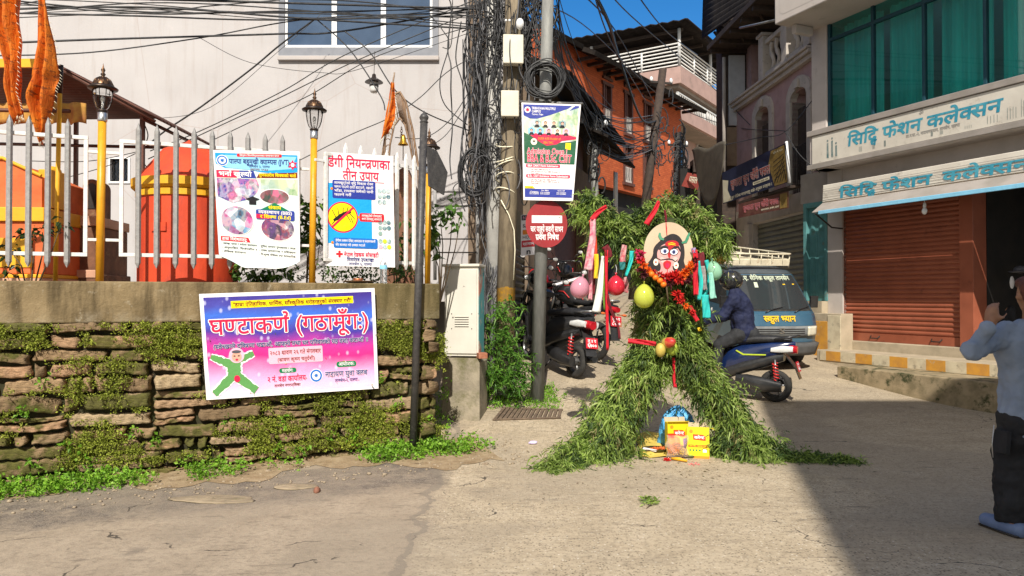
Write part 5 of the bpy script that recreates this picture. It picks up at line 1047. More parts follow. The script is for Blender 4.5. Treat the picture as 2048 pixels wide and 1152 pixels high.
b = MB(); b.m('teal_glass'); b.poly([(wx[0], UP+.05, sill), (wx[-1], UP+.05, sill), (wx[-1], UP+.05, ztop), (wx[0], UP+.05, ztop)]); b.build('pane', win)
b = MB(); b.m('curtain_cloth')
for i in range(len(wx)-1):
    a, c = wx[i]+.06, wx[i+1]-.06
    b.grid(lambda u, v, a=a, c=c, i=i: (a+(c-a)*u, UP+.34+.035*sin(u*34+i)+.012*sin(u*90), sill+.02+(ztop-sill)*v), 90, 2)
b.build('curtains', fs_)
# projecting slab of the next floor
XB0 = R(1549, 20, -1.2)[0]; zsl = R(1600, 26, -1.2)[1]
b = MB(); b.m('shop_white'); b.box(XB0, XE, -1.2, .3, zsl, zsl+1.6); b.prism([(XB0+.1, zsl-.16), (XU0+.2, zsl-.16), (XU0+.2, zsl-.002), (XB0+.1, zsl-.002)], -.9, -.5); sl_ = b.build('balcony_slab', fs_, bevel=.02)
b = MB(); b.m('shop_grey'); rrect(b, XB0+.12, XB0+3, zsl+.12, zsl+1.4, -1.203, 'shop_white', .12); b.build('recess_panel', sl_)
# roller shutter
b = MB(); b.m('shutter_brown'); n_ = 34; zz0 = zsh+.14; pitch = (zst-zz0)/n_
pts = []
for i in range(n_):
    for k in range(5): q = k/5; pts.append((-.022*sin(pi*q)**.8, zz0+pitch*(i+q)))
pts.append((0, zst))
b.add([(x, .1+y, z) for x in (XS0, XS1) for y, z in pts], [(i, i+len(pts), i+1+len(pts), i+1) for i in range(len(pts)-1)], False); b.box(XS0, XS1, .07, .11, zsh, zz0); sh_ = b.build('roller_shutter', fs_)
b = MB(); b.m('shutter_brown'); b.box(XS0-.06, XS0, .03, .12, zsh, zst); b.build('shutter_guide', fs_, bevel=.005); b = MB(); b.m('shutter_brown'); b.box(XS1, XJ, .0, .3, zsh-.02, zst); b.build('shutter_guide', fs_, bevel=.005)
for x in (R(1745, 670)[0], R(1868, 680)[0]):
    b = MB(); b.m('dark_iron'); b.tube([(x-.09, .065, zsh+.1), (x-.07, .03, zsh+.06), (x+.07, .03, zsh+.06), (x+.09, .065, zsh+.1)], .01, 6); b.build('handle', sh_)
b = MB(); b.m('bare_metal'); b.obox((XS0+.1, .05, zsh+.05), (.07, .04, .05)); b.tube([(XS0+.07, .05, zsh+.07), (XS0+.1, .05, zsh+.11), (XS0+.13, .05, zsh+.07)], .008, 6); b.build('padlock', sh_)
# dark open shop beside it
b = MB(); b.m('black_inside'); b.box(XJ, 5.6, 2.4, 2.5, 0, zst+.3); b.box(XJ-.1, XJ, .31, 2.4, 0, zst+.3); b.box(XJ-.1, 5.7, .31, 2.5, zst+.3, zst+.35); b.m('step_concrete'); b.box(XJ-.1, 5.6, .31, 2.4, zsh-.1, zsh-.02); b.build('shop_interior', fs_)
# steps along the front
zs1 = R(1850, 710)[1]; D1, D2 = -.62, -1.3; zk = R(1850, 739, D1)[1]; zl = R(1850, 751, D2)[1]
b = MB(); b.m('step_concrete'); b.box(X0-.1, XE, -.02, .3, 0, zsh-.002); b.box(R(1632, 700, D1)[0], XE, D1+.012, -.021, 0, zs1); b.m('step_mossy'); b.box(R(1674, 730, D2)[0], XE, D2, D1+.011, -.2, zl); b.build('steps', fs_, bevel=.015)
xx = [R(q, 735, D1)[0] for q in (1640, 1652, 1681, 1711, 1744, 1779, 1815, 1852, 1891, 1933, 1979, 2030, 2085, 2150)]
b = MB()
for i in range(len(xx)-1): b.m('kerb_yellow' if i % 2 == 1 else 'kerb_white'); b.box(xx[i], xx[i+1], D1, D1+.011, zl+.004, zs1-.012)
b.build('striped_kerb', fs_)
lw0, lw1 = R(1626, 660, -.3)[0], R(1681, 660, -.3)[0]; zlt = R(1650, 627, -.3)[1]
b = MB(); b.m('step_concrete'); b.box(lw0, lw1-.001, -.285, 0, 0, zlt); b.m('kerb_yellow'); b.box(lw0, (lw0+lw1)/2+.02, -.3, -.286, .3, zlt-.14); b.m('kerb_white'); b.box((lw0+lw1)/2+.02, lw1, -.3, -.286, .3, zlt-.03); b.build('low_wall', fs_, bevel=.01)
# shop name board in the band
SA = MB()
def brd(pts, y): return [FR.w(R(px, py, y)[0], y, R(px, py, y)[1]) for px, py in pts]
Wb, Hb = 1100, 170
pm('board_white', (.72, .67, .58), (.62, .57, .49), scale=2, rough=.5, bump=.3, bscale=5, stain=(.45, .4, .33), stscale=5, stlo=.58, sthi=.72)
pm('board_teal', (.03, .26, .38), (.1, .4, .5), scale=6, rough=.5); pm('board_grey', (.3, .29, .27), (.22, .21, .2), scale=5, rough=.6); pm('board_sketch', (.12, .2, .2), (.3, .33, .31), scale=14, rough=.6)
z0_, z1_ = zb0+.1, zb1-.1; xb0 = XU0+.09
SBd, L = poster('shop_name_board', 'white cloth shop name board with blue lettering in the upper band', [FR.w(xb0, UP-.075, z0_), FR.w(XE-.3, UP-.075, z0_), FR.w(XE-.3, UP-.075, z1_), FR.w(xb0, UP-.075, z1_)], 640*(XE-.3-xb0), 640*(z1_-z0_), 'board_white', 'sign board')
HS = 640*(z1_-z0_); K = 640
def sx(px): return 640*(R(px, 300, UP-.08)[0]-xb0)
def sz(px, py): return 640*(R(px, py, UP-.08)[1]-z0_)
text(L, 'सिद्धि फेशन', sx(1694), HS*.36, HS*.36, 'board_teal', -.003, sx(1842)-sx(1694), .03, slant=.12); text(L, 'कलेक्सन', sx(1853), HS*.36, HS*.36, 'board_teal', -.003, sx(2003)-sx(1853), .03, slant=.12)
text(L, 'ता.न.पा.-२, नारायणस्थान, तानसेन, पाल्पा', sx(1812), HS*.2, HS*.09, 'board_grey', -.003, sx(1920)-sx(1812), .012)
text(L, 'ॐ', sx(1838), HS*.82, HS*.12, 'board_grey', -.003)
L.m('board_sketch')
for px, hgt in ((1655, .55), (1664, .6), (1672, .4)): x = sx(px); L.disc((x, -.003, HS*(hgt+.17)), 13, 10); L.poly([(x-14, -.003, HS*.12), (x+16, -.003, HS*.1), (x+12, -.003, HS*(hgt+.1)), (x-12, -.003, HS*(hgt+.08))])
for px, w_, h_ in ((1718, 22, .2), (1745, 15, .15), (1768, 12, .22), (1862, 12, .15), (1880, 18, .12), (1930, 40, .1), (1975, 60, .25), (2015, 50, .35), (2043, 40, .5)):
    x = sx(px)
    for k in range(4): L.poly([(x+k*w_/4*2, -.003, HS*.08), (x+k*w_/2+3, -.003, HS*.08), (x+k*w_/2+3, -.003, HS*(.08+h_*(1-.15*(k % 2)))), (x+k*w_/2, -.003, HS*(.08+h_*.9))])
lettering(L, SBd)
# rolled awning with the name printed on it, its bar below
aw = thing('shop_awning', 'half rolled white awning with blue lettering over the brown shutter', 'awning', FR.o, FR.rz)
YA = -.42; xa0 = R(1645, 380, YA)[0]; za1 = R(1800, 343, YA)[1]; za0 = R(1800, 381, YA)[1]
b = MB(); b.m('board_white'); b.prism([(YA, za0), (YA+.02, za1), (YA+.1, za1+.01), (YA+.12, za0-.02)], xa0, XE-.5, 'x'); b.build('cloth_roll', aw, bevel=.01)
L = MB(); y_ = YA-.004; 
text(L, 'सिद्धि फेशन', R(1678, 380, YA)[0], za0+.03, .15, 'board_teal', y_, R(1862, 370, YA)[0]-R(1678, 380, YA)[0], .03, slant=.1); text(L, 'कलेक्सन', R(1885, 380, YA)[0], za0+.03, .15, 'board_teal', y_, R(2060, 350, YA)[0]-R(1885, 350, YA)[0], .03, slant=.1)
L.build('lettering', aw); L = MB(); L.m('shop_grey')
for k in range(5): L.box(xa0, XE-.5, y_+.0005, y_+.003, za0+.03+k*.048, za0+.036+k*.048)
L.build('printed_stripes', aw)
YB = -.67; zbar = R(1800, 403, YB)[1]; xb_ = R(1637, 424, YB)[0]
b = MB(); b.m('shop_grey'); b.prism([(YA+.05, za0), (.0, za0+.12), (.0, za0+.14), (YA+.05, za0+.02)], xa0, XE-.5, 'x'); b.prism([(YB, zbar+.01), (YA, za0-.03), (YA, za0-.015), (YB, zbar+.02)], xa0, XE-.5, 'x'); b.build('awning_cloth', aw)
b = MB(); b.m('print_lightblue'); b.box(xb_, XE-.5, YB-.012, YB+.012, zbar-.035, zbar+.028); b.build('front_bar', aw, bevel=.006)
b = MB(); b.m('dark_iron'); b.tube([(xa0+.06, -.01, zbar-.25), (xa0+.06, YB*.4, zbar-.24), (xa0+.06, YB, zbar)], .015, 6); b.build('arm', aw)
x = R(1849, 410, -.5)[0]; lb = thing('light_bulb', 'white unlit bulb hanging under the awning', 'bulb', FR.w(x, -.5, R(1849, 418, -.5)[1])); b = MB(); b.m('white_frame'); b.ell((0, 0, -.03), (.04, .04, .055), 12, 8); b.build('globe', lb); b = MB(); b.m('white_frame'); b.lathe([(.02, .02), (.025, .05), (.02, .09), (.001, .1)], n=10); b.tube([(0, 0, .09), (0, 0, .25)], .005, 5); b.build('socket', lb)
# goods inside the dark doorway
def inw(px, py, y): q = R(px, py, y); return FR.w(q[0], y, q[1])
b = MB(); b.m('print_white'); q = inw(2014, 565, .9); b.ell(q, (.09, .12, .16), 12, 8); b.build('hanging_hat', label='pale floppy hat hanging in the dark shop doorway', cat='hat')
b = MB(); b.m('print_grey'); q = inw(2040, 543, .7); b.ell(q, (.16, .16, .02), 16, 6); b.ell(q+Vector((0, 0, .03)), (.09, .09, .06), 12, 6); b.build('brimmed_hat', label='grey brimmed hat above the pale floppy hat in the shop doorway', cat='hat')
b = MB(); b.m('print_grey'); q = inw(1975, 545, 1.2); b.prism([(-.22, -.4), (.22, -.4), (.25, .3), (.1, .36), (-.1, .36), (-.25, .3)], -.06, .06); b.v = [tuple(Vector(v)+q) for v in b.v]; b.build('hanging_shirt', label='dim grey shirt hanging deep in the dark shop', cat='shirt', bevel=.02)

# ---------------------------------------------------------------- teal doors, pink colonial house, jewellery shop
pm('teal_paint', (.1, .27, .27), (.075, .21, .21), scale=5, rough=.6, bump=.1, stain=(.16, .17, .14), stscale=8)
pm('pink_wall', (.42, .28, .27), (.35, .225, .22), scale=4, rough=.85, bump=.2, stain=(.24, .17, .15), stscale=4)
pm('stucco', (.5, .45, .4), (.4, .36, .32), scale=4, rough=.85, bump=.2, stain=(.22, .19, .16), stscale=5)
pm('shutter_grey', (.17, .18, .155), (.13, .14, .12), scale=5, rough=.55, stain=(.25, .17, .1), stscale=8)
pm('dark_wood', (.06, .04, .03), (.035, .025, .02), scale=10, rough=.8, bump=.3)
FP = Fr((5.61, 18.5, 0), atan2(-.998, .056)); Pk = lambda px, py, y=0: FP.px(px, py, y)
ph_ = thing('pink_house', 'pink colonial house with white arched windows and a balustrade', 'house', FP.o, FP.rz)
PE = 4.15; zco = Pk(1550, 162)[1]; zgf = Pk(1550, 400)[1]
holes = [(Pk(1514, 260)[0], Pk(1541, 260)[0], zgf, Pk(1528, 218)[1]), (Pk(1584, 260)[0], Pk(1617, 260)[0], zgf, Pk(1600, 180)[1])]; sx0_, sx1_ = Pk(1506, 550)[0], Pk(1607, 550)[0]; zsg = Pk(1555, 435)[1]
b = MB(); b.m('pink_wall'); wall_with_holes(b, -.3, PE, zgf, zco+.02, holes, 0, .3); b.build('upper_wall', ph_)
b = MB(); b.m('stucco'); wall_with_holes(b, -.4, PE, .3, zgf, [(sx0_, sx1_, .3, zsg)], .0, .3); b.box(sx0_-.35, sx0_-.05, -.08, -.001, .3, zsg); b.build('ground_wall', ph_)
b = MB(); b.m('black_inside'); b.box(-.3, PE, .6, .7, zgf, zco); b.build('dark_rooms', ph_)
b = MB(); b.m('stucco')
for k, (o, h, z) in enumerate(((.16, .08, zco), (.1, .1, zco-.1), (.2, .06, zco+.08))): b.box(-.35, PE, -o, .3, z, z+h-.002)
b.build('cornice', ph_, bevel=.015)
for h in holes:
    xm = (h[0]+h[1])/2; w = (h[1]-h[0])/2; b = MB(); b.m('stucco'); b.box(h[0]-.2, h[0], -.05, .3, zgf, h[3]-.15); b.box(h[1], h[1]+.2, -.05, .3, zgf, h[3]-.15)
    for k in range(8):
        a0, a1 = pi*k/8, pi*(k+1)/8; r0, r1 = w, w+.2
        b.prism([(xm+r0*cos(a0), h[3]-.15+r0*.5*sin(a0)), (xm+r1*cos(a0), h[3]-.15+r1*.75*sin(a0)), (xm+r1*cos(a1), h[3]-.15+r1*.75*sin(a1)), (xm+r0*cos(a1), h[3]-.15+r0*.5*sin(a1))], -.05, .1)
    b.box(xm-.09, xm+.09, -.1, -.051, h[3]-.15+w*.5, h[3]-.15+w*.95); wn = b.build('arched_window', ph_, bevel=.01)
    b = MB(); b.m('dark_wood'); b.box(h[0]+.01, xm-.01, .12, .16, zgf+.3, h[3]-.3); b.box(xm+.01, h[1]-.01, .12, .16, zgf+.3, h[3]-.3); b.build('shutters', wn); b = MB(); b.m('dark_iron')
    for i in range(9): q = h[0]+(h[1]-h[0])*(i+.5)/9; b.tube([(q, .02, zgf), (q, .02, zgf+.95)], .008, 4)
    b.tube([(h[0], .02, zgf+.95), (h[1], .02, zgf+.95)], .012, 5); b.build('railing', wn)
# balustrade with wavy balusters
zb_l = zco+.16; zb_h = zb_l+.85; bl_ = MB(); bl_.m('stucco')
for x in (Pk(1533, 130)[0], Pk(1580, 100)[0], PE-.12): bl_.box(x-.13, x+.13, -.14, .14, zb_l, zb_h+.1); bl_.box(x-.17, x+.17, -.18, .18, zb_h+.101, zb_h+.17)
bl_.box(Pk(1533, 130)[0], PE, -.09, .09, zb_h-.1, zb_h); bl_.box(Pk(1533, 130)[0], PE, -.09, .09, zb_l, zb_l+.12); bal = bl_.build('balustrade', ph_, bevel=.012)
for xa_, xb2 in ((Pk(1533, 130)[0]+.2, Pk(1580, 100)[0]-.2), (Pk(1580, 100)[0]+.2, PE-.3)):
    n_ = max(3, int((xb2-xa_)/.24))
    for i in range(n_): x = xa_+(xb2-xa_)*(i+.5)/n_; b = MB(); b.m('stucco'); b.tube([(x+.08*sin(q*2*pi), 0, zb_l+.12+(zb_h-.22-zb_l)*q) for q in np.linspace(0, 1, 10)], [.055, .05, .045, .04, .05, .05, .04, .045, .05, .055], 8); b.build('baluster', bal)
b = MB(); b.m('dark_wood'); zq = Pk(1555, 22)[1]; b.box(-.3, PE, -.7, 2.5, zq, zq+.12); b.box(-.3, PE, .9, 1.1, zb_l, zq-.002); [b.box(x, x+.1, -.65, 1, zq-.1, zq-.002) for x in np.linspace(-.2, PE-.2, 7)]; b.build('dark_eaves', ph_)
# grey shutter and signs of the jewellery shop
b = MB(); b.m('shutter_grey'); n_ = 26; pts = []
for i in range(n_):
    for k in range(4): pts.append((-.03*sin(pi*k/4), .3+(zsg-.3)*(i+k/4)/n_))
b.add([(x, .14+y, z) for x in (sx0_, sx1_) for y, z in pts], [(i, i+len(pts), i+1+len(pts), i+1) for i in range(len(pts)-1)], False); b.build('roller_shutter', ph_)
pm('sign_navy', (.018, .022, .06), (.03, .035, .085), scale=4, rough=.4); pm('sign_red_print', (.45, .1, .08), (.34, .07, .06), scale=8, rough=.4); pm('sign_gold', (.3, .2, .06), (.2, .13, .04), scale=12, rough=.4); pm('sign_maroon', (.1, .035, .03), (.16, .07, .05), scale=6, rough=.5)
def fpw(px, py, Y): return at(px, py, Y)
SG, L = poster('jewellery_sign', 'dark navy jewellery shop sign with red lettering tilted over the street', (lambda a, c, d: [a, c, d, on_plane(1444, 346, a, c, d)])(at(1446, 408, 17.0), at(1578, 364, 14.3), at(1571, 286, 14.25)), 640, 340, 'sign_navy', 'sign board')
b = MB(); b.m('white_frame'); q0, q1 = at(1579.5, 366, 14.28), at(1572.5, 283, 14.28); b.tube([q0, q1], .03, 6); b.build('edge_trim', SG, loc=-SG.location)
L.m('print_cream'); L.poly([(6, -.003, 10), (100, -.003, 10), (60, -.003, 130), (70, -.003, 230), (6, -.003, 260)]); L.m('sign_gold'); L.poly([(520, -.003, 5), (630, -.003, 5), (630, -.003, 330), (510, -.003, 330), (480, -.003, 220)])
L.m('print_black')
for i in range(5): blob(L, [(520+i*24, 30), (620, 240-i*40)], [3, 3], 'print_black', -.006); blob(L, [(525, 60+i*40), (620, 120+i*34)], [3, 3], 'print_black', -.007)
text(L, 'सुजाता सुन चाँदी पसल', 95, 140, 72, 'print_white', -.004, 395, .045); text(L, 'सुजाता सुन चाँदी पसल', 95, 140, 72, 'sign_red_print', -.006, 395, .02); rrect(L, 325, 480, 82, 112, -.004, 'print_cream', 4); text(L, 'नारायणस्थान, तानसेन, पाल्पा', 335, 90, 12, 'print_black', -.0055, 135)
text(L, 'यहाँ सुन चाँदीका गरगहनाहरू अर्डर अनुसार बनाइन्छ ।', 60, 22, 26, 'print_cream', -.004, 440, .012); text(L, 'फोन नं. ५२०', 530, 290, 18, 'print_cream', -.0045, 85); lettering(L, SG)
S2, L = poster('jewellery_sign', 'maroon lower jewellery sign above the grey shutter', (lambda a, c, d: [a, c, d, on_plane(1477, 408, a, c, d)])(at(1477, 436, 16.2), at(1577, 416, 14.5), at(1577, 382, 14.5)), 520, 170, 'sign_maroon', 'sign board')
text(L, 'सुजाता सुन चाँदी पसल', 55, 70, 55, 'print_pink', -.004, 370, .045); text(L, 'सुजाता सुन चाँदी पसल', 55, 70, 55, 'sign_red_print', -.006, 370, .02); text(L, 'नारायणस्थान, तानसेन, पाल्पा', 250, 28, 18, 'print_cream', -.004, 180); L.m('sign_gold'); L.poly([(440, -.003, 10), (510, -.003, 10), (510, -.003, 160), (440, -.003, 160)]); lettering(L, S2)
# canopy over the jewellery shop
b = MB(); b.m('dark_wood'); q = [at(1476, 408, 16.3), at(1580, 376, 14.4), at(1612, 372, 14.6), at(1500, 405, 16.8)]; b.add(q+[v+Vector((0, 0, .05)) for v in q], [(0, 1, 2, 3), (7, 6, 5, 4), (0, 4, 5, 1), (1, 5, 6, 2), (2, 6, 7, 3), (3, 7, 4, 0)], False); b.build('shop_canopy', label='dark plank canopy over the jewellery shutter', cat='canopy')
# teal wooden doors beside the shop
td = thing('teal_doors', 'tall teal panelled wooden doors between the two shops', 'door', FR.o, FR.rz); tx0, tx1 = R(1608, 500)[0], R(1655, 500)[0]; tz0, tz1 = R(1632, 602)[1], R(1632, 415)[1]
b = MB(); b.m('teal_paint'); b.box(tx0, tx0+.08, -.02, .1, tz0, tz1+.1); b.box(tx1-.06, tx1, -.02, .1, tz0, tz1+.1); b.box(tx0+.08, tx1-.06, -.02, .1, tz1, tz1+.1); b.build('frame', td, bevel=.006)
xm = (tx0+tx1)/2
for a, c in ((tx0+.085, xm-.004), (xm+.004, tx1-.065)):
    b = MB(); b.m('teal_paint'); b.box(a, c, .05, .09, tz0, tz1-.005)
    for k in range(4): za_, zb2 = tz0+.08+(tz1-tz0-.1)*k/4, tz0+(tz1-tz0-.1)*(k+1)/4; b.box(a+.05, c-.05, .035, .049, za_, zb2); b.box(a+.075, c-.075, .025, .0349, za_+.03, zb2-.03)
    b.build('leaf', td, bevel=.004)
b = MB(); b.m('step_concrete'); b.box(tx0-.1, tx1, -.15, .4, 0, tz0-.002); b.build('threshold', td); b = MB(); b.m('shop_grey'); b.box(tx0-.1, X0-.001, .02, .5, tz1+.101, zb0+.04); b.build('lintel_wall', td)

# ---------------------------------------------------------------- dark old house with deep eaves beyond the pink one
pm('tin_dark', (.03, .025, .022), (.018, .015, .014), scale=5, rough=.95, spec=.1, bump=.2); pm('panel_white', (.5, .52, .54), (.42, .43, .45), scale=5, rough=.6); pm('panel_brown', (.28, .2, .13), (.22, .15, .1), scale=5, rough=.8)
FD = Fr((0, 18.7, 0), 0); Dk = lambda px, py, y=0: FD.px(px, py, y)
dh = thing('timber_house', 'dark old timber house with deep tin eaves left of the pink house', 'house', FD.o, 0)
b = MB(); b.m('dark_wood'); b.box(Dk(1444, 300)[0], Dk(1500, 300)[0], 0, .5, .8, Dk(1470, 20)[1]); b.build('wall', dh)
b = MB(); b.m('panel_white'); b.box(Dk(1457, 300)[0], Dk(1489, 300)[0], -.07, -.002, Dk(1470, 252)[1], Dk(1470, 112)[1]); b.build('white_shutter', dh, bevel=.01)
b = MB(); b.m('panel_brown'); b.box(Dk(1453, 300)[0], Dk(1484, 300)[0], -.05, -.003, Dk(1470, 332)[1], Dk(1470, 255)[1]); b.build('brown_board', dh, bevel=.01)
b = MB(); b.m('tin_dark'); b.grid(sheet(tuple(at(1404, 78, 19.5)-FD.o), tuple(at(1522, -4, 15.5)-FD.o), tuple(at(1530, -110, 16)-FD.o), tuple(at(1408, -60, 20.5)-FD.o), 12, .03), 4, 60); b.build('eaves_roof', dh, solid=.02)
for k in range(7): b = MB(); b.m('dark_wood'); q0, q1 = at(1412+k*16, 74-k*11, 19.2-k*.5)-FD.o, at(1446+k*14, 118-k*12, 19.2-k*.45)-FD.o; b.tube([q0, q1], .04, 4); b.build('rafter', dh)
b = MB(); b.m('shop_grey'); b.tube([tuple(at(1448, 115, 18.2)-FD.o), tuple(at(1448, 360, 18.2)-FD.o)], .045, 8); b.build('downpipe', dh); b = MB(); b.m('bare_metal'); b.tube([tuple(at(1480, 56, 16)-FD.o), tuple(at(1552, 40, 14.4)-FD.o)], .025, 6); b.build('strut', dh)
b = MB(); b.m('pink_wall'); b.box(Dk(1493, 300)[0], Dk(1540, 300)[0], -.4, .0, Dk(1500, 200)[1], Dk(1500, 66)[1]); b.build('attic_wall', dh)
# dark arcade of shops behind the effigy's head
FA = Fr((0, 20.5, 0), 0); Ar = lambda px, py, y=0: FA.px(px, py, y); ac = thing('shop_arcade', 'row of dark shop openings at the end of the street', 'building', FA.o, 0)
b = MB(); b.m('dark_wood'); b.box(Ar(1385, 300)[0], Ar(1400, 300)[0], 0, .3, 1, Ar(1400, 330)[1]); b.box(Ar(1440, 300)[0], Ar(1452, 300)[0], 0, .3, 1, Ar(1400, 330)[1]); b.box(Ar(1385, 300)[0], Ar(1510, 300)[0], -.1, .3, Ar(1400, 345)[1], Ar(1400, 320)[1]); b.build('posts', ac)
b = MB(); b.m('black_inside'); b.box(Ar(1385, 300)[0], Ar(1510, 300)[0], 1.5, 1.7, 1, Ar(1400, 318)[1]); b.build('dark_shops', ac)
b = MB(); b.m('stucco'); b.box(Ar(1466, 300)[0], Ar(1477, 300)[0], -2.4, -2.1, .9, Ar(1466, 420, -2.4)[1]); b.build('pale_pillar', ac)
pm('tarp', (.1, .085, .06), (.065, .055, .04), scale=4, rough=.7, bump=.3)
T0, T1, T2, T3 = at(1384, 300, 20), at(1452, 285, 17.5), at(1446, 335, 17.2), at(1425, 368, 18.2)
b = MB(); b.m('tarp')
def tarp_(u, v): p = (T0*(1-u)+T1*u)*(1-v)+(at(1392, 340, 19.6)*(1-u)+T2*u)*v; return (p.x, p.y, p.z-(1.0*sin(pi*u)*v**1.3)+.05*sin(u*9+v*4))
b.grid(tarp_, 16, 10); b.build('tarpaulin', label='sagging dark tarpaulin strung across the street end', cat='tarpaulin', solid=.01)
S3, L = poster('red_street_sign', 'tilted dark red sign board below the tarpaulin', (lambda a, c, d: [a, c, d, on_plane(1375, 345, a, c, d)])(at(1363, 372, 21), at(1395, 380, 20), at(1403, 350, 20)), 400, 230, 'sign_red_print', 'sign board'); text(L, 'पसल', 120, 90, 90, 'print_cream', -.006, 220, .02); lettering(L, S3)

# ---------------------------------------------------------------- brick house and the tall house behind
def brick_mat():
    t = NT('old_brick'); co = t.coords('Object'); s = t.n('SeparateXYZ'); t.l(co, s.inputs[0]); c = t.n('CombineXYZ'); t.l(t.math('ADD', s.outputs[0], s.outputs[1]), c.inputs[0]); t.l(s.outputs[2], c.inputs[1])
    br = t.n('TexBrick'); br.inputs['Scale'].default_value = 4.2; br.inputs['Color1'].default_value = (.52, .12, .042, 1); br.inputs['Color2'].default_value = (.4, .085, .03, 1); br.inputs['Mortar'].default_value = (.2, .06, .03, 1); br.inputs['Mortar Size'].default_value = .018; br.inputs['Brick Width'].default_value = .9; br.inputs['Row Height'].default_value = .3; t.l(c.outputs[0], br.inputs['Vector'])
    col = t.mix(t.ramp(t.noise(co, 1.2, 8, .65), (.45, 0.), (.7, .55)), br.outputs['Color'], (.3, .06, .025)); col = t.mix(t.ramp(t.noise(co, 5, 8, .7), (.6, 0.), (.7, .5)), col, (.6, .2, .08)); t.base(col); t.set(.9, spec=.2); t.bump(br.outputs['Fac'], -.3, .02)
brick_mat()
FB = Fr((2.58, 24, 0), atan2(.812, .583)); Bk = lambda px, py, y=0: FB.px(px, py, y)
bh = thing('brick_house', 'old orange red brick house with dark timber windows', 'house', FB.o, FB.rz); BX0, BX1 = -2.9, 7.1; ztp = Bk(1270, 128)[1]
wins = []
for (xa_, xb2, ya, yb) in ((1205, 1222, 172, 252), (1248, 1264, 190, 268), (1287, 1303, 210, 283), (1246, 1264, 292, 366), (1285, 1301, 305, 373)): wins.append((Bk(xa_, 200)[0], Bk(xb2, 200)[0], Bk((xa_+xb2)/2, yb)[1], Bk((xa_+xb2)/2, ya)[1]))
att = [(Bk(a, 200)[0], Bk(c, 200)[0], Bk((a+c)/2, d)[1], Bk((a+c)/2, e_)[1]) for a, c, e_, d in ((1206, 1222, 125, 155), (1249, 1262, 145, 172), (1287, 1300, 167, 193))]
zg = Bk(1280, 390)[1]
b = MB(); b.m('old_brick'); ze = Bk(1270, 140, -1.1)[1]; wall_with_holes(b, BX0, BX1, zg, ze+.4, wins+att, 0, .4); b.build('wall', bh)
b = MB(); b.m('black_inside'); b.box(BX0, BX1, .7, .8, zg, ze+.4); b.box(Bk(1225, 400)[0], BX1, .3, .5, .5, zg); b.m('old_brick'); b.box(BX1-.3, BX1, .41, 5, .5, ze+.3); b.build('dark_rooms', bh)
pm('window_wood', (.12, .045, .03), (.08, .03, .02), scale=12, rough=.7); pm('lattice_white', (.6, .55, .5), (.45, .4, .37), scale=16, rough=.7)
for w in wins:
    b = MB(); b.m('window_wood'); x0_, x1_, z0_, z1_ = w; f_ = .09
    b.box(x0_, x0_+f_, -.05, .1, z0_, z1_); b.box(x1_-f_, x1_, -.05, .1, z0_, z1_); b.box(x0_-.08, x1_+.08, -.07, .1, z1_, z1_+.1); b.box(x0_-.06, x1_+.06, -.09, .1, z0_-.1, z0_-.001); b.box(x0_+f_, x1_-f_, .1, .14, z0_+(z1_-z0_)*.4, z1_-.05); b.box((x0_+x1_)/2-.03, (x0_+x1_)/2+.03, .02, .09, z0_, z1_)
    wn = b.build('window', bh); b = MB(); b.m('lattice_white'); b.box(x0_+f_, x1_-f_, -.03, .01, z0_, z0_+(z1_-z0_)*.42); b.m('dark_iron')
    for i in range(4): q = x0_+f_+(x1_-x0_-2*f_)*(i+.5)/4; b.tube([(q, -.04, z0_+.1), (q+.03, -.04, z0_+(z1_-z0_)*.2), (q, -.04, z0_+(z1_-z0_)*.4)], .012, 4)
    b.build('lower_panel', wn)
for w in att: b = MB(); b.m('window_wood'); x0_, x1_, z0_, z1_ = w; b.box(x0_, x1_, .08, .12, z0_, z1_); b.box(x0_-.06, x1_+.06, -.06, .08, z0_-.09, z0_-.001); b.build('attic_window', bh)
# roof with deep eaves: a flat skirt in front and slope behind
b = MB(); b.m('tin_dark'); E1 = Bk(1190, 88, -.75)[0]; ze = Bk(1270, 140, -1.1)[1]
b.add([(E1, -.75, ze+.1), (BX1+.8, -.75, ze+.1), (BX1+.8, 4.5, ze+2.6), (E1, 4.5, ze+2.6)], [(0, 1, 2, 3)], False); b.add([(BX0, -.35, ze+.35), (E1-.02, -.35, ze+.35), (E1-.02, 4.5, ze+2.6), (BX0, 4.5, ze+2.6)], [(0, 1, 2, 3)], False); b.build('roof', bh, solid=.14)
for i in range(14): b = MB(); b.m('dark_wood'); x = E1+.2+(BX1+.5-E1)*i/14; b.box(x, x+.09, -.7, .0, ze+.02, ze+.12); b.build('rafter', bh)
pm('tall_pink', (.45, .3, .26), (.38, .25, .22), scale=2, rough=.85, stain=(.3, .22, .19), stscale=2); pm('tall_cream', (.58, .48, .33), (.5, .41, .28), scale=2, rough=.85); pm('soffit_grey', (.3, .25, .21), (.24, .2, .17), scale=2, rough=.9); pm('rail_white', (.66, .65, .63), (.58, .57, .55), scale=4, rough=.5)
FT = Fr((7.0, 31, 0), atan2(.832, .554)); Tk = lambda px, py, y=0: FT.px(px, py, y); th = thing('tall_house', 'tall pink house with white balcony railings and a roofed terrace', 'house', FT.o, FT.rz)
zc = lambda py: at(1362, py, 31).z
b = MB(); b.m('tall_pink'); b.box(1.2, 9, 1.2, 9, 0, zc(130)); b.build('walls', th)
b = MB(); b.m('tall_pink'); b.box(0, 9.2, 0, 9.2, zc(165), zc(132)); b.m('soffit_grey'); b.box(.15, 9, .15, 9, zc(172), zc(165)-.01); b.build('terrace_slab', th)
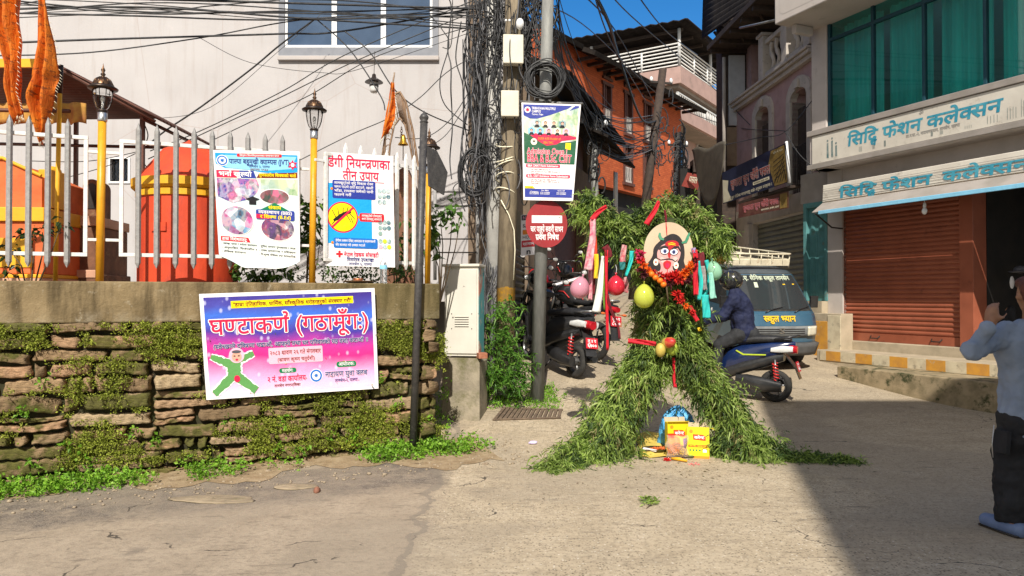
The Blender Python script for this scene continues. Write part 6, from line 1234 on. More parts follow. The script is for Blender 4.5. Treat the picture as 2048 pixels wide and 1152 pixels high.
b = MB(); b.m('tall_cream'); b.box(-.35, 0, .3, 2.6, zc(236), zc(186)); b.m('tall_pink'); b.box(-.3, 9, .0, .15, zc(238), zc(212)); b.m('soffit_grey'); b.box(-.3, 9, .151, 1.2, zc(240), zc(232)); b.build('balcony', th)
bp_ = MB(); bp_.m('rail_white')
for x in (-.2, 3, 6, 9): bp_.box(x, x+.12, .02, .13, zc(212), zc(186))
bp_.box(-.2, 9, .03, .12, zc(188), zc(185)); 
for i in range(40): x = .1+i*.22; bp_.tube([(x, .07, zc(212)), (x+.06, .07, zc(200)), (x, .07, zc(188))], .035, 5)
bp_.build('balcony_railing', th)
b = MB(); b.m('rail_white')
for k in range(7): z = zc(132)+.1+k*.15; b.tube([(9, .08, z), (.08, .08, z), (.08, 9, z)], .035, 6)
for i in range(6): b.tube([(.08+i*1.7, .08, zc(132)), (.08+i*1.7, .08, zc(90))], .05, 6); b.tube([(.08, .08+i*1.7, zc(132)), (.08, .08+i*1.7, zc(90))], .05, 6)
b.build('terrace_railing', th)
zr = zc(50)
for x, y in ((.1, .1), (4, .1), (8.5, .1), (.1, 4.2), (.1, 8.6)): b = MB(); b.m('rail_white'); b.tube([(x, y, zc(132)), (x, y, zr-.1)], .07, 6); b.build('terrace_post', th)
b = MB(); b.m('tin_dark'); b.grid(sheet((-.5, -.5, zr), (9.5, -.5, zr), (9.5, 9.5, zr+.4), (-.5, 9.5, zr+.4), 20, .03), 4, 80); b.build('terrace_roof', th, solid=.05)
b = MB(); b.m('dark_wood')
for i in range(8): b.box(.2+i*1.2, .3+i*1.2, 0, 9.3, zr-.16, zr-.05)
b.build('purlins', th)
for x, z in ((2.2, zc(232)), (5.2, zc(232)), (2.2, zc(330)), (5.2, zc(330))):
    b = MB(); b.m('dark_glass'); b.box(x, x+1.1, 1.15, 1.19, z, z+2.0); b.m('rail_white'); b.box(x-.08, x, 1.12, 1.19, z, z+2.1); b.box(x+1.1, x+1.18, 1.12, 1.19, z, z+2.1); b.build('window', th)
# brown house left of the brick one, and the shuttered shop behind the poles
pm('brown_plaster', (.2, .145, .1), (.14, .1, .07), scale=4, rough=.9, bump=.3, stain=(.3, .23, .16), stscale=3)
FO = Fr((.37, 15.5, 0), atan2(6, 1.86)); Ok = lambda px, py, y=0: FO.px(px, py, y); oh = thing('brown_house', 'dark brown plaster house with a low tin eave beside the brick house', 'house', FO.o, FO.rz); OX1 = 6.6
ze = Ok(1150, 208, -.5)[1]; zdoor = Ok(1150, 400)[1]
b = MB(); b.m('brown_plaster'); wall_with_holes(b, 0, OX1, 0, ze+.3, [(Ok(1148, 300)[0], Ok(1175, 300)[0], Ok(1160, 300)[1]-.5, Ok(1160, 250)[1]), (1.2, 5.8, 0, zdoor)], 0, .4); b.m('black_inside'); b.box(0, OX1, .8, .9, 0, ze); b.build('wall', oh)
b = MB(); b.m('tin_dark'); b.add([(-.3, -.9, ze), (OX1+.5, -.9, ze), (OX1+.5, 3, ze+1.7), (-.3, 3, ze+1.7)], [(0, 1, 2, 3)], False); b.build('roof', oh, solid=.12)
b = MB(); b.m('window_wood'); b.box(Ok(1150, 300)[0], Ok(1173, 300)[0], .1, .16, Ok(1160, 300)[1]-.5, Ok(1160, 250)[1]); b.build('window', oh)
b = MB(); b.m('tin_dark'); z_ = Ok(1200, 330)[1]; b.add([(2.5, -1.2, z_-.3), (OX1+.4, -1.2, z_-.3), (OX1+.4, 0, z_+.3), (2.5, 0, z_+.3)], [(0, 1, 2, 3)], False); b.build('lean_to', oh, solid=.06)
b = MB(); b.m('shutter_grey'); b.m('window_wood'); b.box(1.2, 5.8, .3, .4, 0, zdoor); b.build('shop_boards', oh)
b = MB(); b.m('board_white'); q = Ok(1232, 372, -.6); b.grid(lambda u, v: (q[0]-.25+.5*u, -.6+.05*sin(u*9), q[1]-.9+1.3*v), 10, 4); b.build('white_sheet', oh, solid=.01)
FS_ = Fr((-.12, 10.5, 0), atan2(5, .5)); Sk = lambda px, py, y=0: FS_.px(px, py, y); gs = thing('shuttered_shop', 'dark shop with a grey corrugated shutter behind the poles', 'shop', FS_.o, FS_.rz)
b = MB(); b.m('brown_plaster'); b.box(0, 5.0, .15, .5, 3.1, 6.4); b.box(0, .2, .0, .5, 0, 3.1); b.box(4.5, 5, 0, .5, 0, 3.1); b.build('walls', gs)
b = MB(); b.m('shutter_grey'); b.add([(x, .1+.03*sin(k*pi/2), .1+k*.03) for k in range(101) for x in (.2, 4.5)], [(2*k, 2*k+1, 2*k+3, 2*k+2) for k in range(100)], False); b.build('shutter', gs)
AD, L = poster('shop_advert', 'small white and red advert panel on the dark shop behind the sign pole', [Vector(at(1042, 512, 12.2)), Vector(at(1071, 509, 12.9)), Vector(at(1071, 428, 12.9)), Vector(at(1042, 430, 12.2))], 120, 340, 'print_white')
L.m('print_black'); L.poly([(4, -.003, 295), (116, -.003, 295), (116, -.003, 336), (4, -.003, 336)]); text(L, 'NAYA', 12, 303, 22, 'print_pink', -.0045, 90); text(L, 'SALE', 12, 235, 26, 'print_black', -.003, 90, .02); rrect(L, 12, 60, 175, 215, -.003, 'print_orange', 5); text(L, 'HOME', 10, 140, 24, 'print_grey', -.003, 100); L.m('print_red'); L.poly([(4, -.003, 70), (116, -.003, 70), (116, -.003, 125), (4, -.003, 125)]); text(L, 'सामान', 12, 85, 22, 'print_white', -.0045, 95, .02); text(L, 'n', 40, 12, 40, 'print_black', -.003, 40, .03); lettering(L, AD)
# street poles
def street_pole(px0, py0, px1, py1, Y0, Y1, r, mat, label):
    p0, p1 = at(px0, py0, Y0), at(px1, py1, Y1); g_ = ground(p0.x, p0.y); b = MB(); b.m(mat); d = (p1-p0); k = (g_-.2-p0.z)/d.z; b.tube([p0+d*k, p1], [r*1.15, r*.85], 12); c = p1-d.normalized()*.4; b.m('dark_iron'); b.obox(c, (.7, .06, .06), (0, 0, .3)); 
    for s_ in (-.3, .3): b.m('white_frame'); b.ell(c+Vector((s_, s_*.3, .08)), (.05, .05, .08), 8, 6)
    return b.build('street_pole', label=label, cat='pole')
street_pole(1190, 400, 1187, 218, 18, 18, .09, 'pole_steel', 'slim grey metal street pole in front of the brown house')
street_pole(1292, 400, 1326, 138, 21.5, 21.5, .13, 'dark_wood', 'dark leaning timber pole in front of the brick house')
street_pole(1353, 430, 1356, 266, 24, 24, .13, 'dark_iron', 'dark cable laden pole between the brick house and the tarpaulin')
tg2 = MB()
for px_, py_, Y_, n_ in ((1190, 300, 17.9, 26), (1318, 300, 21.3, 14), (1355, 330, 23.8, 40)):
    for k in range(n_):
        c_ = (px_+rw.gauss(0, 7), py_+rw.gauss(0, 40)); rx, ry = rw.uniform(4, 16), rw.uniform(8, 26); a0 = rw.uniform(0, 6); tg2.m('cable_black'); tg2.tube([at(c_[0]+rx*cos(a0+i*.4), c_[1]+ry*sin(a0+i*.4), Y_) for i in range(12)], rw.uniform(.008, .02), 4, cap=False)
tg2.build('street_cable_tangle', label='dark cable tangles hanging on the three street poles', cat='cables', kind='stuff')
# ---------------------------------------------------------------- the leafy straw effigy
leaf_mat('effigy_leaf', (.13, .21, .035), (.33, .47, .085), (.54, .66, .2), .5, 2.2, .35)
leaf_mat('effigy_leaf_dark', (.03, .06, .014), (.08, .14, .03), (.15, .22, .06), .5, 2.2, .25); leaf_mat('effigy_leaf_dry', (.24, .2, .08), (.34, .32, .12), (.42, .4, .2), .6, 2.2, .3)
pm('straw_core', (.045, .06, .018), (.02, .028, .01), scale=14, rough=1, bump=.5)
ef0 = at(1335, 905, 7.2); ef = thing('leafy_effigy', 'giant human shaped effigy of green branches with a painted demon face', 'effigy', (ef0.x, ef0.y, 0)); EO = ef.location.copy()
LP = [at(1322, 690, 7.25), at(1284, 735, 7.22), at(1246, 790, 7.15), at(1214, 850, 7.08), at(1190, 905, 6.98)]; LP2 = [at(1190, 905, 6.98), at(1150, 920, 6.8), at(1098, 945, 6.52)]
RP = [at(1350, 690, 7.25), at(1392, 730, 7.22), at(1436, 790, 7.16), at(1474, 850, 7.1), at(1498, 900, 7.02)]; RP2 = [at(1498, 900, 7.02), at(1570, 912, 6.98), at(1690, 930, 6.85)]
TP_ = [at(1337, 700, 7.28), at(1335, 640, 7.26), at(1335, 570, 7.26), at(1335, 500, 7.28), at(1338, 440, 7.3)]
LA = [at(1305, 520, 7.24), at(1262, 492, 7.22), at(1222, 452, 7.2), at(1192, 420, 7.2), at(1165, 398, 7.2)]
RA = [at(1378, 525, 7.24), at(1402, 498, 7.2), at(1424, 480, 7.12), at(1438, 474, 7.0)]
CRs = [at(1274, 455, 7.3), at(1298, 428, 7.3), at(1335, 412, 7.32), at(1380, 424, 7.3), at(1412, 458, 7.28)]
PXM = 7.2/FPX
def samp(P, n, rs):
    P = np.array([p[:] for p in P]); k = len(P)-1; t = RNG.random(n)*k; i = np.minimum(t.astype(int), k-1); f = (t-i)[:, None]
    rs = np.array(rs, dtype=float)*PXM; return P[i]*(1-f)+P[i+1]*f, unit(P[i+1]-P[i]), rs[i]*(1-f[:, 0])+rs[i+1]*f[:, 0]
def foliage(name, parent, P, rs, n, along=.7, down=.6, out=.6, stem=.2, ll=(.05, .12), nl=13, inner=.45, flat=1., label=None):
    c, a, r = samp(P, n, rs); rad = RNG.normal(size=(n, 3))*np.array([1, flat, 1]); rad -= (rad*a).sum(1, keepdims=True)*a; rad = unit(rad)
    root = c+rad*(r*(inner+(1-inner)*RNG.random(n)**.6))[:, None]
    d = unit(a*along+rad*out+np.array([0, 0, -down])+RNG.normal(size=(n, 3))*.55); sl = stem*RNG.uniform(.5, 1.6, n)
    s_ = np.tile(np.linspace(.05, 1, nl), n); ri = np.repeat(np.arange(n), nl); g = np.array([0, 0, -1.])
    base = root[ri]+d[ri]*(sl[ri]*s_)[:, None]+g*(sl[ri]*s_**2*.3)[:, None]
    ld = unit(d[ri]*.6+RNG.normal(size=(n*nl, 3))*.75+g*.22); L_ = RNG.uniform(*ll, n*nl)*(1.1-.45*s_)*RNG.uniform(.7, 1.15, n)[ri]
    base[:, 2] = np.maximum(base[:, 2], .012+.02*RNG.random(n*nl))
    V, F = leaf_arrays(base, ld, L_, L_*.21, None, .3); V[:, 2] = np.maximum(V[:, 2], .006); 
    cl = np.sin(root[:, 0]*17+root[:, 2]*9)+np.sin(root[:, 2]*21+root[:, 0]*6)+RNG.normal(size=n)*.9; mi = np.tile(np.where(cl < -.9, 1, np.where(RNG.random(n) < .07, 2, 0))[ri], 2)
    return link(raw_mesh(name, V-np.array(EO), F, ['effigy_leaf', 'effigy_leaf_dark', 'effigy_leaf_dry'], mi), name, parent, label)
def core(name, parent, P, rs, k=.62):
    b = MB(); b.m('straw_core'); P = [p-EO for p in P]; b.tube(P, [max(.012, r*PXM*k) for r in rs], 10); return b.build(name, parent)
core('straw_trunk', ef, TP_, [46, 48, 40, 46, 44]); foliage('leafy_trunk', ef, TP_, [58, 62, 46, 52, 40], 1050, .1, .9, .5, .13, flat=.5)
for nm, P, rs, n in (('leafy_leg', LP, [34, 32, 36, 40, 42], 900), ('leafy_leg', RP, [32, 28, 28, 34, 38], 900)):
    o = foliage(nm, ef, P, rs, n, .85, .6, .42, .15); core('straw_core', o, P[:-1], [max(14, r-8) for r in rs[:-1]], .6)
for P, rs, n in ((LP2, [36, 28, 12], 300), (RP2, [34, 18, 8], 280)): foliage('trailing_fronds', ef, P, rs, n, 1.0, .35, .35, .18, (.05, .11), flat=1.0)
foot = [(at(1270, 905, 7.25), at(1200, 925, 6.85)), (at(1400, 885, 7.3), at(1500, 905, 7.0))]
for a, c in foot: foliage('trailing_fronds', ef, [a, c], [16, 24], 130, .6, .4, .4, .14)
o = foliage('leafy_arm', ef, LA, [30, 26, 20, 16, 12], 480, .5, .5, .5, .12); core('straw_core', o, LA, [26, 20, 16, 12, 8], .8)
o = foliage('leafy_arm', ef, RA, [24, 22, 14, 6], 290, .9, .05, .6, .12); core('straw_core', o, RA, [26, 20, 16, 12], .8)
foliage('leafy_crest', ef, CRs, [10, 9, 9, 9, 12], 230, .1, -.5, .6, .11); foliage('leafy_crest', ef, [at(1250, 480, 7.3), at(1275, 440, 7.32), at(1300, 415, 7.32)], [14, 10, 6], 70, .2, .5, .5, .1)
def stray(n, P, rs, k): return foliage('loose_foliage', ef, P, rs, n, .5, .1, .9, k, (.05, .11), 16, .9)
stray(46, LP, [40, 36, 38, 42, 44], .26); stray(46, RP, [36, 32, 32, 38, 42], .26); stray(30, TP_, [60, 64, 50, 50, 40], .2); stray(16, LA, [30, 26, 20, 16, 12], .2); stray(26, RA, [26, 26, 18, 8], .24); stray(26, CRs, [12, 10, 10, 10, 12], .2)
# painted face on a round board
pm('mask_board', (.58, .45, .31), (.48, .36, .24), scale=3, rough=.5); pm('paint_hair', (.018, .014, .016), (.035, .027, .028), scale=9, stretch=(1, 1, .3), rough=.4); pm('paint_pink', (.66, .36, .33), (.58, .29, .27), scale=4, rough=.45); pm('paint_pale', (.72, .5, .45), rough=.45); pm('paint_red', (.5, .015, .02), (.36, .01, .016), scale=6, rough=.45); pm('paint_green', (.04, .22, .12), (.12, .36, .22), scale=8, rough=.45); pm('paint_blue', (.06, .1, .3), rough=.4)
YM = 6.84; mc = [at(1287, 561, YM), at(1386, 559, YM+.02), at(1387, 443, YM+.06), at(1286, 445, YM+.04)]
mxf = quad_xf(*[p-EO for p in mc], 100, 117)
b = MB(mxf); b.m('mask_board'); ring = [(50+49*cos(a), 58.5+58*sin(a)) for a in np.linspace(0, 2*pi, 57)[:-1]]; b.prism(ring, -.004, .006); mk = b.build('mask_board', ef)
U = lambda x: (x-108)/6.777; Vv = lambda y: 117-(y-92)/6.777
L = MB(mxf)
def pg(mat, off, *p, sm=True):
    P = [(U(x), Vv(y)) for x, y in p]
    if sm:   # rounded by two passes of corner cutting
        for _ in range(2): P = [q for i in range(len(P)) for q in ((P[i][0]*.75+P[(i+1) % len(P)][0]*.25, P[i][1]*.75+P[(i+1) % len(P)][1]*.25), (P[i][0]*.25+P[(i+1) % len(P)][0]*.75, P[i][1]*.25+P[(i+1) % len(P)][1]*.75))]
    L.m(mat); c = (sum(p[0] for p in P)/len(P), sum(p[1] for p in P)/len(P)); L.poly([(x, off, z) for x, z in P])
def ln(mat, off, w, *p):
    L.m(mat); q = [(U(x), Vv(y)) for x, y in p]; blob(L, q, [w/6.777*(1-.5*abs(2*i/(len(q)-1)-1)) for i in range(len(q))], mat, off)
pg('paint_hair', -.0055, (440, 270), (520, 250), (610, 300), (660, 420), (670, 560), (650, 650), (720, 760), (560, 800), (430, 720), (280, 780), (130, 690), (240, 560), (240, 440), (330, 350))
pg('paint_pink', -.0068, (330, 640), (350, 740), (280, 800), (430, 830), (560, 810), (500, 740), (500, 640))
pg('paint_pink', -.0075, (300, 470), (390, 380), (590, 380), (620, 520), (580, 640), (480, 720), (400, 730), (320, 660), (290, 560))
pg('paint_pale', -.0082, (330, 560), (400, 590), (420, 650), (340, 650)); pg('paint_pale', -.0082, (500, 580), (570, 570), (570, 640), (500, 660))
pg('paint_red', -.0085, (390, 390), (450, 345), (560, 350), (600, 420), (540, 470), (470, 480), (430, 450)); pg('paint_red', -.0086, (430, 440), (475, 450), (478, 590), (440, 590))
for x, y, dx in ((395, 492, 3), (520, 505, -2)):
    L.m('paint_hair'); L.disc((U(x), -.0095, Vv(y)), 9.0, 18, ry=7.4); L.m('print_white'); L.disc((U(x), -.0102, Vv(y)), 7.6, 18, ry=5.8); L.m('paint_blue'); L.disc((U(x+dx), -.0109, Vv(y+2)), 3.7, 14, ry=4.2); L.m('paint_hair'); L.disc((U(x+dx), -.0116, Vv(y+2)), 1.9, 12)
ln('paint_hair', -.0112, 16, (315, 470), (350, 440), (400, 425), (440, 445)); ln('paint_hair', -.0112, 16, (490, 470), (530, 440), (580, 440), (610, 500))
ln('print_yellow', -.0112, 5, (440, 390), (490, 380), (540, 395)); ln('print_yellow', -.0112, 5, (440, 410), (490, 402), (545, 415))
ln('paint_hair', -.0112, 9, (300, 590), (340, 612), (400, 605), (450, 600), (500, 610), (540, 640), (570, 610))
pg('paint_red', -.0105, (370, 640), (430, 620), (490, 640), (470, 720), (420, 745), (380, 710)); pg('print_crimson', -.0113, (400, 660), (440, 650), (465, 680), (440, 730), (405, 710)); ln('paint_red', -.0108, 7, (425, 590), (430, 700), (432, 800))
ln('paint_green', -.0112, 24, (385, 335), (345, 320), (325, 280), (330, 240)); ln('paint_green', -.0112, 24, (625, 385), (680, 370), (705, 310), (728, 250))
for x, y in ((275, 640), (550, 690)): L.m('print_cream'); L.disc((U(x), -.0095, Vv(y)), 5, 12, ry=7); L.m('paint_red'); L.disc((U(x), -.0102, Vv(y)), 2, 8)
ln('paint_red', -.0118, 8, (412, 95), (418, 180), (424, 280)); L.build('painted_face', mk)
# garland round the face
pm('petal_red', (.62, .02, .015), (.45, .012, .012), scale=20, rough=.6); pm('petal_orange', (.8, .16, .01), (.7, .1, .01), scale=20, rough=.6); pm('orange_fruit', (.85, .2, .012), (.75, .14, .01), scale=8, rough=.45, bump=.15, bscale=200); pm('petal_dark', (.12, .012, .02), (.07, .01, .015), scale=10, rough=.7); pm('petal_magenta', (.6, .03, .11), rough=.6)
gl0 = at(1335, 580, 6.8); gd = thing('flower_garland', 'red and orange flower garland draped under the painted face', 'garland', gl0)
def flower(px, py, r, mat, Y=6.78, n=46):
    c = np.array((at(px, py, Y)-gl0)[:]); D = unit(RNG.normal(size=(n, 3))+np.array([0, -.5, 0])); V, F = leaf_arrays(c+D*r*.25, D, r*RNG.uniform(.7, 1.2, n), r*.5, None, .1); link(raw_mesh('flower', V, F, [mat]), 'flower', gd)
for px, py, r, m in ((1279, 507, .05, 'petal_magenta'), (1281, 520, .04, 'petal_red'), (1288, 533, .042, 'petal_orange'), (1296, 541, .04, 'petal_orange'), (1306, 546, .035, 'petal_red'), (1318, 552, .045, 'petal_red'), (1330, 556, .05, 'petal_red'), (1342, 554, .052, 'petal_red'), (1350, 552, .055, 'petal_red'), (1358, 556, .055, 'petal_red'), (1364, 551, .045, 'petal_orange'), (1372, 545, .045, 'petal_orange'), (1378, 536, .04, 'petal_orange'), (1383, 528, .035, 'petal_orange'), (1355, 590, .05, 'petal_red'), (1362, 600, .04, 'petal_red'), (1372, 612, .03, 'petal_orange'), (1385, 625, .03, 'petal_red'), (1390, 520, .035, 'petal_dark'), (1284, 545, .06, 'petal_dark'), (1376, 556, .05, 'petal_dark'), (1340, 566, .05, 'petal_dark')): flower(px, py, r, m)
for px, py in ((1303, 548), (1311, 555), (1320, 561), (1327, 569)): b = MB(); b.m('orange_fruit'); b.ell(at(px, py, 6.75)-gl0, (.028, .028, .026), 14, 9); b.build('orange_fruit', gd)
b = MB(); b.m('twig'); b.tube([at(1332, 565, 6.76)-gl0, at(1337, 610, 6.8)-gl0], .008, 5); b.build('stick', gd)
# balloons
def balloon_mat(name, c):
    t = NT(name); t.base(c); t.set(.12, spec=.6, Coat_Weight=.5, Coat_Roughness=.05); tb = t.n('BsdfTranslucent'); tb.inputs[0].default_value = c4(c); mx = t.n('MixShader'); mx.inputs[0].default_value = .35; t.l(t.b.outputs[0], mx.inputs[1]); t.l(tb.outputs[0], mx.inputs[2]); t.l(mx.outputs[0], t.out.inputs[0])
def balloon(px, py, rw_, rh, Y, col, label, tilt=0):
    k = Y/FPX; r, h = rw_*k, rh*k; nm = 'balloon_'+label.split()[0].replace('-', '_'); balloon_mat(nm, col); c = at(px, py, Y); t_ = thing('balloon', label, 'balloon', c, (0, tilt, 0), 'balloons tied to the leafy effigy'); b = MB(); b.m(nm); pf = []
    for i in range(21):
        a = pi*i/20; z = -cos(a); q = sin(a)*(1-.13*z)*(1 if z < .5 else 1-.25*(z-.5)**1.3); pf.append((max(.0004, r*q), h*z))
    b.lathe(pf, n=28); b.build('skin', t_); b = MB(); b.m(nm); b.lathe([(.004, h*.99), (.008, h+.012), (.013, h+.024), (.006, h+.02)], n=10); b.build('knot', t_); b = MB(); b.m('print_white'); b.tube([(0, 0, h+.01), (.01, .02, h+.06), (.005, .06, h+.1)], .002, 4); b.build('string', t_)
balloon(1160, 575, 19, 22, 6.95, (.75, .36, .46), 'pale pink balloon hanging from the effigy\'s raised arm', .25)
balloon(1232, 571, 17.5, 20.5, 6.95, (.75, .035, .07), 'red balloon hanging left of the effigy\'s chest')
balloon(1288, 592, 20, 24.5, 6.8, (.66, .72, .1), 'yellow-green balloon in front of the effigy\'s belly')
balloon(1428, 541, 15, 20, 6.95, (.4, .72, .5), 'mint green balloon beside the teal cloth strips', -.2)
balloon(1438, 512, 16, 17, 7.1, (.68, .34, .05), 'orange balloon under the effigy\'s right hand')
# strips of cloth
for nm, c, c2 in (('red', (.62, .012, .03), (.48, .01, .02)), ('orangered', (.75, .07, .02), (.6, .05, .03)), ('pinklace', (.66, .42, .44), (.6, .1, .17)), ('yellow', (.78, .52, .02), None), ('white', (.74, .73, .68), (.62, .62, .58)), ('green', (.2, .34, .04), (.12, .22, .03)), ('maroon', (.17, .01, .018), (.1, .008, .012)), ('teal', (.02, .5, .46), (.03, .38, .36)), ('checks', (.45, .08, .1), (.55, .4, .38)), ('darkteal', (.02, .17, .17), None), ('mint', (.3, .62, .5), (.22, .5, .42)), ('print', (.2, .17, .17), (.42, .38, .36)), ('purple', (.34, .24, .42), None)): pm('strip_'+nm, c, c2, scale=26, rough=.75)
def strip(pts, w, mat, label, Y=6.84, thick=.004, wav=2.2):
    P = [at(*q, Y) if len(q) == 2 else at(*q) for q in pts]; Q_ = spl(P, 6); n = len(Q_)-1; w = w if hasattr(w, '__len__') else (w, w); b = MB(); b.m('strip_'+mat); ph = random.uniform(0, 6)
    def fn(u, v):
        p = Q_[min(n, int(round(v*n)))]; a = Q_[max(0, int(round(v*n))-1)]; d = (Q_[min(n, int(round(v*n))+1)]-a).normalized(); s_ = d.cross(Vector((0, 1, 0))).normalized(); ww = (w[0]+(w[1]-w[0])*v)*PXM
        return tuple(p+s_*((u-.5)*ww)+Vector((0, .012*sin(u*7+v*wav*3+ph), 0)))
    b.grid(fn, 5, n); return b.build('cloth_strip', label=label, cat='cloth strip', group='cloth strips hanging on the leafy effigy', solid=thick)
strip([(1213, 412), (1196, 425), (1185, 440)], (6, 12), 'red', 'short red rag tied over the raised leafy arm'); strip([(1186, 438), (1186, 470), (1180, 510), (1176, 540)], (10, 16), 'pinklace', 'long pink and white lace strip on the raised leafy arm')
strip([(1182, 440), (1188, 480), (1190, 530)], (8, 12), 'orangered', 'orange red strip beside the pink lace strip', 6.9); strip([(1186, 530), (1188, 560), (1187, 590)], (5, 4), 'maroon', 'thin dark red strip below the orange red one', 6.9); strip([(1180, 520), (1183, 560), (1180, 600)], (12, 8), 'pinklace', 'frayed pale lower lace strip behind the pink balloon', 6.97)
strip([(1192, 508), (1193, 535), (1191, 557)], (8, 7), 'yellow', 'short yellow strip between lace and white cloth'); strip([(1206, 512), (1202, 550), (1198, 590), (1193, 624)], (5, 17), 'white', 'long white pointed cloth left of the red balloon'); strip([(1204, 505), (1207, 560), (1210, 620)], (6, 4), 'green', 'long green blade like strip beside the white cloth', 6.9)
strip([(1213, 500), (1213, 560), (1214, 640), (1215, 700)], (6, 4), 'red', 'long straight red ribbon left of the red balloon'); strip([(1214, 588), (1222, 620), (1236, 652), (1239, 678)], (5, 4), 'maroon', 'curved maroon ribbon under the red balloon'); strip([(1210, 492), (1216, 502), (1220, 515)], (14, 10), 'maroon', 'bunched maroon cloth knot above the white cloth')
strip([(1249, 490), (1246, 508), (1246, 524)], (9, 12), 'checks', 'red checked rag on the effigy\'s left side'); strip([(1245, 524), (1244, 540)], (12, 8), 'darkteal', 'dark teal rag under the red checked one'); strip([(1264, 502), (1262, 520), (1252, 552)], (9, 5), 'teal', 'bright teal rag right of the red checked one'); strip([(1248, 555), (1252, 570), (1250, 585)], (10, 12), 'checks', 'checked rag touching the red balloon', 6.97)
strip([(1389, 500), (1392, 530), (1391, 560), (1392, 590)], (9, 10), 'red', 'broad red strip right of the painted face'); strip([(1386, 496), (1388, 506)], (9, 7), 'purple', 'small purple knot above the broad red strip'); strip([(1396, 522), (1402, 560), (1398, 600)], (8, 7), 'teal', 'teal strip next to the broad red strip'); strip([(1405, 532), (1408, 556), (1410, 580)], (8, 9), 'print', 'grey printed strip among the teal ones', 6.9)
strip([(1413, 520), (1420, 560), (1406, 592)], (8, 12), 'teal', 'curled teal strip near the mint balloon', 6.94); strip([(1421, 545), (1424, 575), (1427, 597)], (7, 13), 'mint', 'pale mint cloth tail under the mint balloon'); strip([(1410, 590), (1412, 612), (1413, 636)], (13, 15), 'teal', 'wide square ended teal cloth hanging lowest on the right'); strip([(1404, 590), (1403, 630), (1404, 648)], (4, 4), 'green', 'thin green strip beside the wide teal cloth', 6.97)
strip([(1399, 506), (1403, 520), (1406, 532)], (16, 12), 'maroon', 'dark red bunched cloth above the printed strip', 6.95); strip([(1379, 612), (1388, 628), (1395, 642)], (7, 8), 'red', 'short red strip low on the effigy\'s right side', 6.95); strip([(1398, 655), (1400, 662)], (7, 7), 'yellow', 'tiny yellow scrap on the effigy\'s right hip', 6.98)
strip([(1256, 682), (1285, 684), (1312, 688)], (9, 8), 'red', 'red band tied across the top of the left leg', 6.78); strip([(1347, 715), (1348, 745), (1350, 775)], (4, 6), 'red', 'red ribbon hanging between the effigy\'s legs', 7.05); strip([(1318, 402), (1308, 424), (1293, 449)], (6, 12), 'red', 'long red cloth feather on the effigy\'s leafy crest', 7.0); strip([(1330, 420), (1332, 445)], (4, 4), 'maroon', 'dark red string falling onto the painted face', 6.98)
# gourds between the legs
pm('gourd_red', (.5, .03, .03), (.62, .3, .06), scale=4, stretch=(1, 1, 4), rough=.45); pm('gourd_green', (.36, .46, .05), (.28, .36, .04), scale=6, rough=.45); pm('gourd_yellow', (.55, .42, .09), (.4, .3, .06), scale=6, rough=.5)
c = at(1335, 686, 6.95); b = MB(); b.m('gourd_yellow'); mt_ = Matrix.Rotation(radians(78), 4, Vector((1, .5, 0)).normalized()); b.lathe([(.001, -.07), (.035, -.06), (.052, -.02), (.05, .02)], c, 18, mt_); b.m('gourd_red'); b.lathe([(.05, .02), (.045, .06), (.028, .09), (.001, .1)], c, 18, mt_); b.build('red_gourd', label='red tipped yellow gourd tied below the effigy\'s waist', cat='gourd')
c = at(1344, 697, 7.0); b = MB(); b.m('gourd_green'); b.ell(c, (.062, .06, .068), 18, 12); b.m('twig'); b.tube([c+Vector((0, 0, .06)), c+Vector((.01, 0, .09))], .006, 5); b.build('green_gourd', label='round green gourd hanging beside the red tipped one', cat='gourd')
c = at(1321, 700, 6.95); b = MB(); b.m('gourd_yellow'); b.ell(c, (.048, .05, .066), 18, 12); b.m('twig'); b.tube([c+Vector((0, 0, .06)), c+Vector((.01, 0, .09))], .006, 5); b.build('yellow_gourd', label='dull yellow gourd on the left behind the red one', cat='gourd')
# ---------------------------------------------------------------- offerings on the road
G = lambda px, py, dz=0: on_ground(px, py)+Vector((0, 0, dz))
pm('yellow_cloth', (.72, .55, .12), (.62, .44, .08), scale=7, rough=.85, bump=.3)
YC = [G(1285, 915), G(1300, 917), G(1355, 914), G(1400, 911), G(1436, 908), G(1415, 893), G(1390, 882), G(1340, 872), G(1296, 868), G(1268, 872), G(1275, 890)]
b = MB(); b.m('yellow_cloth'); cc_ = sum((p for p in YC), Vector())/len(YC); vs, fsx = [cc_+Vector((0, 0, .012))], []
for k, f in enumerate((.4, .72, 1)):
    for i, p in enumerate(YC): q = cc_.lerp(p, f); vs.append((q.x, q.y, q.z+.010+.012*sin(i*2.1+k*1.7)+.006))
n = len(YC)
for i in range(n): fsx.append((0, 1+i, 1+(i+1) % n))
for k in range(2):
    for i in range(n): fsx.append((1+k*n+i, 1+(k+1)*n+i, 1+(k+1)*n+(i+1) % n, 1+k*n+(i+1) % n))
b.add(vs, fsx, False); b.build('yellow_cloth', label='crumpled yellow cloth spread on the road between the leafy legs', cat='cloth', solid=.004)
t = NT('blue_plastic'); co = t.coords('Object'); t.base(t.ramp(t.noise(co, 8), (.35, (.05, .34, .74)), (.65, (.16, .54, .88)))); t.set(.22, spec=.6); t.bump(t.noise(t.coords('Object', (1, 1, .5)), 16, 5, .6, 1.5), 1.0, .03)
c = G(1352, 899); b = MB(); b.m('blue_plastic')
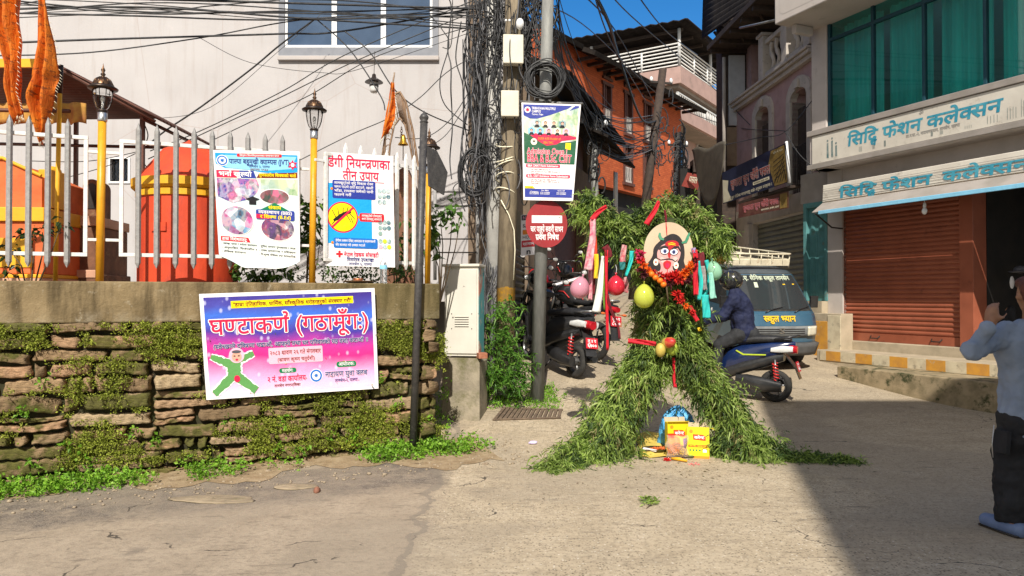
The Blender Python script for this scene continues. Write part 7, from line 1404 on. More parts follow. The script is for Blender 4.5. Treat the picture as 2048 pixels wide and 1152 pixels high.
def bag(u, v):
    a = 2*pi*u; z = v; r = (.175*(1-.1*z)*sqrt(max(0, 1-(z*1.02-.42)**2/.36)) if v > 0 else .1); r *= 1+.13*sin(3*a+4*z)+.09*sin(7*a-6*z)+.06*sin(11*a+9*z)
    return (c.x+max(r, .004)*cos(a)+.05*z, c.y+.11+max(r, .004)*sin(a)*.8, c.z+.40*z+.02*sin(4*a)*z)
b.grid(bag, 40, 18); b.build('plastic_bag', label='crumpled blue plastic bag standing behind the yellow boxes', cat='bag')
pm('carton_yellow', (.8, .62, .01), (.72, .52, .01), scale=4, rough=.4); pm('carton_inside', (.5, .4, .26), rough=.8); pm('carton_red', (.6, .05, .012), (.5, .04, .012), scale=9, rough=.4)
def carton(cn_, W_, Hh, D2, rz_, tilt, label, sticks):
    t_ = thing('incense_box', label, 'box', cn_, (tilt, 0, rz_)); b = MB(); b.m('carton_yellow'); b.box(-W_/2, W_/2, 0, .003, 0, Hh); b.box(-W_/2, W_/2, D2-.003, D2, 0, Hh); b.box(-W_/2, -W_/2+.003, .003, D2-.003, 0, Hh); b.box(W_/2-.003, W_/2, .003, D2-.003, 0, Hh); b.box(-W_/2, W_/2, .003, D2-.003, 0, .003); b.build('carton', t_)
    b = MB(); b.m('carton_yellow'); b.add([(-W_/2, 0, Hh), (W_/2, 0, Hh), (W_/2, -.03, Hh+.012), (-W_/2, -.03, Hh+.012)], [(0, 1, 2, 3)], False) if not sticks else b.add([(W_/2, 0, Hh), (W_/2, D2, Hh), (W_/2+.05, D2, Hh-.01), (W_/2+.05, 0, Hh-.02)], [(0, 1, 2, 3)], False); b.m('carton_inside'); b.add([(-W_/2, D2, Hh), (W_/2, D2, Hh), (W_/2, D2+.02, Hh+.04), (-W_/2, D2+.02, Hh+.04)], [(0, 1, 2, 3)], False); b.build('flaps', t_, solid=.003)
    L = MB(); s_ = W_/100
    def q(x): return -W_/2+x*s_
    L.m('carton_red'); L.poly([(q(30), -.002, Hh*.6), (q(84), -.002, Hh*.57), (q(84), -.002, Hh*.7), (q(72), -.002, Hh*.76), (q(28), -.002, Hh*.77)]); text(L, 'करेन्ट', q(34), Hh*.63, Hh*.08, 'print_white', -.004, .44*W_, .025)
    L.m('print_orange'); L.disc((q(20), -.002, Hh*.86), 8*s_, 16); L.disc((q(20), -.0032, Hh*.86), 5*s_, 12)
    if sticks: L.m('carton_red'); L.box(q(8), q(90), -.002, -.0005, Hh*.36, Hh*.43); text(L, 'तान मैन, मसला मन', q(12), Hh*.375, Hh*.035, 'print_yellow', -.0035, .74*W_, .02); [(L.m('print_green'), L.disc((q(16+i*14), -.002, Hh*.26), 4*s_, 10)) for i in range(4)]; L.m('print_white'); L.box(q(72), q(88), -.002, -.0005, Hh*.2, Hh*.3); L.m('print_orange'); L.box(q(0), q(100), -.002, -.0005, 0, Hh*.08)
    else: L.m('print_orange'); L.poly([(q(0), -.0015, 0), (q(55), -.0015, 0), (q(55), -.0015, Hh*.5), (q(0), -.0015, Hh*.66)]); L.m('print_purple'); L.poly([(q(72), -.002, Hh*.2), (q(96), -.002, Hh*.25), (q(98), -.002, Hh*.52), (q(74), -.002, Hh*.5)]); L.m('carton_red'); L.box(q(0), q(30), -.0022, -.0016, Hh*.52, Hh*.66)
    L.build('lettering', t_)
carton(G(1396, 917), .205, .285, .09, radians(-13), radians(-8), 'yellow incense box standing open on the right of the pair', True); carton(G(1357, 912, .012), .2, .3, .09, radians(6), radians(-3), 'orange and yellow incense box on the left of the pair', False)
t = NT('clear_bag'); t.base((.85, .7, .6)); t.set(.15, spec=.6, Transmission_Weight=.75, IOR=1.1); t.bump(t.noise(t.coords('Object'), 25, 5), .8, .02)
c = G(1350, 916); b = MB(); b.m('clear_bag'); b.grid(lambda u, v: (c.x-.09+.2*u+.012*sin(9*v), c.y-.03-.035*sin(pi*u)*sin(pi*min(1, v*1.1))+.01*sin(13*u+7*v), c.z+.015+.2*v), 20, 16); b.build('clear_bag', label='clear crumpled plastic bag leaning on the orange box', cat='bag')
pm('leaf_plate', (.1, .06, .03), (.06, .075, .02), scale=15, rough=.7, bump=.3); pm('sweet_orange', (.62, .14, .03), (.5, .1, .02), scale=40, rough=.7, bump=.8)
c = G(1312, 906, .014); b = MB(); b.m('leaf_plate'); b.lathe([(.001, .004), (.1, .004), (.135, .03), (.137, .033), (.1, .01), (.001, .009)], c, 20, sy=.75)
b.m('sweet_orange')
for k in range(34): b.ell((c.x+.03+random.gauss(0, .035), c.y+random.gauss(0, .022), c.z+.018+random.random()*.02), .011, 6, 4)
b.m('print_white'); b.obox((c.x-.07, c.y-.06, c.z+.03), (.13, .035, .006), (.2, .1, -.45)); b.build('leaf_plate', label='brown leaf plate with orange sweets on the yellow cloth', cat='leaf plate')
c = G(1349, 911, .014); b = MB(); b.m('clear_plastic'); b.lathe([(.001, .002), (.035, .003), (.055, .03), (.058, .03), (.037, .001)], c, 18); b.m('print_cream'); [b.ell((c.x+random.gauss(0, .015), c.y+random.gauss(0, .012), c.z+.012), (.012, .012, .008), 6, 4) for _ in range(8)]; b.build('small_bowl', label='small clear bowl with pale sweets before the boxes', cat='bowl')
c = G(1376, 916, .012); b = MB(); b.m('leaf_plate'); b.ell(c, (.07, .03, .016), 12, 6); b.m('gourd_green'); b.ell(c+Vector((.02, 0, .008)), (.03, .02, .014), 10, 6); b.build('leaf_scraps', label='dark green folded leaf scrap before the yellow box', cat='leaf')
c = G(1334, 922); V, F = leaf_arrays(np.array([[c.x, c.y, c.z+.012]]*36), unit(RNG.normal(size=(36, 3))*np.array([1.6, .8, .4])+np.array([0, 0, .25])), RNG.uniform(.02, .05, 36), .018); V[:, 2] = np.maximum(V[:, 2], c.z+.004); link(raw_mesh('red_blossom', V, F, ['petal_red']), 'red_blossom', None, 'bright red blossom lying before the yellow cloth', 'flower')
b = MB(); b.m('shrine_yellow'); b.tube([G(1343, 921, .018), G(1358, 923, .022), G(1374, 926, .018)], [.012, .017, .01], 8); b.build('yellow_chilli', label='yellow stick like fruit on the road before the boxes', cat='fruit')
V, F = leaf_arrays(np.array([(G(1385+random.gauss(0, 6), 929+random.gauss(0, 2), .006))[:] for _ in range(26)]), unit(RNG.normal(size=(26, 3))*np.array([1, 1, .1])), .022, .014); V[:, 2] = np.maximum(V[:, 2], .004); pm('petal_pink', (.75, .25, .22), rough=.7); link(raw_mesh('pink_powder', V, F, ['petal_pink']), 'pink_petals', None, 'scattered pinkish petals right of the yellow fruit', 'petals', kind='stuff')
# litter: leaf sprig and lilac paper on the open road
c = np.array(G(1300, 1008)[:]); d0 = np.array([.1, .5, 0]); P = []; D = []
for i in range(70): s_ = random.random(); P.append(c+np.array([random.gauss(0, .035)*(.4+s_), -.09+.2*s_, .012+.02*random.random()])); D.append([random.gauss(0, .8), random.gauss(.1, .6), random.uniform(0, .3)])
V, F = leaf_arrays(np.array(P), unit(np.array(D)), RNG.uniform(.03, .07, 70), .014); V[:, 2] = np.maximum(V[:, 2], .006); sg = link(raw_mesh('leaf_sprig', V-c, F, ['effigy_leaf']), 'leaf_sprig', None, 'fallen green leaf sprig alone on the open road', 'sprig', loc=c)
b = MB(); b.m('twig'); b.tube([(.0, -.05, .01), (-.03, -.11, .012), (-.05, -.14, .008)], .003, 5); b.build('stem', sg)
c = G(1066, 889); b = MB(); b.m('purple_paper') if pm('purple_paper', (.5, .42, .7), (.66, .6, .8), scale=30, rough=.7) else 0; b.grid(lambda u, v: (c.x+(.034+.012*sin(5*2*pi*u)+.008*sin(8*pi*u+v*9))*cos(2*pi*u)*sin(pi*v), c.y+.026*sin(2*pi*u)*sin(pi*v), c.z+.018-.018*cos(pi*v)), 24, 10, False); b.build('crumpled_paper', label='crumpled lilac scrap of paper on the road', cat='paper')
dl = []
for k in range(150):
    px, py = (random.gauss(1330, 90), random.gauss(945, 22)) if k < 80 else (random.uniform(1050, 1750), random.uniform(900, 1010)); p = G(px, py); dl.append((p.x, p.y, p.z+.006))
V, F = leaf_arrays(np.array(dl), unit(RNG.normal(size=(150, 3))*np.array([1, 1, .05])), RNG.uniform(.015, .05, 150), .008); V[:, 2] = np.maximum(V[:, 2], .005); link(raw_mesh('leaf_litter', V, F, ['leaf_plate']), 'leaf_litter', None, 'brown leaf crumbs scattered over the road before the effigy', 'litter', kind='stuff')
# ---------------------------------------------------------------- two-wheelers and the van
pm('plastic_black', (.018, .018, .019), (.03, .03, .031), scale=12, rough=.3, spec=.5, Coat_Weight=.3); pm('rubber', (.02, .02, .02), (.04, .037, .033), scale=15, rough=.85, bump=.3, bscale=90); pm('seat_vinyl', (.017, .017, .018), (.028, .028, .03), scale=30, rough=.5, bump=.15)
pm('engine_grey', (.16, .155, .15), (.08, .078, .075), scale=15, rough=.5, metal=.6); pm('alloy', (.35, .35, .35), (.22, .22, .22), scale=12, rough=.35, metal=.8); pm('tail_red', (.5, .012, .02), (.35, .008, .014), scale=12, rough=.12, spec=.7); pm('lens_clear', (.7, .7, .68), (.55, .55, .54), scale=12, rough=.1, spec=.7); pm('plate_red', (.6, .02, .035), rough=.5); pm('blue_gloss', (.007, .018, .07), (.01, .026, .1), scale=5, rough=.2, spec=.6, Coat_Weight=.6); pm('stripe_lime', (.5, .62, .04), rough=.4); pm('spring_red', (.65, .04, .04), rough=.4); pm('red_gloss', (.5, .012, .018), rough=.25, Coat_Weight=.5)
def loft(mb, secs, n=14, e=.8):
    """sections (x, z_low, z_high, half_width[, y]) -> smooth closed body along x"""
    vs = []
    for s in secs:
        x, z0, z1, w = s[:4]; y0 = s[4] if len(s) > 4 else 0; zc, h = (z0+z1)/2, (z1-z0)/2
        for j in range(n):
            a = 2*pi*j/n; ca, sa = cos(a), sin(a); vs.append((x, y0+w*math.copysign(abs(ca)**e, ca), zc+h*math.copysign(abs(sa)**e, sa)))
    k = len(secs); mb.add(vs, [(i*n+j, i*n+(j+1) % n, (i+1)*n+(j+1) % n, (i+1)*n+j) for i in range(k-1) for j in range(n)], True); mb.add(vs[:n], [tuple(range(n-1, -1, -1))], False); mb.add(vs[-n:], [tuple(range(n))], False)
def wheel(t_, x, r, tw, rimmat='alloy', spokes=5, rr=.62):
    b = MB(); b.m('rubber'); k = 28; m = 10; vs = []
    for i in range(k):
        a = 2*pi*i/k
        for j in range(m): q = 2*pi*j/m; R_ = r-tw+tw*cos(q)*(1 if cos(q) > 0 else .8); vs.append((x+R_*cos(a), tw*.85*sin(q), r+R_*sin(a)))
    b.add(vs, [(i*m+j, ((i+1) % k)*m+j, ((i+1) % k)*m+(j+1) % m, i*m+(j+1) % m) for i in range(k) for j in range(m)], True); w = b.build('wheel', t_)
    b = MB(); b.m(rimmat); rm = r-1.55*tw; ROT = Matrix.Rotation(pi/2, 4, 'X'); b.lathe([(rm, -.03), (rm+.02, -.02), (rm+.02, .02), (rm, .03), (rm-.018, .02), (rm-.018, -.02), (rm, -.03)], (x, 0, r), 28, ROT); b.lathe([(.001, -.05), (.04, -.05), (.045, .05), (.001, .05)], (x, 0, r), 14, ROT)
    for i in range(spokes): a = 2*pi*i/spokes+.3; b.tube([(x+.03*cos(a), 0, r+.03*sin(a)), (x+rm*cos(a+.15), 0, r+rm*sin(a+.15))], [.018, .012], 6)
    b.build('rim', w); return w
def plate(t_, x, z, w, h, tilt, a, c):
    xf = lambda X, Y, Z: (x-Y*cos(tilt)*-1+Z*sin(tilt), -X, z+Z*cos(tilt)); b = MB(xf); b.m('plate_red'); b.box(-w/2, w/2, 0, .004, 0, h); text(b, a, 0, h*.58, h*.28, 'print_white', -.003, w*.7, .02, 'c'); text(b, c, 0, h*.12, h*.34, 'print_white', -.003, w*.8, .025, 'c'); return b.build('number_plate', t_)
def grip_bar(t_, x, z, w, back=.1):
    b = MB(); b.m('plastic_black'); P = [(x-back, s_*w, z) for s_ in (-1,)]; b.tube([(x-back, -w, z+.01), (x-back*.4, -w*.55, z+.01), (x, 0, z-.02), (x-back*.4, w*.55, z+.01), (x-back, w, z+.01)], .013, 8)
    for s_ in (-1, 1): b.tube([(x-back*.75, s_*w*.72, z+.01), (x-back, s_*(w+.005), z+.01)], .019, 8); b.tube([(x-back*.5+.03, s_*w*.95, z), (x-back*.3+.03, s_*w*.6, z+.01)], .006, 5)
    return b.build('handlebar', t_)
def mirrors(t_, x, z, w):
    for s_ in (-1, 1):
        b = MB(); b.m('plastic_black'); b.tube([(x-.03, s_*w*.6, z), (x-.02, s_*w*.85, z+.11), (x-.03, s_*w*1.05, z+.16)], .006, 6); b.ell((x-.03, s_*w*1.12, z+.18), (.018, .06, .04), 14, 8); b.m('lens_clear'); b.ell((x-.043, s_*w*1.12, z+.18), (.008, .05, .032), 12, 6); b.build('mirror', t_)
def scooter(label, loc, rot, body='plastic_black', accent=None, pl=('बा ७ प', '६७००'), stripe=False, tailclear=True):
    t_ = thing('scooter', label, 'scooter', loc, rot); wheel(t_, -.62, .225, .052); wheel(t_, .63, .225, .05)
    b = MB(); b.m(accent or body); loft(b, [(-.86, .80, .86, .03), (-.78, .72, .87, .085), (-.62, .62, .86, .135), (-.4, .54, .82, .155), (-.16, .44, .78, .16), (.02, .36, .72, .15), (.12, .3, .56, .11)]); b.build('rear_body', t_)
    b = MB(); b.m(body); loft(b, [(-.72, .58, .74, .1), (-.5, .48, .66, .15), (-.2, .36, .58, .165), (.08, .24, .44, .15)]); b.build('side_panel', t_)
    if stripe:
        for s_ in (-1, 1):
            b = MB(); b.m('stripe_lime'); b.prism([(-.5, .665), (-.2, .645), (-.1, .69), (-.085, .678), (-.19, .625), (-.5, .65)], s_*.158, s_*.166); b.build('stripe', t_)
    b = MB(); b.m('seat_vinyl'); loft(b, [(-.8, .85, .9, .06), (-.6, .83, .93, .12), (-.35, .80, .92, .145), (-.1, .77, .86, .15), (.1, .74, .83, .12), (.17, .72, .78, .07)], e=.7); b.build('seat', t_)
    b = MB(); b.m('alloy' if body == 'plastic_black' and not accent else 'plastic_black'); b.tube([(-.6, -.13, .88), (-.82, -.12, .93), (-.9, 0, .95), (-.82, .12, .93), (-.6, .13, .88)], .015, 8); b.build('grab_rail', t_)
    b = MB(); b.m('tail_red'); loft(b, [(-.885, .7, .8, .05), (-.83, .69, .82, .1), (-.72, .71, .81, .125)]); tl = b.build('tail_light', t_)
    for s_ in (-1, 1): b = MB(); b.m('lens_clear'); loft(b, [(-.84, .72, .8, .02, s_*.095), (-.7, .7, .8, .03, s_*.125), (-.56, .7, .76, .015, s_*.146)]); b.build('indicator', t_)
    b = MB(); b.m('plastic_black'); b.add([(-.74, y, .68) for y in (-.08, .08)]+[(-.88, y, .52) for y in (-.09, .09)]+[(-.95, y, .36) for y in (-.085, .085)], [(0, 1, 3, 2), (2, 3, 5, 4)], False); b.build('mudguard', t_).modifiers.new('thick', 'SOLIDIFY').thickness = .012
    plate(t_, -.935, .46, .19, .14, .35, *pl)
    b = MB(); b.m('plastic_black'); loft(b, [(-.72, .16, .3, .05, .13), (-.5, .14, .34, .07, .13), (-.25, .16, .36, .07, .12), (-.1, .2, .34, .06, .1)]); b.m('engine_grey'); b.tube([(-.62, .1, .225), (-.62, -.12, .225)], .06, 12); b.build('engine', t_)
    b = MB(); b.m('plastic_black'); b.tube([(-.15, -.14, .2), (-.35, -.16, .2), (-.8, -.17, .3)], [.02, .055, .05], 12); b.m('alloy'); b.tube([(-.5, -.2, .3), (-.72, -.2, .34)], .03, 8); b.build('exhaust', t_)
    b = MB(); b.m('spring_red'); P = [(-.66+.04*q-.0, .14+.034*cos(q*36), .32+.24*q+0) for q in np.linspace(0, 1, 60)]; P = [(p[0]+.034*sin(i/59*36), p[1], p[2]) for i, p in enumerate(P)]; b.tube(P, .008, 5); b.m('alloy'); b.tube([(-.66, .14, .26), (-.62, .14, .6)], .014, 8); b.build('shock_absorber', t_)
    b = MB(); b.m('plastic_black'); b.prism([(.05, .27), (.4, .27), (.48, .36), (.45, .4), (.36, .32), (.06, .33)], -.17, .17); b.build('floorboard', t_, bevel=.015)
    b = MB(); b.m(body); vs = []
    for z, x0, x1, w in ((.3, .42, .5, .14), (.5, .42, .56, .2), (.7, .44, .6, .225), (.88, .44, .6, .19), (.97, .42, .56, .12)):
        for j in range(16): a = 2*pi*j/16; vs.append(((x0+x1)/2+(x1-x0)/2*cos(a), w*sin(a), z))
    b.add(vs, [(i*16+j, i*16+(j+1) % 16, (i+1)*16+(j+1) % 16, (i+1)*16+j) for i in range(4) for j in range(16)]+[tuple(range(64, 80))], True); b.build('front_apron', t_)
    b = MB(); b.m(body); loft(b, [(.36, .98, 1.06, .13), (.44, .95, 1.1, .17), (.53, .94, 1.08, .13), (.57, .97, 1.05, .07)]); hc = b.build('handlebar_cover', t_); b = MB(); b.m('lens_clear'); b.ell((.565, 0, 1.01), (.025, .075, .045), 16, 8); b.build('headlight', hc)
    grip_bar(t_, .46, 1.02, .33); mirrors(t_, .46, 1.04, .3)
    b = MB(); b.m(body); vs = [(.63+(.26+(.015 if j in (1, 2) else 0))*cos(a), y, .225+(.26+(.015 if j in (1, 2) else 0))*sin(a)) for a in np.linspace(-.15, pi*.8, 14) for j, y in enumerate((-.065, -.03, .03, .065))]; b.add(vs, [(i*4+j, i*4+j+1, (i+1)*4+j+1, (i+1)*4+j) for i in range(13) for j in range(3)], True); o = b.build('front_fender', t_); o.modifiers.new('thick', 'SOLIDIFY').thickness = .008
    b = MB(); b.m('alloy'); [b.tube([(.63, s_*.075, .225), (.55, s_*.06, .62)], .018, 8) for s_ in (-1, 1)]; b.build('fork', t_); b = MB(); b.m('dark_iron'); b.tube([(-.2, .1, .2), (-.18, .22, .02), (-.12, .24, .0)], .012, 6); b.build('side_stand', t_); return t_
def motorcycle(label, loc, rot, tank='plastic_black', pl=('बा ४९ प', '८२२०')):
    t_ = thing('motorcycle', label, 'motorcycle', loc, rot); wheel(t_, -.63, .3, .055, 'plastic_black', 6); wheel(t_, .66, .3, .048, 'plastic_black', 6)
    b = MB(); b.m(tank); loft(b, [(-.02, .74, .86, .08), (.08, .72, .96, .13), (.25, .72, 1.02, .155), (.38, .74, 1.0, .14), (.46, .8, .94, .08)]); tk = b.build('fuel_tank', t_); b = MB(); b.m('spring_red'); b.tube([(.05, .135, .84), (.2, .158, .92), (.36, .145, .9)], .008, 5); b.tube([(.05, -.135, .84), (.2, -.158, .92), (.36, -.145, .9)], .008, 5); b.m('alloy'); b.lathe([(.03, 0), (.03, .012), (.001, .014)], (.22, 0, 1.02), 12); b.build('tank_trim', tk)
    b = MB(); b.m('seat_vinyl'); loft(b, [(-.78, .86, .93, .07), (-.6, .82, .92, .12), (-.3, .77, .86, .13), (-.05, .76, .84, .11), (.06, .78, .84, .07)], e=.7); b.build('seat', t_)
    b = MB(); b.m(tank); loft(b, [(-.95, .84, .9, .04), (-.8, .76, .9, .09), (-.5, .68, .84, .13), (-.2, .6, .76, .13)]); b.build('tail_cowl', t_); b = MB(); b.m('tail_red'); loft(b, [(-.99, .8, .87, .05), (-.93, .78, .88, .085), (-.86, .8, .88, .09)]); b.build('tail_light', t_)
    b = MB(); b.m('alloy'); b.tube([(-.5, -.14, .86), (-.85, -.12, .95), (-.97, 0, .97), (-.85, .12, .95), (-.5, .14, .86)], .013, 8); b.build('grab_rail', t_)
    b = MB(); b.m('plastic_black'); b.add([(-.84, y, .78) for y in (-.07, .07)]+[(-1.0, y, .58) for y in (-.085, .085)]+[(-1.06, y, .4) for y in (-.08, .08)], [(0, 1, 3, 2), (2, 3, 5, 4)], False); b.build('mudguard', t_).modifiers.new('thick', 'SOLIDIFY').thickness = .012
    plate(t_, -1.02, .6, .2, .15, .3, *pl); [None for _ in ()]
    for s_ in (-1, 1): b = MB(); b.m('sweet_orange'); b.tube([(-.9, s_*.08, .76), (-.92, s_*.16, .76)], .008, 5); b.ell((-.92, s_*.2, .76), (.025, .045, .02), 12, 8); b.build('indicator', t_)
    b = MB(); b.m('engine_grey'); b.box(-.15, .2, -.11, .11, .28, .52); [b.box(.02, .24, -.1, .1, .53+i*.03, .545+i*.03) for i in range(5)]; b.lathe([(.001, -.15), (.09, -.15), (.1, 0), (.09, .15), (.001, .15)], (-.02, 0, .38), 16, Matrix.Rotation(pi/2, 4, 'X')); b.build('engine', t_, bevel=.01)
    b = MB(); b.m('alloy'); b.tube([(.2, -.06, .5), (.3, -.12, .35), (.1, -.15, .26), (-.35, -.16, .3)], .022, 8); b.m('engine_grey'); b.tube([(-.35, -.17, .3), (-.85, -.19, .42)], [.04, .055], 12); b.build('exhaust', t_)
    b = MB(); b.m('plastic_black'); b.tube([(.48, 0, .85), (.2, 0, .7), (-.3, 0, .66), (-.75, 0, .78)], .025, 8); b.tube([(.48, 0, .85), (.3, 0, .4), (-.15, 0, .32), (-.3, 0, .64)], .022, 8); b.tube([(-.15, .08, .33), (-.63, .09, .3)], .025, 8); b.tube([(-.15, -.08, .33), (-.63, -.09, .3)], .025, 8); b.build('frame', t_)
    b = MB(); b.m('alloy'); [b.tube([(.66, s_*.085, .3), (.47, s_*.085, .98)], .022, 8) for s_ in (-1, 1)]; b.build('fork', t_); b = MB(); b.m(tank); b.ell((.55, 0, .9), (.1, .11, .13), 16, 10); b.m('lens_clear'); b.ell((.62, 0, .9), (.045, .08, .085), 14, 8); b.build('headlight', t_)
    grip_bar(t_, .44, 1.05, .36, .12); mirrors(t_, .44, 1.07, .3)
    b = MB(); b.m('spring_red'); [b.tube([(-.56+.03*cos(q*30)-.06*q, s_*.13+.03*sin(q*30), .4+.3*q) for q in np.linspace(0, 1, 40)], .007, 4) for s_ in (-1, 1)]; b.build('shock_absorber', t_); b = MB(); b.m('dark_iron'); b.tube([(-.1, .1, .3), (-.06, .25, .03), (0, .28, .0)], .012, 6); b.build('side_stand', t_); return t_
def stand_on(rear_px, front_px=None, head=None, wb=1.25, rx=-.62, lean=0):
    r = on_ground(*rear_px)
    if head is None:
        f = on_ground(*front_px); h = atan2(f.y-r.y, f.x-r.x)
    else: h = head
    d = Vector((cos(h), sin(h), 0)); f = r+d*wb; dz = ground(f.x, f.y)-ground(r.x, r.y); pit = atan2(dz, wb); o = r-d*rx*cos(pit); o.z = r.z-rx*sin(pit)*-1*-1 if False else ground(r.x, r.y)+(-rx)*sin(pit)
    return o, Euler((lean, -pit, h), 'XYZ')
o, e_ = stand_on((1147, 756), head=radians(119), lean=.1); sc1 = scooter('black scooter parked behind the steel pole with a red number plate', o, e_, pl=('लु ४ प', '६७००'))
o, e_ = stand_on((1186, 722), head=radians(121), wb=1.29, rx=-.63, lean=.1); mc1 = motorcycle('black motorcycle parked beyond the black scooter, white paper on its bars', o, e_, pl=('लु ७ प', '८२२०'))
P_ = mc1.matrix_basis @ Vector((.35, 0, 1.08)); b = MB(); b.m('print_white'); b.obox(P_, (.5, .16, .03), (0, -.25, .35)); b.build('rolled_paper', label='white rolled paper lying across the motorcycle handlebar', cat='paper', bevel=.01)
o, e_ = stand_on((1140, 640), head=radians(100), wb=1.29, rx=-.63, lean=.08); motorcycle('dark motorcycle parked farthest up the alley with a round mirror', o, e_, pl=('लु ९ प', '१०२५'))
o, e_ = stand_on((1108, 668), head=radians(112), wb=1.29, rx=-.63, lean=.08); motorcycle('dark red motorcycle half hidden behind the steel pole', o, e_, 'red_gloss', ('लु २ प', '४५१८'))
# grey helmet on the parked scooter
def helmet(name, c, r, mat, label, fwd, parent=None):
    fwd = Vector(fwd).normalized(); rz = atan2(fwd.y, fwd.x); Mx = Matrix.Rotation(rz, 4, 'Z'); hp = thing(name, label, 'helmet', c, rz) if parent is None else None; tgt = hp
    b = MB(); b.m(mat); n, k = 26, 16; vs = []
    for i in range(k+1):
        el = -pi*.36+(pi*.86)*i/k
        for j in range(n): a = 2*pi*j/n; vs.append((r*1.12*cos(el)*cos(a)-.004, r*.93*cos(el)*sin(a), r*sin(el)*1.02))
    b.add(vs, [(i*n+j, i*n+(j+1) % n, (i+1)*n+(j+1) % n, (i+1)*n+j) for i in range(k) for j in range(n) if not (3 <= i <= 8 and (j <= 4 or j >= n-5))], True); v_ = MB(); v_.m('dark_glass'); vv = []
    for i in range(7):
        el = -.36+.98*i/6
        for j in range(13): a = -1.3+2.6*j/12; vv.append((r*1.15*cos(el)*cos(a), r*.965*cos(el)*sin(a), r*1.02*sin(el)))
    v_.add(vv, [(i*13+j, i*13+j+1, (i+1)*13+j+1, (i+1)*13+j) for i in range(6) for j in range(12)], True)
    if parent is None: b.build('shell', hp, solid=.01); v_.build('visor', hp, solid=.004); return hp
    for q in (b, v_): q.v = [tuple(Mx @ Vector(p)+Vector(c)) for p in q.v]
    s = b.build('helmet', parent, solid=.01); v_.build('visor', s, solid=.004); return s
pm('helmet_grey', (.3, .29, .26), (.2, .19, .17), scale=6, rough=.35, Coat_Weight=.3); pm('helmet_black', (.016, .016, .017), (.03, .03, .03), scale=6, rough=.2, Coat_Weight=.6)
helmet('helmet', sc1.matrix_basis @ Vector((.38, .2, 1.22)), .135, 'helmet_grey', 'grey and black helmet hung on the parked scooter mirror', (.4, -1, 0))
# scooter with the rider
o, e_ = stand_on((1549, 804), (1368, 781)); RS = scooter('dark blue scooter with a lime stripe under the helmeted rider', o, e_, 'plastic_black', 'blue_gloss', ('लु ५ प', '९७७२'), True)

# ---------------------------------------------------------------- school van
pm('van_blue', (.035, .095, .155), (.05, .12, .18), scale=2, rough=.3, spec=.5, Coat_Weight=.4, stain=(.1, .12, .13), stscale=3, stlo=.6, sthi=.8); pm('van_roof', (.06, .075, .09), (.1, .11, .12), scale=3, rough=.4); pm('van_plastic', (.2, .21, .21), (.14, .145, .15), scale=6, rough=.5); pm('van_bumper', (.06, .06, .062), (.1, .1, .1), scale=6, rough=.6); pm('rack_cream', (.66, .6, .45), (.5, .44, .32), scale=8, rough=.5, stain=(.3, .16, .08), stscale=10); pm('lamp_lens', (.68, .64, .5), (.55, .52, .42), scale=14, rough=.12, spec=.7); pm('decal_yellow', (.8, .5, .02), rough=.5); pm('decal_pale', (.6, .66, .5), rough=.5)
vp = at(1556, 690, 12.35); vh = atan2(-.965, .18); vo = Vector((vp.x, vp.y, 0))-Vector((cos(vh), sin(vh), 0))*1.62; vo.z = ground(vo.x, vo.y); dz = ground(vp.x, vp.y)-vo.z
van = thing('school_van', 'dark blue school van with a cream roof rack and yellow nose lettering', 'van', vo, Euler((0, atan2(-dz, 1.6), vh), 'XYZ'))
def vxf(z): return np.interp(z, [.28, .5, .78, .96, 1.0, 1.3, 1.56, 1.62, 1.66], [1.6, 1.64, 1.64, 1.56, 1.5, 1.24, 1.0, .9, .7])
def vhw(z): return np.interp(z, [.28, .5, .9, 1.0, 1.3, 1.56, 1.62, 1.66], [.66, .7, .705, .695, .645, .585, .54, .46])
def vring(z): 
    xf, hw, xr = vxf(z), vhw(z), -1.62+.2*max(0, z-1.3); pts = []
    for y in np.linspace(-1, 1, 13): pts.append((xf-.1*abs(y)**5-.02*y*y, hw*y, z))
    for x in np.linspace(.86, -.86, 7): pts.append(((xf+xr)/2+(xf-xr)/2*x*.98-.05*0, hw, z))
    for y in np.linspace(1, -1, 7): pts.append((xr+.06*abs(y)**5, hw*y, z))
    for x in np.linspace(-.86, .86, 7): pts.append(((xf+xr)/2+(xf-xr)/2*x*.98, -hw, z))
    return pts
zs = [.28, .34, .5, .64, .78, .9, .96, 1.0, 1.1, 1.2, 1.3, 1.43, 1.56, 1.6, 1.62, 1.645, 1.66]; b = MB(); rings = [vring(z) for z in zs]; n = len(rings[0])
for k in range(len(zs)-1): b.m('van_blue' if zs[k] < 1.55 else 'van_roof'); b.add(rings[k]+rings[k+1], [(j, (j+1) % n, n+(j+1) % n, n+j) for j in range(n)], True)
b.m('van_roof'); b.add(rings[-1], [tuple(range(n))], True); b.m('black_inside'); b.add(rings[0], [tuple(range(n-1, -1, -1))], False); b.build('body', van)
def frontp(z, y, off): return (vxf(z)-.1*abs(y)**5-.02*y*y+off, vhw(z)*y, z)
def vpanel(z0, z1, y0, y1, off, nu=14, nv=5): return lambda u, v: frontp(z0+(z1-z0)*v, y0+(y1-y0)*u, off)
t = NT('wind_glass'); t.base((.03, .035, .038)); t.set(.05, spec=.8); 
b = MB(); b.m('rubber'); b.grid(vpanel(1.0, 1.575, -.95, .95, .005), 16, 6); ws = b.build('windscreen_seal', van); b = MB(); b.m('wind_glass'); b.grid(vpanel(1.03, 1.55, -.9, .9, .012), 16, 6); b.build('windscreen', ws)
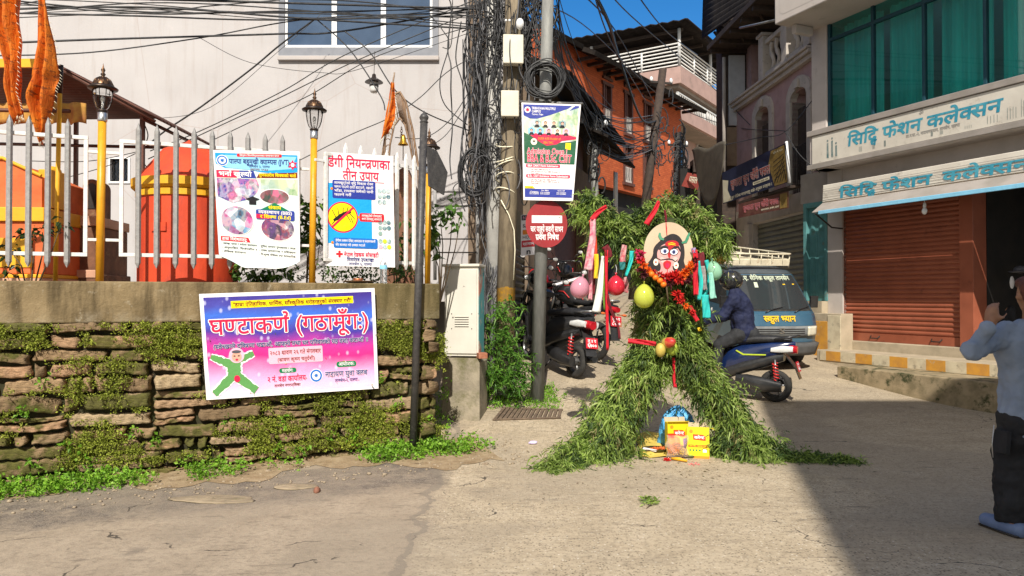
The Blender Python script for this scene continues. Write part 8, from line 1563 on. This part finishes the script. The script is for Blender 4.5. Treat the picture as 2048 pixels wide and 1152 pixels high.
L = MB(lambda X, Y, Z: frontp(Z, X, .016-Y)); text(L, 'सु.ए. सैनिक स्कूल तानसेन', -.82, 1.475, .06, 'decal_pale', -.001, 1.55, .02); L.m('decal_pale'); L.poly([(.2-.62, -.001, 1.36), (.3-.62, -.001, 1.36), (.3-.62, -.001, 1.44), (.2-.62, -.001, 1.44)]); L.m('decal_yellow'); L.poly([(.42, -.001, 1.4), (.8, -.001, 1.4), (.8, -.001, 1.415), (.42, -.001, 1.415)]); text(L, 'स्कुल भ्यान', -.42, .85, .085, 'decal_yellow', -.001, .8, .035); L.build('lettering', van)
# local y of the van runs to its own left; seen from the front it mirrors, so the lettering is flipped back
for o_ in [c for c in COL.objects if c.parent == van and c.name.startswith('lettering')]:
    for vtx in o_.data.vertices: pass
b = MB(); b.m('van_plastic'); b.grid(vpanel(.6, .775, -.97, .97, .02), 20, 3); gr = b.build('grille_panel', van, solid=.012)
b = MB(); b.m('black_inside'); [b.grid(vpanel(.648+i*.036, .662+i*.036, -.6, .6, .03), 14, 1) for i in range(3)]; b.build('grille_slots', gr)
b = MB(lambda X, Y, Z: frontp(Z, X, .034-Y)); text(b, 'S', -.075, .655, .085, 'bright_steel', 0, .15, .03); b.build('emblem', gr)
for s_ in (-1, 1):
    b = MB(); b.m('lamp_lens'); b.grid(vpanel(.61, .765, s_*.68, s_*.96, .034), 6, 4); hl = b.build('headlight', van, solid=.02); b = MB(); b.m('sweet_orange'); b.grid(vpanel(.4, .45, s_*.55, s_*.9, .05), 5, 1); b.build('indicator', van)
b = MB(); b.m('van_bumper'); b.grid(vpanel(.3, .5, -1.0, 1.0, .06), 22, 3); b.build('bumper', van, solid=.08)
for x0_ in (-.35, .4):
    b = MB(); b.m('plastic_black'); b.tube([frontp(.985, x0_, .03), frontp(1.03, x0_+.2, .03), frontp(1.06, x0_+.5, .025)], .009, 5); b.build('wiper', van)
for s_ in (-1, 1):
    b = MB(); b.m('wind_glass'); b.grid(lambda u, v, s_=s_: (-.1+1.2*u-(.3*v if u > .5 else 0), s_*(vhw(1.03+.48*v)+.004), 1.03+.48*v), 6, 4); b.grid(lambda u, v, s_=s_: (-1.45+1.25*u, s_*(vhw(1.03+.48*v)+.004), 1.03+.48*v), 6, 4); b.build('side_window', van); b = MB(); b.m('plastic_black'); b.obox((1.22, s_*.82, 1.12), (.05, .14, .2)); b.tube([(1.2, s_*.66, 1.02), (1.22, s_*.8, 1.05)], .012, 5); b.build('side_mirror', van, bevel=.02)
for x_ in (1.0, -1.05):
    for s_ in (-1, 1):
        b = MB(); b.m('rubber'); ROT = Matrix.Rotation(pi/2, 4, 'X'); b.lathe([(.16, -.08), (.26, -.08), (.28, -.05), (.28, .05), (.26, .08), (.16, .08)], (x_, s_*.62, .28), 26, ROT); w_ = b.build('wheel', van); b = MB(); b.m('alloy'); b.lathe([(.001, s_*-.05), (.1, s_*-.06), (.16, s_*-.075), (.16, 0)], (x_, s_*.62, .28), 20, ROT); b.build('rim', w_)
b = MB(); b.m('rack_cream')
for z, k in ((1.72, 1), (1.80, 1), (1.90, 1.02)): b.tube([(x*k, y*k, z) for x, y in ((.85, .5), (.85, -.5), (.8, -.56), (-1.4, -.56), (-1.45, 0), (-1.4, .56), (.8, .56))], .018, 6, closed=True)
for x in np.linspace(-1.3, .8, 7): b.tube([(x, -.56, 1.66), (x, -.565, 1.9)], .014, 5); b.tube([(x, .56, 1.66), (x, .565, 1.9)], .014, 5); b.tube([(x, -.56, 1.73), (x, .56, 1.73)], .014, 5)
for y in np.linspace(-.4, .4, 5): b.tube([(.86, y, 1.72), (.87, y, 1.9)], .012, 5)
b.box(.83, .87, -.52, .52, 1.7, 1.8); b.build('roof_rack', van)
b = MB(); b.m('helmet_grey'); loft(b, [(.9, 1.05, 1.38, .15, -.36), (1.02, 1.02, 1.4, .17, -.36)]); b.build('seat_back', van)
# ---------------------------------------------------------------- people
pm('skin_brown', (.3, .15, .085), (.24, .115, .065), scale=18, rough=.55); pm('hair_dark', (.02, .013, .01), (.045, .025, .018), scale=40, rough=.55, bump=.5, bscale=120); pm('hair_hennaed', (.12, .035, .02), (.05, .02, .014), scale=40, rough=.6, bump=.5, bscale=120)
pm('jacket_navy', (.012, .017, .055), (.008, .011, .036), scale=9, rough=.8, bump=1, bscale=7); pm('trouser_dark', (.03, .031, .034), (.018, .019, .021), scale=10, rough=.85, bump=1, bscale=7); pm('shirt_blue', (.24, .29, .38), (.19, .235, .32), scale=7, rough=.9, bump=1, bscale=8); pm('trouser_black', (.012, .012, .014), (.02, .02, .023), scale=9, rough=.85, bump=1, bscale=7); pm('clog_blue', (.16, .22, .36), (.12, .17, .3), scale=12, rough=.5); pm('shoe_dark', (.03, .025, .022), rough=.5)
def fleshed(name, parent, chains, blobs, mat, vox=.012, smooth=6, disp=0):
    """one continuous surface from overlapping limbs"""
    b = MB(); b.m(mat)
    for P, R_ in chains:
        P = [Vector(p) for p in P]; b.tube(P, R_, 12); [b.ell(p, r, 12, 8) for p, r in zip(P, R_)]
    for c, r in blobs: b.ell(c, r, 16, 12)
    o = b.build(name, parent); md = o.modifiers.new('fuse', 'REMESH'); md.mode = 'VOXEL'; md.voxel_size = vox; md.use_smooth_shade = True; s = o.modifiers.new('soft', 'SMOOTH'); s.iterations = smooth; s.factor = .5
    if disp:
        tx = bpy.data.textures.get('folds') or bpy.data.textures.new('folds', 'CLOUDS'); tx.noise_scale = .11; tx.noise_depth = 2; d = o.modifiers.new('folds', 'DISPLACE'); d.texture = tx; d.strength = disp; d.mid_level = .5; d.texture_coords = 'LOCAL'
    return o
def hand_parts(w, d, pn, s=1.0, curl=.6, thumb=1):
    """chains for a palm and five fingers: w wrist, d hand direction, pn palm normal"""
    d = Vector(d).normalized(); pn = Vector(pn); pn = (pn-d*pn.dot(d)).normalized(); sd = d.cross(pn)*thumb; w = Vector(w); ch = [([w, w+d*.045*s, w+d*.09*s], [.026*s, .032*s, .03*s]), ([w+sd*.018*s+d*.03*s, w+sd*.02*s+d*.088*s], [.024*s, .02*s]), ([w-sd*.018*s+d*.03*s, w-sd*.02*s+d*.085*s], [.024*s, .02*s])]
    for i, (o, ln_) in enumerate(((.028, .068), (.01, .078), (-.01, .072), (-.028, .056))):
        p = w+d*.088*s+sd*o*s; c = curl*(.8+.15*i); q1 = p+(d*cos(c*.5)+pn*sin(c*.5))*ln_*.5*s; q2 = q1+(d*cos(c*1.4)+pn*sin(c*1.4))*ln_*.35*s; q3 = q2+(d*cos(c*2.1)+pn*sin(c*2.1))*ln_*.28*s; ch.append(([p, q1, q2, q3], [.0095*s, .009*s, .008*s, .007*s]))
    p = w+d*.025*s+sd*.028*s; ch.append(([p, p+(sd*.8+d*.5+pn*.3)*.035*s, p+(sd*.75+d*1.05+pn*.75)*.055*s], [.013*s, .011*s, .009*s])); return ch
def head_blobs(c, up, fwd, k=1.0):
    c, up, fwd = Vector(c), Vector(up).normalized(), Vector(fwd).normalized(); sd = up.cross(fwd).normalized(); q = lambda f, s_, u: c+fwd*f*k+sd*s_*k+up*u*k
    return [(q(-.012, 0, .025), .088*k), (q(.01, 0, .0), .082*k), (q(.035, 0, -.055), .058*k), (q(.055, 0, -.085), .03*k), (q(.09, 0, -.012), .016*k), (q(.1, 0, -.025), .014*k), (q(.0, .083, -.012), .02*k), (q(.0, -.083, -.012), .02*k), (q(.055, .035, -.03), .03*k), (q(.055, -.035, -.03), .03*k), (q(.075, 0, -.056), .022*k)], q
# rider of the blue scooter
RX = RS.matrix_basis; rp = lambda x, y, z: RX @ Vector((x, y, z))
rider = thing('person', 'person in a navy jacket and black helmet riding the blue scooter', 'person', RX @ Vector((-.1, 0, 0))); RO = rider.location; lp = lambda x, y, z: rp(x, y, z)-RO
fw = (RX.to_3x3() @ Vector((1, 0, 0))); upv = Vector((0, 0, 1))
hipL, hipR, knL, knR, anL, anR = lp(-.12, .1, .9), lp(-.12, -.1, .9), lp(.14, .2, .74), lp(.14, -.2, .74), lp(.17, .19, .34), lp(.2, -.17, .38)
pel, bel, che, nk = lp(-.15, 0, .92), lp(-.12, 0, 1.1), lp(-.06, 0, 1.33), lp(.02, 0, 1.5); shL, shR = lp(-.03, .19, 1.4), lp(-.03, -.19, 1.4); elL, elR = lp(.1, .28, 1.16), lp(.1, -.28, 1.16); waL, waR = lp(.36, .29, 1.06), lp(.36, -.29, 1.06)
hc = lp(.07, 0, 1.63); hb, hq = head_blobs(hc, upv, fw)
ch = [([pel, bel, che, nk], [.14, .13, .15, .06]), ([nk, hc], [.055, .06]), ([hipL, knL, anL], [.085, .06, .042]), ([hipR, knR, anR], [.085, .06, .042]), ([shL, elL, waL], [.06, .046, .032]), ([shR, elR, waR], [.06, .046, .032]), ([anL, anL+fw*.16-upv*.04], [.04, .035]), ([anR, anR+fw*.16-upv*.04], [.04, .035])]
ch += hand_parts(waL, fw, -upv, .95, .9, -1)+hand_parts(waR, fw, -upv, .95, .9, 1); fleshed('body', rider, ch, hb, 'skin_brown', .012)
fleshed('jacket', rider, [([lp(-.17, 0, .9), bel, lp(-.09, 0, 1.25), che, lp(0, 0, 1.46), lp(.02, 0, 1.53)], [.165, .165, .175, .17, .11, .085]), ([lp(-.17, .07, .88), lp(-.09, .08, 1.2), shL], [.11, .11, .1]), ([lp(-.17, -.07, .88), lp(-.09, -.08, 1.2), shR], [.11, .11, .1]), ([shL, elL, waL-fw*.02], [.092, .074, .05]), ([shR, elR, waR-fw*.02], [.092, .074, .05])], [], 'jacket_navy', .012, 3, .06)
fleshed('trousers', rider, [([lp(-.22, 0, .9), lp(-.1, 0, .9)], [.15, .15]), ([hipL, knL, lp(.165, .19, .4)], [.12, .085, .07]), ([hipR, knR, lp(.19, -.175, .42)], [.12, .085, .07])], [], 'trouser_dark', .014, 4, .035)
for a in (anL, anR): fleshed('shoe', rider, [([a-fw*.05-upv*.05, a+fw*.08-upv*.06, a+fw*.19-upv*.07], [.048, .045, .036])], [], 'shoe_dark', .01)
helmet('helmet', hc+fw*.0+upv*.03, .142, 'helmet_black', None, fw, rider)
# man at the right edge, hands raised, seen from behind
MX, MY = at(2066, 700, 4.78).x, 4.78; mg = ground(MX, MY); man = thing('person', 'man in a blue shirt and black trousers raising his hands, seen from behind', 'person', (MX, MY, mg)); MO = man.location
mp = lambda px, py, Y=4.78: at(px, py, Y)-MO; z = lambda x, y, h: Vector((x, y, h))
H0 = mp(2066, 600).z; F_ = Vector((.1, 1, .05)).normalized(); sl, sr = mp(2010, 668), mp(2128, 668); el_ = mp(1944, 698, 4.66); wl = mp(1982, 648, 4.6); er = mp(2180, 700, 4.9); wr_ = mp(2110, 625, 5.15)
hipz = mp(2066, 845).z; hl_, hr_ = z(-.095, 0, hipz), z(.1, 0, hipz); kl, kr = z(-.13, .03, .5), z(.14, .05, .5); al_, ar_ = z(-.15, -.01, .09), z(.17, .03, .09)
hb, hq = head_blobs(mp(2066, 590), (0, .05, 1), F_, 1.05); nk2 = mp(2066, 640)
ch = [([z(0, 0, hipz), z(0, 0, hipz+.25), z(0, .02, sl.z-.1), nk2], [.14, .135, .15, .06]), ([nk2, mp(2066, 600)], [.058, .06]), ([hl_, kl, al_], [.095, .062, .042]), ([hr_, kr, ar_], [.095, .062, .042]), ([sl, el_, wl], [.06, .047, .032]), ([sr, er, wr_], [.06, .047, .032])]+[([a+z(0, -.04, -.03), a+z(-.04, .1, -.05), a+z(-.06, .18, -.055)], [.04, .038, .03]) for a in (al_, ar_)]
ch += hand_parts(wl, (.25, .25, 1), (.6, .6, 0), 1.0, .55, -1)+hand_parts(wr_, (-.25, .2, 1), (-.5, .6, 0), 1.0, .55, 1); fleshed('body', man, ch, hb, 'skin_brown', .011)
fleshed('shirt', man, [([z(0, 0, hipz-.02), z(0, 0, hipz+.2), z(0, .01, hipz+.4), z(0, .02, sl.z-.04)], [.15, .15, .155, .12]), ([z(-.08, 0, hipz-.03), z(-.085, 0, hipz+.25), sl+z(.03, 0, -.03)], [.125, .12, .1]), ([z(.08, 0, hipz-.03), z(.085, 0, hipz+.25), sr+z(-.03, 0, -.03)], [.125, .12, .1]), ([sl, el_, el_.lerp(wl, .8)], [.085, .066, .048]), ([sr, er, er.lerp(wr_, .8)], [.088, .078, .055]), ([mp(2045, 655), mp(2087, 655)], [.07, .07])], [], 'shirt_blue', .011, 4, .055)
fleshed('trousers', man, [([z(-.05, 0, hipz+.02), z(.05, 0, hipz+.02)], [.14, .14]), ([hl_, kl, al_+z(0, .01, .03)], [.125, .1, .085]), ([hr_, kr, ar_+z(0, .01, .03)], [.125, .1, .085])], [], 'trouser_black', .011, 4, .07)
for a in (al_, ar_):
    fleshed('clog', man, [([a+z(.01, -.06, -.045), a+z(-.03, .08, -.04), a+z(-.055, .17, -.045)], [.05, .052, .045])], [], 'clog_blue', .008, 4)
    b = MB(); b.m('shoe_dark'); c0v, c1v = a+z(.01, -.08, -.082), a+z(-.058, .2, -.082); b.tube([c0v, c0v.lerp(c1v, .5), c1v], [.042, .05, .04], 12); b.v = [(p[0], p[1], max(.003, min(p[2], .016))) for p in b.v]; b.build('sole', man)
b = MB(); b.m('hair_hennaed'); hcen = mp(2066, 590); ob = fleshed('hair', man, [], [(hcen+Vector((0, -.025, .035)), (.098, .1, .095)), (hcen+Vector((0, -.045, -.02)), (.088, .07, .07)), (hcen+Vector((0, .03, .075)), (.08, .08, .05))], 'hair_hennaed', .01, 3, .018)
for s_ in (-1, 1): b = MB(); b.m('print_white'); b.ell(hq(.078, s_*.034, .0), .012, 10, 6); b.m('hair_dark'); b.ell(hq(.087, s_*.034, .0), .006, 8, 5); b.build('eye', man)
b = MB(); b.m('trouser_black'); b.obox(mp(1992, 880)+Vector((0, -.06, 0)), (.03, .1, .14), (0, .1, .2)); b.m('bright_steel'); b.tube([mp(1988, 850, 4.7), mp(1984, 890, 4.68), mp(1986, 915, 4.69)], .004, 5); b.build('pocket_cord', man, bevel=.008)
# woman seated inside the dark shop
wf_ = inw(1996, 592, .75); wz = zsh-.02; wm = thing('person', 'dim seated person in a dark printed top inside the open shop', 'person', (wf_.x, wf_.y, wz)); WO = wm.location; hcn = wf_-WO; F2 = Vector((-.7, -.7, 0)).normalized(); S2 = Vector((F2.y, -F2.x, 0)); hb, hq = head_blobs(hcn, (0, 0, 1), F2, .95); nz = hcn.z-.14; tz = nz-.42
ch = [([Vector((0, 0, tz)), Vector((0, 0, tz+.2)), Vector((0, 0, nz-.08)), Vector((0, 0, nz))], [.13, .12, .14, .05]), ([Vector((0, 0, nz)), hcn], [.05, .055])]
for s_ in (-1, 1): ch += [([Vector((0, 0, tz))+S2*s_*.09, F2*.4+S2*s_*.12+Vector((0, 0, tz+.02)), F2*.42+S2*s_*.12+Vector((0, 0, .07)), F2*.55+S2*s_*.13+Vector((0, 0, .04))], [.08, .058, .04, .03]), ([S2*s_*.17+Vector((0, 0, nz-.08)), S2*s_*.22+F2*.05+Vector((0, 0, nz-.33)), S2*s_*.1+F2*.28+Vector((0, 0, nz-.36))], [.05, .04, .03])]+hand_parts(S2*s_*.1+F2*.28+Vector((0, 0, nz-.36)), F2-S2*s_*.3, (0, 0, -1), .9, .5, s_)
fleshed('body', wm, ch, hb, 'skin_brown', .012); fleshed('top', wm, [([Vector((0, 0, tz)), Vector((0, 0, nz-.14))], [.16, .15]), ([S2*.1+Vector((0, 0, tz)), S2*.17+Vector((0, 0, nz-.08))], [.09, .07]), ([S2*-.1+Vector((0, 0, tz)), S2*-.17+Vector((0, 0, nz-.08))], [.09, .07]), ([S2*.17+Vector((0, 0, nz-.08)), S2*.22+F2*.05+Vector((0, 0, nz-.33))], [.065, .055]), ([S2*-.17+Vector((0, 0, nz-.08)), S2*-.22+F2*.05+Vector((0, 0, nz-.33))], [.065, .055])], [], 'trouser_black', .013, 4, .02)
fleshed('trousers', wm, [([Vector((0, 0, tz))+S2*s_*.09, F2*.4+S2*s_*.12+Vector((0, 0, tz+.02)), F2*.42+S2*s_*.12+Vector((0, 0, .1))], [.11, .08, .06]) for s_ in (-1, 1)], [], 'trouser_dark', .013, 4); fleshed('hair', wm, [], [(hcn+Vector((0, 0, .035))-F2*.03, (.09, .09, .085)), (hcn-F2*.06+Vector((0, 0, -.06)), (.07, .07, .1))], 'hair_dark', .011, 3)
for s_ in (-1, 1): b = MB(); b.m('print_white'); b.ell(hq(.074, s_*.032, .0), .011, 8, 5); b.m('hair_dark'); b.ell(hq(.083, s_*.032, .0), .006, 8, 5); b.build('eye', wm)
b = MB(); b.m('window_wood'); b.obox((0, 0, (tz-.12)/2), (.4, .4, max(.1, tz-.12)), (0, 0, pi/4)); b.v = [tuple(Vector(v)+WO) for v in b.v]; b.build('stool', label='low wooden block stool under the seated person in the shop', cat='stool', bevel=.02)
